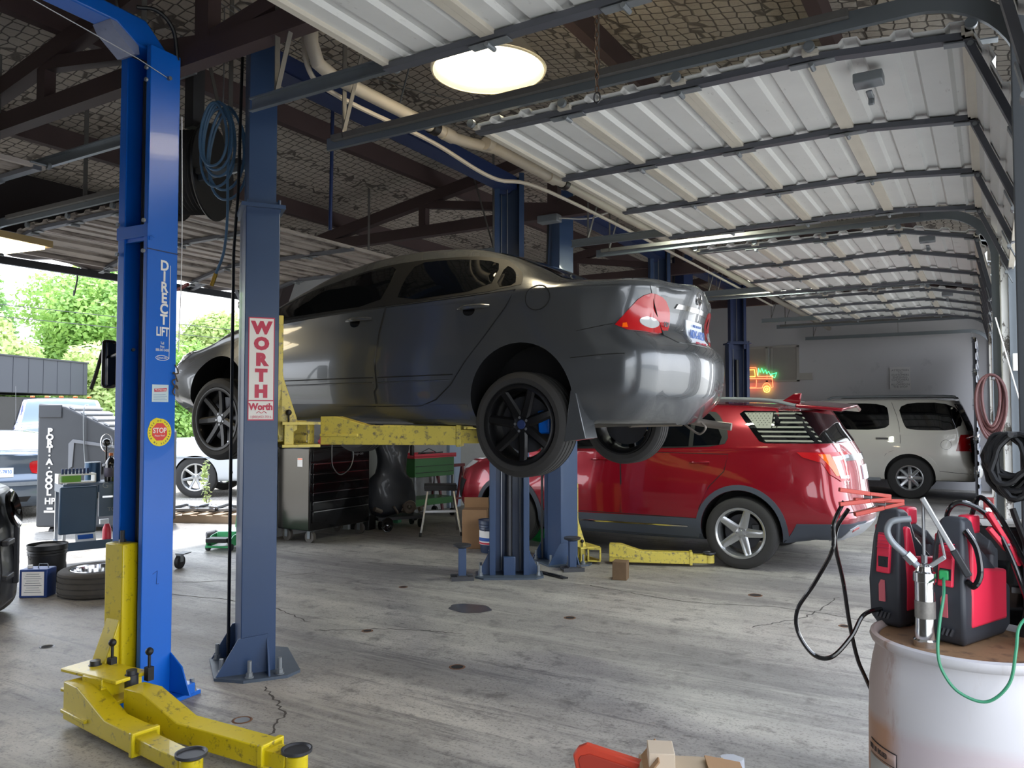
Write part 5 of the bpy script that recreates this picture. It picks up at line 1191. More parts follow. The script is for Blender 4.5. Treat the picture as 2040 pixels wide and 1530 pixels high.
# cardboard box, bucket, oil pan
t = thing('cardboard_box', 'tall brown cardboard box standing left of the far lift post', 'box', (-5.44, 8.14, 0), R(28)); b = MB(); b.box((0,0,.235),(.30,.24,.47)); b.build('carton', M_card, t, bevel=.004); b = MB(); b.box((0,.13,.53),(.30,.006,.14), Matrix.Rotation(.25,3,'X')); b.build('flap', M_card, t)
def bucket(name, lb, loc, r, h, m_, ct='bucket', handle=True, fill=None):
    t = thing(name, lb, ct, loc); b = MB(); b.lathe([(.001, 0), (r*.86, 0), (r*.9, .02), (r*.97, h*.72), (r*1.02, h*.73), (r*.99, h*.78), (r*1.04, h*.80), (r, h*.85), (r*1.05, h*.88), (r*1.02, h), (r*1.06, h), (r*1.06, h-.01), (r*1.0, h-.012), (r*.95, h*.9), (r*.86, .03), (.001, .03)], n=36); b.build('pail', m_, t)
    if handle: b = MB(); b.tube([(0, r*1.08*math.cos(a), h*.8-r*.9*math.sin(a)*.9) for a in np.linspace(0, math.pi, 13)], .003, 6); b.build('bail', M_steel, t)
    if fill: b = MB(); b.lathe([(.001, h-.02), (r*.5, h-.01), (r*.97, h-.04)], n=24); b.build('contents', fill, t)
    return t
bk = bucket('bucket', 'dark blue plastic bucket with a printed label behind the far lift post', (-5.10, 7.98, 0), .15, .38, mat('navy_plastic', '#2b3a55', .4))
b = MB(); b.lathe([(.1475, .10), (.1485, .26)], n=36); o = b.build('label_band', M_paper, bk)
b = MB(); b.lathe([(.149, .14), (.1493, .18)], n=36); b.build('label_stripe', mat('label_blue', '#2257a8', .5), bk); b = MB(); b.lathe([(.1488, .105), (.149, .125)], n=36); b.build('label_stripe', M_red, bk)
t = thing('oil_drain_pan', 'bright green round oil drain pan on the floor behind the lift posts', 'oil pan', (-4.95, 9.15, 0)); b = MB(); b.lathe([(.001,0),(.24,0),(.27,.05),(.285,.055),(.29,.16),(.30,.165),(.30,.18),(.28,.18),(.26,.06),(.001,.03)], n=40); b.build('pan', mat('bright_green_plastic', '#1f9a4a', .4), t); b = MB(); b.cyl((0,0,.03),(0,0,.22),.1,.12,n=24); b.build('funnel', M_grease, t)
# pad adaptors
for loc, lb in (((-4.50, 6.50), 'blue lift pad adaptor with round top standing left of the centre post'), ((-3.77, 7.46), 'blue lift pad adaptor with round top standing in front of the next post')):
    t = thing('pad_adaptor', lb, 'lift adaptor', (*loc, 0), R(40)); b = MB(); b.box((0,0,.018),(.22,.17,.012)); b.box((0,.08,.02),(.22,.012,.04)); b.box((0,-.08,.02),(.22,.012,.04)); b.box((0,0,.03),(.1,.1,.03)); b.build('foot_plate', M_dsteel, t)
    b = MB(); b.box((0,0,.17),(.075,.075,.28)); b.build('stem', M_navy, t, bevel=.004); b = MB(); b.lathe([(.001,.305),(.03,.305),(.085,.325),(.09,.345),(.08,.348),(.001,.34)], n=28); b.build('round_pad', M_dsteel, t)
t = thing('wooden_block', 'square wooden block standing on end near the pale yellow lift arm', 'wood block', (-3.17, 7.33, 0), R(12)); b = MB(); b.box((0,0,.09),(.14,.14,.18)); b.build('block', mat('brown_block', '#6a543c', .8, 0, 0, .3, 9), t, bevel=.004)
t = thing('steel_strip', 'thin black steel strip lying on the floor right of the centre post', 'scrap metal', (-3.83, 7.12, 0), R(-22)); b = MB(); b.box((0,0,.008),(.42,.07,.012)); b.box((.05,.0,.018),(.2,.03,.01)); b.build('strip', M_grease, t)
t = thing('air_gun', 'small white air nozzle lying on the floor by the cardboard box', 'tool', (-5.65, 8.3, 0), R(20)); b = MB(); b.cyl((0,0,.025),(.12,0,.025),.02,n=12); b.box((.02,0,.05),(.03,.03,.07)); b.build('nozzle', M_paper, t)
# ------------------------------------------------------------------ left side things
wt = thing('loose_wheel', 'car tyre on a chrome rim lying flat left of the bright blue post', 'tyre', (-7.02, 4.32, .115)); wt.rotation_euler = (R(-90), 0, 0)
wheel(wt, 0, 0, 0, 1, .345, .23, .24, (5, .62, .045, .03, .06), M_chrome, tyre_m=mat('old_tyre', '#4e4a45', .85, 0, 0, .25, 14, '#7a7468', .5, 6), disc=False)
tc = thing('tool_cart', 'dark blue service cart with a hanging lid and bottles on top', 'tool cart', (-8.45, 5.12, 0), R(72))
m_tc = mat('slate_blue_paint', '#2e4760', .4, 0, .2, .15, 4)
b = MB(); b.box((0,0,.84),(.70,.42,.10)); b.build('upper_tray', m_tc, tc, bevel=.006); b = MB(); b.box((0,0,.20),(.70,.42,.03)); b.box((0,-.205,.23),(.70,.012,.09)); b.box((-.345,0,.23),(.012,.42,.09)); b.box((.345,0,.23),(.012,.42,.09)); b.build('lower_tray', m_tc, tc)
for sx in (-.33, .33):
    for sy in (-.19, .19): b = MB(); b.bar((sx,sy,.08),(sx,sy,.90),.03,.03); b.build('post', M_alum, tc); b = MB(); b.cyl((sx-.02,sy,.05),(sx+.02,sy,.05),.05,n=18); b.build('caster', M_grease, tc)
b = MB(); b.box((.16,-.22,.70),(.34,.03,.34)); b.build('drawer_front', m_tc, tc); text('lettering', 'TOOLS', .06, M_galv, tc, frame((.17,-.238,.60),(1,0,0),(0,0,1)), .001); text('lettering', 'G', .09, M_galv, tc, frame((.05,-.238,.86),(1,0,0),(0,0,1)), .001)
b = MB(); b.box((.16,-.24,.74),(.28,.02,.02)); b.build('drawer_pull', M_chrome, tc)
b = MB(); b.box((-.22,-.27,.62),(.36,.045,.50),Matrix.Rotation(.06,3,'X')); part_label(b.build('hanging_lid', m_tc, tc, bevel=.02), 'slate blue lid hanging on the cart side')
def cpt(x, y, z): return (tc.matrix_basis @ Vector((x, y, z)))
tc_l = [('wire_basket', 'white wire basket with green packets on the blue cart', 'basket', (-.20,-.05,.892)), ('bottle', 'black oil bottle standing on the blue service cart', 'bottle', (.14,-.08,.892)), ('paint_tin', 'small blue tin on the blue service cart behind the basket', 'tin', (.0,.10,.892)), ('spray_bottle', 'red spray bottle on the lower tray of the blue cart', 'bottle', (.12,-.05,.217)), ('parts_manual', 'white printed leaflet propped on the lower tray of the blue cart', 'leaflet', (-.1,-.08,.217)), ('bottle_jack_lamp', 'chrome caged work lamp hanging above the oil bottle on the cart', 'lamp', (.13,.08,.892))]
for nm, lb, ct, p in tc_l:
    w_ = tc.matrix_basis; bpy.context.view_layer.update(); q = tc.matrix_world @ Vector(p)
    t = thing(nm, lb, ct, q, R(72))
    if nm == 'wire_basket':
        b = MB(); b.box((0,-.08,.09),(.36,.01,.015)); b.box((0,.08,.09),(.36,.01,.015)); b.box((-.175,0,.05),(.015,.16,.10)); b.box((.175,0,.05),(.015,.16,.10)); b.box((0,0,.006),(.36,.16,.012)); b.build('basket', M_paper, t)
        b = MB(); b.box((-.05,0,.05),(.18,.12,.08)); b.build('packet', mat('lime_green', '#6aa52c', .5), t)
        for k in range(8):
            b = MB(); b.cyl((-.12+.035*k,.03,.09),(-.12+.035*k,.03,.15),.013,n=8); b.build('socket', M_dkblue, t)
    elif nm == 'bottle':
        b = MB(); b.lathe([(.001,0),(.06,0),(.062,.17),(.05,.22),(.02,.26),(.02,.30),(.001,.30)], n=20); b.build('bottle_body', M_gblack, t); b = MB(); b.cyl((0,0,.28),(0,0,.31),.022,n=12); b.build('cap', mat('orange_cap', '#b8632d', .5), t); b = MB(); b.lathe([(.0635,.05),(.0635,.15)], n=20); b.build('label_band', mat('label_violet', '#4a4454', .5), t)
    elif nm == 'paint_tin': b = MB(); b.cyl((0,0,0),(0,0,.20),.08,n=24); b.build('tin', mat('tin_blue', '#33506e', .35, .4), t); b = MB(); b.cyl((0,0,.20),(0,0,.207),.082,n=24); b.build('lid', M_galv, t)
    elif nm == 'spray_bottle': b = MB(); b.lathe([(.001,0),(.045,0),(.045,.15),(.03,.19),(.02,.21),(.001,.21)], n=18); b.build('bottle_body', M_red, t); b = MB(); b.box((-.03,0,.235),(.09,.035,.05)); b.build('trigger', M_paper, t)
    elif nm == 'parts_manual': b = MB(); b.box((0,0,.09),(.20,.004,.16),Matrix.Rotation(-.5,3,'X')); b.build('sheet', M_paper, t); b = MB(); b.box((0,-.004,.09),(.15,.004,.05),Matrix.Rotation(-.5,3,'X')); b.build('printing', mat('label_blue', '#2257a8'), t)
    else:
        b = MB(); b.sph((0,0,.42),.045); b.cyl((0,0,.0),(0,0,.38),.012,n=8); b.build('lamp_head', M_gblack, t)
        b = MB(); b.tube([(.06*math.cos(a),0,.42+.10*math.sin(a)) for a in np.linspace(0,6.28,21)[:-1]],.005,6,closed=True); b.build('cage', M_chrome, t)
t = thing('folding_chair', 'olive yellow metal folding chair behind the bright blue post', 'chair', (-7.95, 5.35, 0), R(65))
m_ol = mat('olive_yellow', '#8b9430', .45)
b = MB(); b.prism([(-.2,.62),(.2,.62),(.2,.95),(.14,1.03),(-.14,1.03),(-.2,.95)], -.02, .0); b.build('backrest', m_ol, t, bevel=.004); b = MB(); b.box((0,-.2,.45),(.38,.38,.025)); b.build('seat', m_ol, t, bevel=.006)
for sx in (-.2,.2): b = MB(); b.tube([(sx,0,1.0),(sx,-.05,.45),(sx,-.35,0)],.012,8); b.build('leg', m_ol, t); b = MB(); b.tube([(sx*.9,-.36,.44),(sx*.9,.1,0)],.012,8); b.build('leg', m_ol, t)
bk = bucket('bucket', 'black plastic bucket behind the white fluid can', (-7.95, 4.35, 0), .17, .36, M_grease, fill=mat('dark_rags', '#4b443c', .9))
t = thing('fluid_can', 'square white and blue metal fluid can on the floor by the black bucket', 'can', (-7.36, 3.95, 0), R(35)); m_c = mat('can_blue', '#23407f', .4, .2)
b = MB(); b.box((0,0,.125),(.24,.17,.25)); b.build('can_body', m_c, t, bevel=.008); b = MB(); b.box((0,-.087,.125),(.19,.003,.21)); lb_ = b.build('can_label', M_paper, t); b = MB(); b.cyl((-.07,0,.25),(-.07,0,.275),.022,n=14); b.build('cap', M_paper, t); b = MB(); b.tube([(0,0,.25),(.01,0,.285),(.08,0,.285),(.09,0,.25)],.005,6); b.build('handle', M_galv, t)
for k in range(9): b = MB(); b.box((0,-.0892,.05+.02*k),(.15-.02*(k%3),.002,.004)); b.build('print_line', M_galv, lb_)
mc = thing('tyre_machine', 'black rolling shop machine with wheels cut by the left edge', 'machine', (-6.98, 3.20, 0), R(50))
b = MB(); b.prism([(-.30,.10),(.28,.10),(.30,.4),(.27,.75),(.22,1.02),(.05,1.10),(-.30,1.10)], -.28, .28); b.build('shell', mat('black_machine_plastic', '#26282c', .4, 0, .2), mc, bevel=.03, seg=3)
b = MB(); b.lathe([(.06,.0),(.14,.02),(.16,.05),(.14,.06),(.06,.03)], (.27,.0,.86), (.9,0,.2), 32); b.build('dial_ring', M_gblack, mc)
b = MB(); b.box((.31,.1,.55),(.04,.04,.6)); b.box((.31,-.15,.35),(.05,.2,.04)); b.box((.31,-.15,.62),(.05,.2,.04)); b.build('side_bracket', M_dsteel, mc, bevel=.008)
for sy in (-.22, .22): b = MB(); b.lathe([(.06,-.05),(.15,-.05),(.165,-.03),(.165,.03),(.15,.05),(.06,.05)], (.12,sy,.165), (0,1,0), 32, True); b.build('wheel', mat('old_tyre', '#4e4a45'), mc)
# green trolley jack
tj = thing('floor_jack', 'bright green low trolley jack on the floor behind the two front posts', 'floor jack', (-8.05, 6.62, 0), R(-65))
m_gj = mat('mint_green_paint', '#3fa86a', .35, 0, .3)
for sy in (-1, 1):
    b = MB(); b.prism([(-.30,.06),(.30,.04),(.34,.10),(.20,.17),(-.05,.20),(-.30,.14)], sy*.13, sy*.145); b.build('side_plate', m_gj, tj, bevel=.003)
    for x in (-.26, .28): b = MB(); b.cyl((x, sy*.16, .04), (x, sy*.12, .04), .04, n=16); b.build('wheel', M_dsteel, tj)
b = MB(); b.prism([(-.28,.10),(.15,.12),(.10,.20),(-.18,.22)], -.12, .12); b.build('top_cover', m_gj, tj, bevel=.01); b = MB(); b.box((.30,0,.13),(.16,.26,.05)); b.build('saddle_pad', M_grease, tj, bevel=.01)
b = MB(); b.cyl((.33,-.15,.05),(.33,.15,.05),.014,n=10); b.build('front_axle', m_gj, tj)
b = MB(); b.cyl((-.26,0,.18),(-.44,0,1.30),.016,n=10); b.build('handle', M_grease, tj); b = MB(); b.prism([(-.34,.12),(-.22,.12),(-.26,.34),(-.31,.34)], -.05, .05); b.build('handle_socket', m_gj, tj)
t = thing('alternator', 'old alternator lying on the floor left of the green jack', 'car part', (-8.55, 6.75, .075), R(30)); b = MB(); b.lathe([(.001,-.07),(.055,-.07),(.07,-.05),(.07,.05),(.055,.07),(.001,.07)], (0,0,0), (.9,.2,.15), 24); b.box((0,.05,.03),(.04,.08,.03)); b.build('housing', M_dsteel, t); b = MB(); b.cyl((.07,.015,.01),(.11,.025,.016),.03,n=18); b.build('pulley', M_grease, t)
# post with electrical box
t = thing('electrical_box', 'grey electrical box on a steel post behind the front lift posts', 'electrical box', (-8.35, 7.15, 0), R(80)); b = MB(); b.bar((0,0,0),(0,0,1.5),.07,.05); b.build('post', M_dsteel, t); b = MB(); b.box((.0,-.06,1.12),(.16,.10,.32)); b.build('box', mat('electric_grey', '#8c9494', .5), t, bevel=.008); b = MB(); b.box((.05,-.115,1.12),(.03,.01,.12)); b.build('switch', M_paper, t)
t = thing('caster', 'single caster wheel on the floor right of the bright blue post', 'wheel', (-7.38, 5.42, .0), R(20)); b = MB(); b.cyl((-.02,0,.07),(.02,0,.07),.07,n=24); b.build('wheel', M_grease, t); b = MB(); b.box((0,.0,.11),(.06,.05,.08)); b.box((0,.06,.15),(.1,.14,.012)); b.build('fork', M_galv, t)
# pallet with scrap on it
pa = thing('pallet', 'weathered wooden pallet outside behind the bright blue post', 'pallet', (-10.35, 8.25, 0), R(25))
for k in (-1, 0, 1): b = MB(); b.box((0, k*.46, .055), (1.1, .06, .11)); b.build('stringer', M_wood, pa)
for k in range(5): b = MB(); b.box((-.48+.24*k, 0, .12), (.12, 1.0, .018)); b.build('deck_board', M_wood, pa)
rnd = random.Random(4)
for i, (lb) in enumerate(('flat grey car part on the pallet, leftmost', 'bent metal bracket on the pallet, in the middle', 'ribbed aluminium part on the pallet, rightmost')):
    q = (-10.35+(-.32+.3*i)*math.cos(R(25)), 8.05+(-.32+.3*i)*math.sin(R(25))+.05*i, .135)
    t = thing('scrap_part', lb, 'scrap metal', q, rnd.uniform(0, 3)); b = MB(); b.box((0,0,.03),(.35,.16,.05)); b.tube([(-.2,0,.06),(.0,.05,.10),(.2,-.03,.06)],.03,8); b.lathe([(.05,0),(.08,.01),(.08,.04),(.05,.05)],(.1,.0,.05),(.3,0,1),18); b.build('metal', M_steel, t, bevel=.01)
# shop fan / mirror on the left of the blue post
t = thing('mirror_arm', 'black rectangular mirror head with a hose hook hanging left of the bright blue post', 'mirror', (-4.98, 3.1, 1.96)); b = MB(); b.box((0,0,0),(.05,.10,.32)); b.build('mirror_head', M_gblack, t, bevel=.03, seg=4); b = MB(); b.tube(smoothpts([(-.02,0,.14),(-.08,0,.08),(-.14,0,-.05),(-.20,0,-.16)],5),.012,8); b.build('rubber_strap', mat('strap_brown', '#3a332a', .6), t); b = MB(); b.tube([(.02,0,.05),(.30,-.12,.05),(.66,-.26,.05)],.010,6); b.build('support_arm', M_dsteel, t)
# ------------------------------------------------------------------ the drum and what stands on it
m = D.materials.new('stained_drum_plastic'); m.use_nodes = True; g = NG(m)
sxyz = g.n('ShaderNodeSeparateXYZ'); g.l(g.co(), sxyz.inputs[0])
ang = g.math('ARCTAN2', sxyz.outputs[1], sxyz.outputs[0])
side = g.ramp(g.math('ABSOLUTE', g.math('ADD', ang, 3.05)), .9, 1.35, (1,1,1,1), (0,0,0,1)) if False else g.ramp(g.math('ADD', g.math('MULTIPLY', sxyz.outputs[0], -1), g.math('MULTIPLY', g.noise(6, 4), .05)), .20, .26)
c = g.mix(g.noise(2, 4), hexc('#b4b2b2'), hexc('#a5a2a6'))
low = g.ramp(g.math('ADD', sxyz.outputs[2], g.math('MULTIPLY', g.noise(4, 4), .08)), .66, .70, (1,1,1,1), (0,0,0,1))
c = g.mix(g.math('MULTIPLY', low, .6), c, hexc('#a99799'))
c = g.mix(g.math('MULTIPLY', side, g.math('ADD', .4, g.math('MULTIPLY', low, .5))), c, hexc('#a0714e'))
streak = g.ramp(g.noise(9, 8, g.mapv((1, 1, .22)), .75), .57, .68)
c = g.mix(g.math('MULTIPLY', streak, g.math('ADD', .15, g.math('MULTIPLY', side, .6))), c, hexc('#7d583c'))
g.base(c); g.b.inputs['Roughness'].default_value = .42; g.b.inputs['Subsurface Weight'].default_value = 0
M_drum = m
DX, DY, DH = -.08, 3.01, .90
dr = thing('drum', 'large white plastic drum stained brown, with jump starters and a hand pump on top', 'drum', (DX, DY, 0))
b = MB(); b.lathe([(.001,.004),(.26,.004),(.285,.03),(.296,.10),(.30,.30),(.302,.45),(.30,.62),(.296,.74),(.285,.81),(.276,.85),(.278,.868),(.288,.875),(.293,.888),(.290,.90),(.278,.905),(.270,.895),(.268,.872),(.001,.872)], n=72); b.build('shell', M_drum, dr, smooth=40)
m_lid = mat('oily_plywood', '#7a5c40', .7, 0, 0, .35, 9, '#3e2c1e', .9, 9)
b = MB(); b.cyl((0,0,.874),(0,0,.885),.262,n=64); part_label(b.build('wooden_lid', m_lid, dr), 'round oily plywood lid')
b = MB(); b.cyl((-.20,.14,.885),(-.20,.14,.90),.026,n=20); b.build('bung', M_black, dr)
def dpatch(a0, a1, z0, z1, m_, nm, par, r0=.303, sl=0, off=.0):
    b = MB(); n = 14; lo, hi = [], []
    def rad(z): return hermite([(0,.285),(.10,.296),(.30,.30),(.45,.302),(.62,.30),(.74,.296),(.81,.285)], z)+.0018+off
    for k in range(n+1):
        a = R(a0+(a1-a0)*k/n); s_ = sl*k/n; lo.append((rad(z0+s_)*math.cos(a), rad(z0+s_)*math.sin(a), z0+s_)); hi.append((rad(z1+s_)*math.cos(a), rad(z1+s_)*math.sin(a), z1+s_))
    b.ring_loft([lo, hi], False, False); o = b.build(nm, m_, par); s2 = o.modifiers.new('s', 'SOLIDIFY'); s2.thickness = .001; return o, rad
lab, rad = dpatch(-102, -55, .42, .565, M_paper, 'label', dr); dpatch(-102, -55, .42, .515, mat('label_navy', '#2b3350', .5), 'label_band', lab, off=.0012)
def dtext(s, a, z, size, m_, par, sx=1, rot=0, rr=.3055):
    # letters laid one after the other round the drum
    step = size*.62*sx/rr
    for i, ch in enumerate(s):
        if ch == ' ': continue
        aa = R(a)+step*i; p = (rr*math.cos(aa), rr*math.sin(aa), z+rot*step*i*rr)
        text('letter', ch, size, m_, par, frame(p, (-math.sin(aa), math.cos(aa), rot), (0, 0, 1)), .0005, sx=sx)
dtext('Zerex', -99, .545, .020, mat('label_cyan', '#3da4c8', .5), lab); dtext('UNIVERSAL COOLANT', -88, .548, .011, M_dsteel, lab); dtext('PRE-MIX', -88, .533, .016, M_black, lab)
so, _ = dpatch(-158, -130, .52, .565, mat('stencil_black', '#241f20', .7), 'stencil_box', dr, sl=-.0); dpatch(-157.5, -130.5, .5235, .5615, M_drum, 'stencil_field', so, off=.001)
dtext('WITH LID ENCLOSED', -157, .542, .024, mat('stencil_black', '#241f20'), so, sx=.42, rr=.3055)
m_ld = mat('old_grey_label', '#a39f98', .8, 0, 0, .1, 9); dpatch(-160, -136, .36, .515, m_ld, 'old_label', dr)
# jump starters --------------------------------------------------------
m_js = mat('charcoal_plastic', '#2f3238', .5); m_jr = mat('bright_red_plastic', '#d22b45', .4)
def jump_starter(label, loc, rz):
    t = thing('jump_starter', label, 'jump starter', loc, rz)
    # local: -y narrow front edge with sockets, x width, slab standing upright
    b = MB()
    b.ring_loft([[(x*sx, y, z) for x, y, z in ((-1,-.165,z0),(1,-.165,z0),(1,.17,z0),(-1,.17,z0))] for sx, z0 in ()] or [[(-.045,-.14,0),(.045,-.14,0),(.045,.15,0),(-.045,.15,0)],[(-.058,-.165,.035),(.058,-.165,.035),(.058,.17,.035),(-.058,.17,.035)],[(-.06,-.17,.15),(.06,-.17,.15),(.06,.17,.15),(-.06,.17,.15)],[(-.052,-.15,.29),(.052,-.15,.29),(.052,-.03,.29),(-.052,-.03,.29)],[(-.042,-.125,.37),(.042,-.125,.37),(.042,-.06,.37),(-.042,-.06,.37)],[(-.03,-.12,.385),(.03,-.12,.385),(.03,-.07,.385),(-.03,-.07,.385)]])
    b.build('body', m_js, t, bevel=.012, seg=3)
    b = MB(); b.prism([(-.12,.055),(.13,.055),(.135,.21),(-.05,.23),(-.09,.33),(-.115,.33)], -.064, .064, 'x'); part_label(b.build('side_panel', m_jr, t, bevel=.008), 'bright red side panel')
    b = MB(); b.bar((0,-.05,.35),(0,.10,.285),.045,.035); b.bar((0,.10,.29),(0,.155,.25),.045,.035); b.bar((0,.15,.27),(0,.15,.12),.05,.04); b.build('carry_handle', mat('dark_grey_plastic', '#4a4d52', .5), t, bevel=.01)
    b = MB(); b.box((0,.0,.355),(.05,.07,.06)); b.build('clamp_dock', m_jr, t, bevel=.01)
    b = MB(); b.box((0,-.1615,.24),(.05,.016,.125),Matrix.Rotation(-.13,3,'X')); f_ = b.build('front_panel', m_jr, t, bevel=.004)
    b = MB(); b.box((.003,-.169,.215),(.036,.012,.035)); b.cyl((.003,-.176,.215),(.003,-.170,.215),.009,n=12); b.build('socket', M_black, f_)
    b = MB()
    for k in range(5): b.box((0,-.1665+.0035*k*.9,.262+.011*k),(.045,.012,.0025))
    b.build('gauge_line', M_signred, f_)
    b = MB(); b.prism([(-.016,.085),(.006,.085),(.006,.155),(-.008,.155),(-.016,.14)], -.1735, -.166); b.build('latch', mat('dull_red_plastic', '#b55860', .5), t)
    b = MB()
    for k in range(4): b.box((-.022+.014*k,-.170,.042),(.007,.010,.022),Matrix.Rotation(.4,3,'Y'))
    b.build('ribs', M_dsteel, t)
    t.scale = (.95, .95, 1.06)
    return t
def cable(P, r, m_, nm, label, cat, n=8): b = MB(); b.tube(smoothpts(P, n), r, 8); return tag(b.build(nm, m_), label, cat)
# the front edge looks towards the camera, the broad side turned to the right
J1 = jump_starter('red and black jump starter on the drum left of the chrome pump', (-.270, 3.22, .8855), R(-24))
J2 = jump_starter('red and black jump starter with the green cord plugged in, right of the pump', (-.072, 3.08, .8855), R(-24))
def jp(J, p): return J.matrix_basis @ Vector(p)
for J in (J1, J2): J.rotation_mode = 'XYZ'
bpy.context.view_layer.update()
def jw(J, p): return J.matrix_world @ Vector(p)
# cables of the jump starters (parts of them)
def jcab(J, P, r=.0075, m_=None, nm='cable'):
    inv = J.matrix_world.inverted(); b = MB(); b.tube([inv @ p for p in smoothpts(P, 8)], r, 8); return b.build(nm, m_ or M_gblack, J)
jcab(J1, [(-.44, 2.94, 1.33), (-.475, 2.94, 1.25), (-.48, 2.94, 1.16), (-.54, 2.94, 1.04), (-.60, 2.95, .94), (-.60, 2.95, .86), (-.55, 2.95, .79), (-.49, 2.95, .79), (-.43, 2.98, .86), (-.395, 3.02, .93), (-.345, 3.08, .945), (-.30, 3.14, .93)])
jcab(J1, [(-.43, 2.96, 1.30), (-.473, 3.0, 1.232), (-.484, 3.03, 1.157), (-.468, 3.08, 1.025), (-.457, 3.13, .873), (-.438, 3.17, .739), (-.415, 3.2, .662), (-.38, 3.25, .55)])
def clamp(J, p, d, m_, nm='clamp'):
    inv = J.matrix_world.inverted(); p = Vector(p); d = Vector(d).normalized(); b = MB(); b.T = inv
    up = Vector((0, 0, 1))
    for s_ in (-1, 1):
        b.bar(p-d*.06+up*s_*.025, p+d*.04+up*s_*.012, .022, .014); b.bar(p+d*.04+up*s_*.012, p+d*.11+up*s_*.004, .018, .012)
    o = b.build(nm, m_, J, bevel=.002); b = MB(); b.T = inv; b.cyl(p+d*.035-Vector((.012,-.0,0)), p+d*.035+Vector((.012,0,0)), .008, n=10); b.build('clamp_spring', M_steel, o); return o
M_clampr = mat('coral_red_plastic', '#b9483c', .45)
clamp(J1, (-.40, 2.96, 1.345), (.85, .4, .0), M_clampr); clamp(J1, (-.36, 3.00, 1.315), (.85, .5, .1), M_clampr)
jcab(J2, [jw(J2, (-.03,-.04,.30)), jw(J2, (-.05,-.05,.38)), jw(J2, (-.01,-.04,.425)), jw(J2, (.06,.0,.39)), jw(J2, (.12,.0,.30)), jw(J2, (.17,.0,.18)), jw(J2, (.19,.05,.05)), jw(J2, (.20,.15,-.1))], .0085)
jcab(J2, [jw(J2, (-.0,.02,.38)), jw(J2, (.03,.02,.44)), jw(J2, (.09,.02,.39)), jw(J2, (.16,.03,.26)), jw(J2, (.22,.05,.10)), jw(J2, (.25,.1,-.05))], .0085)
jcab(J2, [jw(J2, (.05,-.13,.35)), jw(J2, (.085,-.13,.30)), jw(J2, (.10,-.14,.23)), jw(J2, (.085,-.15,.19)), jw(J2, (.06,-.15,.20))], .010)
clamp(J2, jw(J2, (.10,.0,.33)), (.45, .25, -.75), m_jr)
# green extension cord
gcord = mat('green_cord', '#2f7a58', .45); pg = jw(J2, (.003,-.185,.215))
ec = thing('extension_cord', 'green extension cord looping down in front of the drum', 'cord', (0, 0, 0))
b = MB(); b.tube(smoothpts([pg+Vector((0,-.01,-.01)), (-.137, 2.80, 1.07), (-.146, 2.74, 1.0), (-.15, 2.70, .925), (-.138, 2.69, .87), (-.097, 2.68, .82), (-.028, 2.68, .805), (.028, 2.69, .862), (.047, 2.715, .95), (.057, 2.78, 1.005), (.09, 2.88, 1.02), (.16, 2.98, 1.02)], 9), .0045, 8); b.build('cord', gcord, ec)
b = MB(); b.box(pg+Vector((0, .004, 0)), (.028, .03, .03)); b.build('plug', mat('bright_green_plug', '#1f8a4c', .4), ec, bevel=.004)
# hand pump
hp = thing('hand_pump', 'chrome hand pump with a curved spout and long lever handle standing in the drum', 'hand pump', (-.195, 2.90, .885), R(0))
b = MB(); b.lathe([(.001,0),(.037,0),(.037,.02),(.032,.025),(.031,.05),(.030,.06),(.030,.205),(.034,.207),(.034,.235),(.028,.24),(.024,.255),(.012,.262),(.001,.262)], n=36); b.build('barrel', M_chrome, hp)
b = MB(); b.lathe([(.0308,.09),(.0308,.145)], n=36); b.build('worn_label', mat('worn_silver_label', '#7d7a75', .5, .5, 0, .4, 60), hp)
b = MB(); b.cyl((0,0,.25),(0,0,.46),.005,n=10); b.cyl((0,0,.265),(0,0,.29),.010,n=6); b.build('piston_rod', M_steel, hp)
b = MB(); b.tube(smoothpts([(-.015,-.005,.25),(-.05,-.01,.285),(-.09,-.018,.325),(-.105,-.02,.36),(-.095,-.02,.39),(-.07,-.016,.40),(-.035,-.01,.405)], 7), .0105, 12); b.build('spout', M_galv, hp); b = MB(); b.cyl((-.03,-.007,.265),(-.052,-.011,.29),.017,n=6); b.build('spout_nut', M_steel, hp)
b = MB(); b.bar((-.002,-.01,.475),(.085,-.005,.31),.020,.016); b.build('lever', M_alum, hp, bevel=.003); b = MB(); b.bar((.083,-.005,.315),(.125,-.003,.235),.026,.022); part_label(b.build('lever_grip', M_black, hp, bevel=.004), 'black rubber grip'); b = MB(); b.bar((.01,0,.25),(.06,0,.29),.016,.014); b.bar((.06,-.0,.285),(.045,-.0,.37),.014,.008); b.build('linkage', M_alum, hp, bevel=.002)
# ------------------------------------------------------------------ pier things at the right edge
m_rb = mat('brown_rubber_hose', '#5e3a38', .5, 0, 0, .15, 9)
hz = thing('hose_coil', 'brown rubber air hose coiled on the door post behind the white drum', 'hose', (.02, 7.06, 1.70)); b = MB(); rnd = random.Random(2)
for k in range(9):
    rx, rz_ = rnd.uniform(.055, .10), rnd.uniform(.19, .25)
    b.tube([(-.02+rx*math.cos(a)*(1+.2*math.sin(a)), -.09+.008*k+.05*math.sin(a), -.02+rz_*math.sin(a)-(rz_-.25)) for a in np.linspace(0, 6.283, 29)[:-1]], .011, 7, closed=True)
b.build('hose', m_rb, hz); b = MB(); b.cyl((0,-.10,.20),(0,.10,.20),.010,n=8); b.build('hook', M_steel, hz)
hz2 = thing('cable_coil', 'tangled black cable coil hung on the door pier at the right edge', 'cable', (.055, 3.24, 1.46)); b = MB()
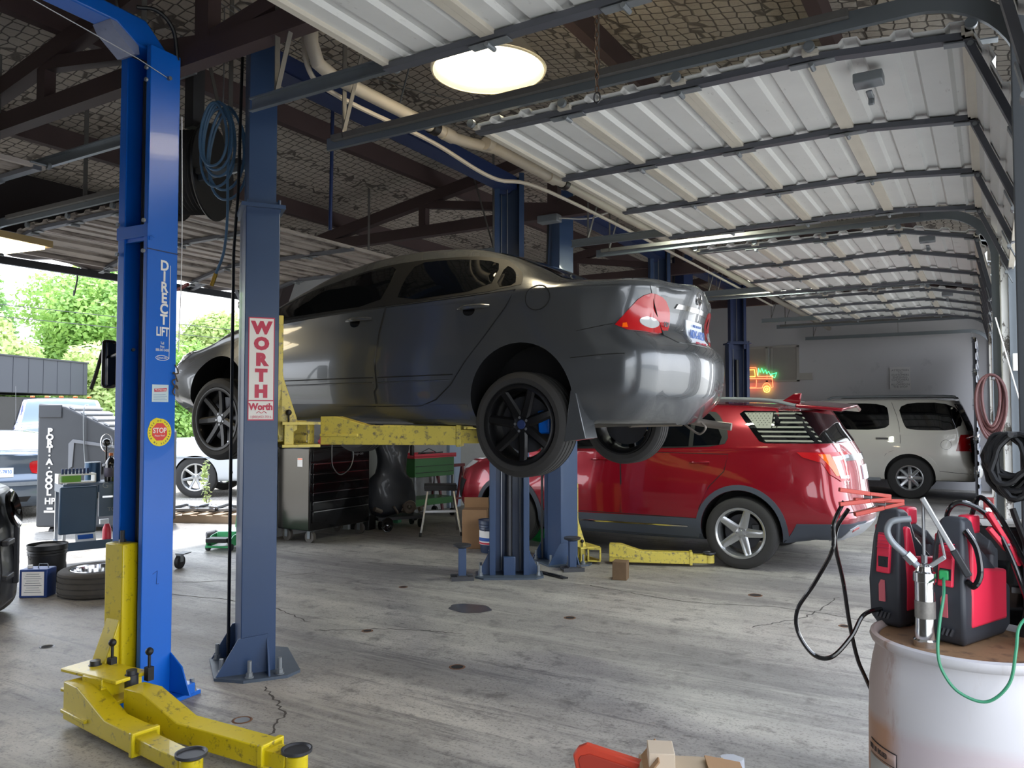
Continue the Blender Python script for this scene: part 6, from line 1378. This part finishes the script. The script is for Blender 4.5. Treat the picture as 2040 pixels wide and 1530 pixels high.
for k in range(11):
    r1, r2 = rnd.uniform(.04, .08), rnd.uniform(.07, .12); ph = rnd.uniform(-.5, .5)
    b.tube([(.0+r1*math.cos(a+ph)+rnd.uniform(-.004,.004), -.05+.01*k+.03*math.sin(a), r2*math.sin(a)-(r2-.10)) for a in np.linspace(0, 6.283, 25)[:-1]], .010, 7, closed=True)
b.tube(smoothpts([(.0,-.05,-.15),(.05,-.05,-.35),(.02,-.06,-.6),(.05,-.06,-.8)], 6), .010, 7); b.build('cable', M_grease, hz2); b = MB(); b.cyl((.0,-.05,.10),(.06,.08,.10),.01,n=8); b.build('hook', M_steel, hz2)
pc = thing('conduit_pipe', 'thin white conduit with a small white box running down the right door pier', 'conduit', (.19, 5.6, 0)); b = MB(); b.cyl((0,1.45,.2),(0,1.45,3.2),.012,n=10); b.build('pipe', M_white, pc); b = MB(); b.box((0,1.44,2.02),(.09,.05,.13)); b.build('box', M_white, pc, bevel=.005); b = MB(); b.bar((-.15,1.3,2.35),(.02,1.35,1.6),.008,.008); b.build('tie_cord', M_paper, pc)
fe = thing('red_toolbox', 'small red metal box fixed low on the door post', 'box', (-.03, 7.0, .85)); b = MB(); b.box((0,0,0),(.07,.10,.30)); b.build('case', mat('dark_red_box', '#7a2423', .5), fe, bevel=.006); b = MB(); b.box((-.0,-.053,.05),(.04,.006,.06)); b.build('label', M_paper, fe)
bb = thing('black_cabinet', 'low black metal cabinet against the pier behind the drum', 'cabinet', (.10, 3.54, 0)); b = MB(); b.box((0,0,.61),(.34,.26,1.22)); b.build('case', mat('black_enamel', '#17191d', .4, 0, .2), bb, bevel=.01); b = MB(); b.box((0,-.135,.90),(.32,.012,.40)); b.build('door', M_gblack, bb); b = MB(); b.box((0,-.15,1.0),(.1,.02,.02)); b.build('handle', M_steel, bb)
for k, (dx, dy, a) in enumerate(((-.07, -.03, 5), (.01, .02, -8), (.07, -.03, 14))):
    t = thing('paper_sheets', ['loose printed papers on the black cabinet, leftmost sheet', 'loose printed papers on the black cabinet, middle sheet', 'loose printed papers on the black cabinet, rightmost sheet'][k], 'paper', (.10+dx, 3.54+dy, 1.2203+.0016*k), R(a)); b = MB(); b.box((0,0,.0007),(.15,.20,.0012)); b.build('sheet', M_paper, t, smooth=0)
ff = thing('yellow_strap', 'rusty yellow metal strap with holes at the right picture edge', 'bracket', (.125, 3.04, .95)); b = MB(); b.box((0,0,.20),(.03,.02,.42)); b.build('strap', mat('rusty_yellow', '#8d6a2c', .7, .2, 0, .3, 30), ff)
# boxes at the bottom edge
t = thing('red_plastic_tray', 'orange red plastic tray leaning on the cardboard at the bottom edge', 'tray', (-1.42, 3.0, .045), R(12))
b = MB(); b.T = Matrix.Rotation(R(-12), 4, 'Y'); b.prism([(-.02,.0),(.38,.0),(.38,.09),(.02,.235),(-.02,.225),(-.045,.20),(-.045,.05)], -.02, .02); b.build('tray_shell', mat('orange_red_plastic', '#c8452f', .4), t, bevel=.008)
b = MB(); b.T = Matrix.Rotation(R(-12), 4, 'Y'); b.prism([(.0,.02),(.33,.02),(.33,.075),(.03,.20),(-.01,.195),(-.022,.18),(-.022,.06)], -.026, -.018); b.build('raised_rim', mat('orange_red_dark', '#a83a2a', .45), t, bevel=.003)
t = thing('cardboard_box', 'open cardboard box on the floor at the bottom edge beside the red tray', 'box', (-1.06, 3.06, 0), R(25)); m_cl = mat('pale_cardboard', '#b9a68c', .85, 0, 0, .08, 9)
b = MB(); b.box((0,0,.12),(.34,.24,.24)); b.build('carton', m_cl, t, bevel=.003); b = MB(); b.box((-.14,.0,.26),(.12,.22,.006),Matrix.Rotation(-.9,3,'Y')); b.box((.16,-.02,.245),(.14,.22,.006),Matrix.Rotation(.15,3,'Y')); b.build('flap', M_card, t)
t = thing('slim_carton', 'slim pale carton standing up out of the open cardboard box', 'box', (-1.14, 3.02, .241), R(25)); b = MB(); b.box((0,0,.04),(.10,.13,.08)); b.build('carton', mat('cream_card', '#cbb9a2', .8), t, bevel=.003)
t = thing('plastic_bag', 'crumpled clear plastic bag tucked behind the open cardboard box', 'bag', (-.93, 3.28, .0), R(10)); b = MB(); rnd = random.Random(8)
P = [[(.05*math.cos(a)*(1+.4*rnd.random())*(1.2-z*2), .04*math.sin(a)*(1+.4*rnd.random())*(1.2-z*2), z) for a in np.linspace(0, 6.28, 13)[:-1]] for z in (0, .06, .12, .18, .23)]
b.ring_loft(P); b.build('bag', mat('clear_film', '#c9ccd4', .15, 0, .5), t)
# ------------------------------------------------------------------ outside on the left
# portable cooler
m_pc = mat('cooler_grey_plastic', '#414449', .6, 0, 0, .1, 5, '#606264', .3, 7)
pc = thing('portable_cooler', 'big grey plastic portable evaporative cooler standing outside by the slab edge', 'cooler', (-10.92, 6.83, -.08), R(32))
b = MB(); b.prism([(-.80,.14),(.80,.14),(.80,1.47),(.25,1.50),(-.42,1.82),(-.80,1.86)], -.42, .42); b.build('housing', m_pc, pc, bevel=.03, seg=3)
b = MB(); b.prism([(-.36,1.30),(-.30,1.36),(.45,1.25),(.45,1.21),(-.28,1.31),(-.30,.98),(-.36,.94)], -.435, -.42); b.prism([(-.36,.92),(-.30,.90),(.48,1.12),(.48,1.09),(-.27,.865),(-.36,.88)], -.44, -.42); b.build('moulded_ribs', mat('cooler_rib', '#7d8086', .6), pc, bevel=.004)
for k in range(4):
    b = MB(); x = -.34+.16*k; b.box((x, 0, 1.80-.0764*k), (.085, .78, .025), Matrix.Rotation(.445,3,'Y')); b.build('louvre', mat('cooler_pale', '#c3c5c8', .6), pc)
b = MB(); b.box((-.62,-.425,1.75),(.32,.02,.18)); b.build('corner_cap', m_pc, pc, bevel=.01)
for i, ch in enumerate('PORT·A·COOL'): text('letter', ch, .112, M_white, pc, frame((-.62,-.428,1.47-.085*i),(1,0,0),(0,0,1)), .002, bold=.006, sx=1.1)
text('letter', 'HP', .12, M_white, pc, frame((-.60,-.428,.50),(1,0,0),(0,0,1)), .002, bold=.004)
b = MB(); b.box((-.60,-.43,.36),(.16,.004,.03)); b.box((-.60,-.43,.40),(.08,.004,.03)); b.build('letter_badge', M_white, pc)
for x_, z_ in ((-.05,.62),(.0,.95)): b = MB(); b.box((x_,-.43,z_),(.22,.03,.15)); b.build('recess', M_black, pc)
for x in (-.6, .6): 
    for y in (-.33, .33): b = MB(); b.cyl((x-.03,y,.07),(x+.03,y,.07),.07,n=20); b.build('caster', M_grease, pc)
b = MB(); b.tube(smoothpts([(-.22,-.2,1.84),(-.15,-.44,1.78),(-.13,-.46,1.3),(-.08,-.47,.8),(-.04,-.5,.4)], 6), .009, 6); b.build('power_cord', M_galv, pc)
# gravel-yard cars
def simple_car(nm, label, cat, c, paint, loc, rz, wr=.33, wx=1.35, wy=.74):
    v = Car(nm, label, cat, c, paint, loc, rz)
    for x in (-wx, wx):
        for sg in (-1, 1): wheel(v.root, x, sg*wy, wr, sg, wr, .21, wr*.66, (7, .6, .03, .025, 0), M_rims, disc=False)
    return v
g1 = dict(sed); g1['NX'] = 60
M_sl = mat('slate_grey_paint', '#55606e', .28, .5, 1)
gs = simple_car('sedan', 'slate grey sedan parked outside at the far left, tail towards the shop', 'car', g1, M_sl, (-15.5, 7.6, -.08), R(-25.5))
for sg in (-1, 1):
    gs.patch('tail_lamp', [(.90,.74),(1.19,.74),(1.215,.85),(1.22,.95),(1.10,.97),(.98,.90)], M_rlens, 'c', sg, .008, h=.04, rnd=1)
    gs.patch('side_window', [(-.9,.96),(1.25,1.04),(1.2,1.25),(.9,1.35),(.3,1.39),(-.3,1.3)], M_dglass, 'y', sg, .005, h=.06)
gs.patch('rear_window', [(.98,-.47),(1.0,0),(.98,.47),(1.52,.60),(1.57,0),(1.52,-.60)], M_glass2, 'z', 1, .006, h=.06)
gs.patch('bumper_trim', [(-.75,.56),(.75,.56),(.75,.62),(-.75,.62)], M_galv, 'x', 1, .012, h=.07); gs.patch('bumper_grille', [(-.35,.30),(.35,.30),(.40,.38),(-.40,.38)], M_grease, 'x', 1, .010, h=.07)
lp = gs.patch('licence_plate', [(-.155,.70),(.155,.70),(.155,.86),(-.155,.86)], M_platew, 'x', 1, .014, h=.06, thick=.008)
text('plate_number', 'FDX-7830', .085, M_plblue, lp, MX(0, .78, gs.cast(0, .78, 'x', 1)[0].x+.018), .001, sx=.75)
# blue pickup with amber roof lamps, nose towards the shop (drawn with +x as its front)
tk = dict(Rc=.25, Rcy=.2, NX=70, under=.5, xf=[(.4,-2.7),(1.3,-2.7)], xr=[(.5,2.75),(.9,2.85),(1.25,2.8)],
 zb=[(-2.7,.5),(2.7,.5)], wb=[(-2.7,.85),(2.7,.85)], zl=[(-2.7,.6),(2.7,.6)], wl=[(-2.7,.95),(2.7,.95)], zm=[(-2.7,.9),(2.7,.9)], wm=[(-2.7,1.0),(2.3,1.0),(2.7,.95)],
 zs=[(-2.7,1.22),(2.0,1.22),(2.7,1.15)], ws=[(-2.7,.93),(1.2,.93),(2.7,.88)],
 ze=[(-2.7,1.24),(-1.0,1.24),(-.8,1.85),(-.2,1.88),(.45,1.84),(1.15,1.27),(2.7,1.17)], we=[(-2.7,.85),(-1.0,.85),(-.8,.76),(.45,.74),(1.15,.84),(2.7,.8)],
 zt=[(-2.7,1.26),(-1.0,1.26),(-.8,1.90),(-.2,1.94),(.4,1.90),(1.15,1.32),(1.6,1.30),(2.7,1.20)], wells=[(-1.75,.42,.44,.68),(1.75,.42,.44,.68)])
M_tb = mat('dark_blue_truck_paint', '#1a2360', .2, .3, 1)
bt = simple_car('pickup_truck', 'dark blue pickup truck facing the shop with amber lamps along its roof', 'truck', tk, M_tb, (-20.2, 11.3, -.08), R(-27), .42, 1.75, .82); bt.root.scale = (1.1, 1.1, 1.1)
bt.patch('windscreen_surround', [(.40,-.72),(.40,.72),(1.18,.86),(1.18,-.86)], M_white, 'z', 1, .006, h=.09); bt.patch('windscreen', [(.50,-.66),(.50,.66),(1.10,.78),(1.10,-.78)], mat('bright_glass', '#55656d', .1, 0, .5), 'z', 1, .016, h=.09)
for sg in (-1, 1): bt.patch('side_window', [(-.7,1.28),(1.0,1.28),(.5,1.78),(-.65,1.78)], M_dglass, 'y', sg, .006, h=.09); bt.patch('headlamp', [(sg*.60,.95),(sg*.90,.95),(sg*.90,1.12),(sg*.60,1.12)], M_clens, 'x', 1, .01, h=.08)
bt.patch('grille', [(-.55,.85),(.55,.85),(.55,1.12),(-.55,1.12)], M_chrome, 'x', 1, .01, h=.08)
for k in range(5): b = MB(); b.box((.28,-.56+.28*k,1.945),(.10,.09,.035)); b.build('roof_marker_lamp', M_amber, bt.root, bevel=.01)
b = MB(); b.cyl((.9,-.86,1.25),(1.0,-.88,2.15),.004,n=5); b.build('aerial', M_steel, bt.root)
# silver pickup seen from the side
sp = simple_car('suv', 'silver white tall vehicle parked side on outside beyond the front wheel of the sedan', 'car', nav, mat('silver_paint', '#c5cbd2', .3, .3, .8), (-13.2, 12.2, -.08), R(33), .42, 1.51, .87)
for sg in (-1, 1):
    sp.patch('side_window', [(-2.2+1.0,1.34),(2.3,1.34),(2.2,1.82),(-.5,1.8)], M_dglass, 'y', sg, .006, h=.09); sp.patch('marker_lamp', [(-.45,.88),(-.25,.88),(-.25,.95),(-.45,.95)], M_amber, 'y', sg, .01, h=.05)
    sp.line('shut_line', [(-.85,1.25),(-.83,.9),(-.75,.5)], M_seam, 'y', sg, .006, 0); sp.line('body_crease', [(-2.5,.82),(0,.82),(2.5,.82)], M_galv, 'y', sg, .010, 0)
    b = MB(); pts = [sp.cast(-.55+.2*k/4, 1.08, 'y', sg) for k in range(5)]; b.tube([p[0]+p[1]*.02 for p in pts], .02, 8); b.build('handle', M_grease, sp.root)
# dark box body behind the blue truck
bx = thing('box_trailer', 'dark grey flat topped box trailer behind the blue truck at the left', 'trailer', (-27.0, 12.9, -.08), R(25)); b = MB(); b.box((0,0,2.62),(2.2,5.0,1.02)); b.build('box_body', mat('trailer_grey', '#33373f', .6), bx, bevel=.02); b = MB(); b.box((0,0,1.35),(1.9,4.6,1.3)); b.build('chassis', M_grease, bx)
for y in (-1.5, 1.5): b = MB(); b.cyl((-.9,y,.45),(.9,y,.45),.45,n=24); b.build('wheel', M_rubber, bx)
b = MB()
for y in np.linspace(-2.3, 2.3, 9): b.box((1.105, y, 2.62), (.006, .015, 1.0))
b.box((1.11, 0, 3.12), (.04, 5.02, .04)); b.build('panel_rib', mat('trailer_rib', '#2d3038', .6), bx)
bx.scale = (1.16, 1.16, 1.12)
# weed plant growing at the slab edge
def leaves(rnd, n, rad, cen, size, squash=1, shell=.55):
    V = []; F = []
    for k in range(n):
        d = Vector((rnd.gauss(0, 1), rnd.gauss(0, 1), rnd.gauss(0, 1))).normalized(); r_ = shell+(1-shell)*rnd.random()
        p = Vector(cen)+Vector((d.x*rad[0]*r_, d.y*rad[1]*r_, d.z*rad[2]*r_)); s_ = size*rnd.uniform(.6, 1.3)
        u = Vector((rnd.gauss(0, 1), rnd.gauss(0, 1), rnd.gauss(0, .6))).normalized(); w = (u.cross(d)).normalized() if abs(u.dot(d)) < .95 else u.orthogonal()
        b0 = len(V); V += [p-u*s_, p+w*s_*.5, p+u*s_, p-w*s_*.5]; F.append((b0, b0+1, b0+2, b0+3))
    return V, F
def leafmat(nm, c0, c1):
    m = D.materials.new(nm); m.use_nodes = True; g = NG(m)
    oi = g.n('ShaderNodeTexNoise'); oi.inputs['Scale'].default_value = 1.4; g.l(g.co(), oi.inputs['Vector'])
    g.base(g.mix(g.ramp(g.math('ADD', g.math('MULTIPLY', oi.outputs[0], .6), g.math('MULTIPLY', g.noise(14, 2), .4)), .38, .62), hexc(c0), hexc(c1))); g.b.inputs['Roughness'].default_value = .55
    tr = g.n('ShaderNodeBsdfTranslucent'); tr.inputs[0].default_value = (*hexc(c1), 1); mx = g.n('ShaderNodeMixShader'); mx.inputs[0].default_value = .3
    g.l(g.b.outputs[0], mx.inputs[1]); g.l(tr.outputs[0], mx.inputs[2]); g.l(mx.outputs[0], g.t.nodes['Material Output'].inputs[0]); return m
M_lf = [leafmat('leaf_mid', '#5f8a3a', '#a9cb72'), leafmat('leaf_pale', '#86a452', '#cfdd9c'), leafmat('leaf_deep', '#4f7d3f', '#8fb868')]
M_bark = mat('bark', '#5b4c3f', .9, 0, 0, .2, 6)
def tree(label, x, y, h, r, mi, seed, name='tree', cat='tree', base=.25, blobs=9, nl=1500, ls=.14):
    rnd = random.Random(seed); t = thing(name, label, cat, (x, y, -.1)); V = []; F = []
    for k in range(blobs):
        a = rnd.uniform(0, 6.28); q = rnd.uniform(0, .62); zz = h*(base+(1-base)*rnd.uniform(.15, .86)); fr = 1-abs((zz/h-.55))*.9
        V2, F2 = leaves(rnd, nl, [r*.48*rnd.uniform(.8, 1.2)]*2+[h*.20], (r*q*fr*math.cos(a), r*q*fr*math.sin(a), zz), ls)
        b0 = len(V); V += V2; F += [tuple(i+b0 for i in f) for f in F2]
    b = MB(); b.v = [tuple(p) for p in V]; b.f = F; b.m = [0]*len(F); b.build('foliage', M_lf[mi], t, smooth=0, recalc=False)
    b = MB(); b.tube([(0,0,0),(.1,0,h*.3),(0,.1,h*.6)], [r*.07, r*.05, r*.02], 8)
    for k in range(4): a = k*1.7; b.tube([(.05,0,h*.3),(r*.4*math.cos(a),r*.4*math.sin(a),h*.62)], [r*.03, r*.01], 6)
    b.build('trunk', M_bark, t); return t
tree('tall light green tree outside directly left of the bright blue post', -36, 20.8, 9.2, 3.6, 0, 1, blobs=13)
tree('rounded green tree outside at the far left edge', -37, 16.2, 7.8, 3.0, 1, 2, blobs=11)
tree('darker tree outside half hidden by the bright blue post', -38, 24.0, 8.9, 3.4, 2, 3, blobs=12)
tree('small pale tree seen between the bright blue post and the navy post, left one', -33, 26.2, 6.4, 2.6, 1, 4, blobs=10)
tree('small pale tree seen between the bright blue post and the navy post, right one', -35, 30.0, 6.8, 2.9, 1, 5, blobs=10)
tree('broad tree outside behind the blue pickup truck, farthest row', -44, 20.2, 9.0, 3.8, 2, 6, blobs=12)
tree('yellow green tree outside behind the box trailer', -32, 15.0, 5.4, 2.6, 1, 7, blobs=9)
for i, (x, y, h, r) in enumerate(((-32, 15.6, 4.1, 2.3), (-28, 17.4, 4.3, 2.4), (-27.5, 20.2, 4.4, 2.4), (-28, 23.2, 4.2, 2.4), (-29, 26.5, 3.9, 2.3), (-29, 30, 4.0, 2.3))):
    tree(['low leafy shrub at the left edge above the box trailer', 'flowering leafy shrub above the right end of the box trailer', 'flowering shrub just left of the bright blue post', 'leafy shrub right of the bright blue post above the silver truck', 'leafy shrub seen above the bonnet of the raised sedan', 'leafy shrub hidden mostly behind the raised sedan'][i], x, y, h, r, 1 if i % 2 else 0, 20+i, 'shrub', 'shrub', .1, 9, 1100, .12)
tree('tall green weed growing by the pallet outside', -10.9, 8.45, 1.0, .12, 1, 44, 'weed', 'plant', .1, 6, 26, .035)
b = MB(); 
pass
for z, w_ in ((4.55, 'upper'), (4.2, 'lower')):
    b = MB(); b.tube([Vector((-24, -5+5*k, z+.2-.03*(k-4)**2*.1)) for k in range(11)], .012, 5); tag(b.build('power_line', M_dsteel), w_+' of two power lines crossing in front of the trees outside', 'cable')
# unseen low wall added opposite the doors for the cars to reflect
yd = thing('added_yard_wall', 'long grey unseen wall added opposite the open doors for the cars to reflect', 'wall', (34, 6, 0)); b = MB(); b.box((0,0,1.3),(.3,60,2.6)); b.build('wall_panel', mat('added_wall_grey', '#8f9498', .9, 0, 0, .1, .4), yd)
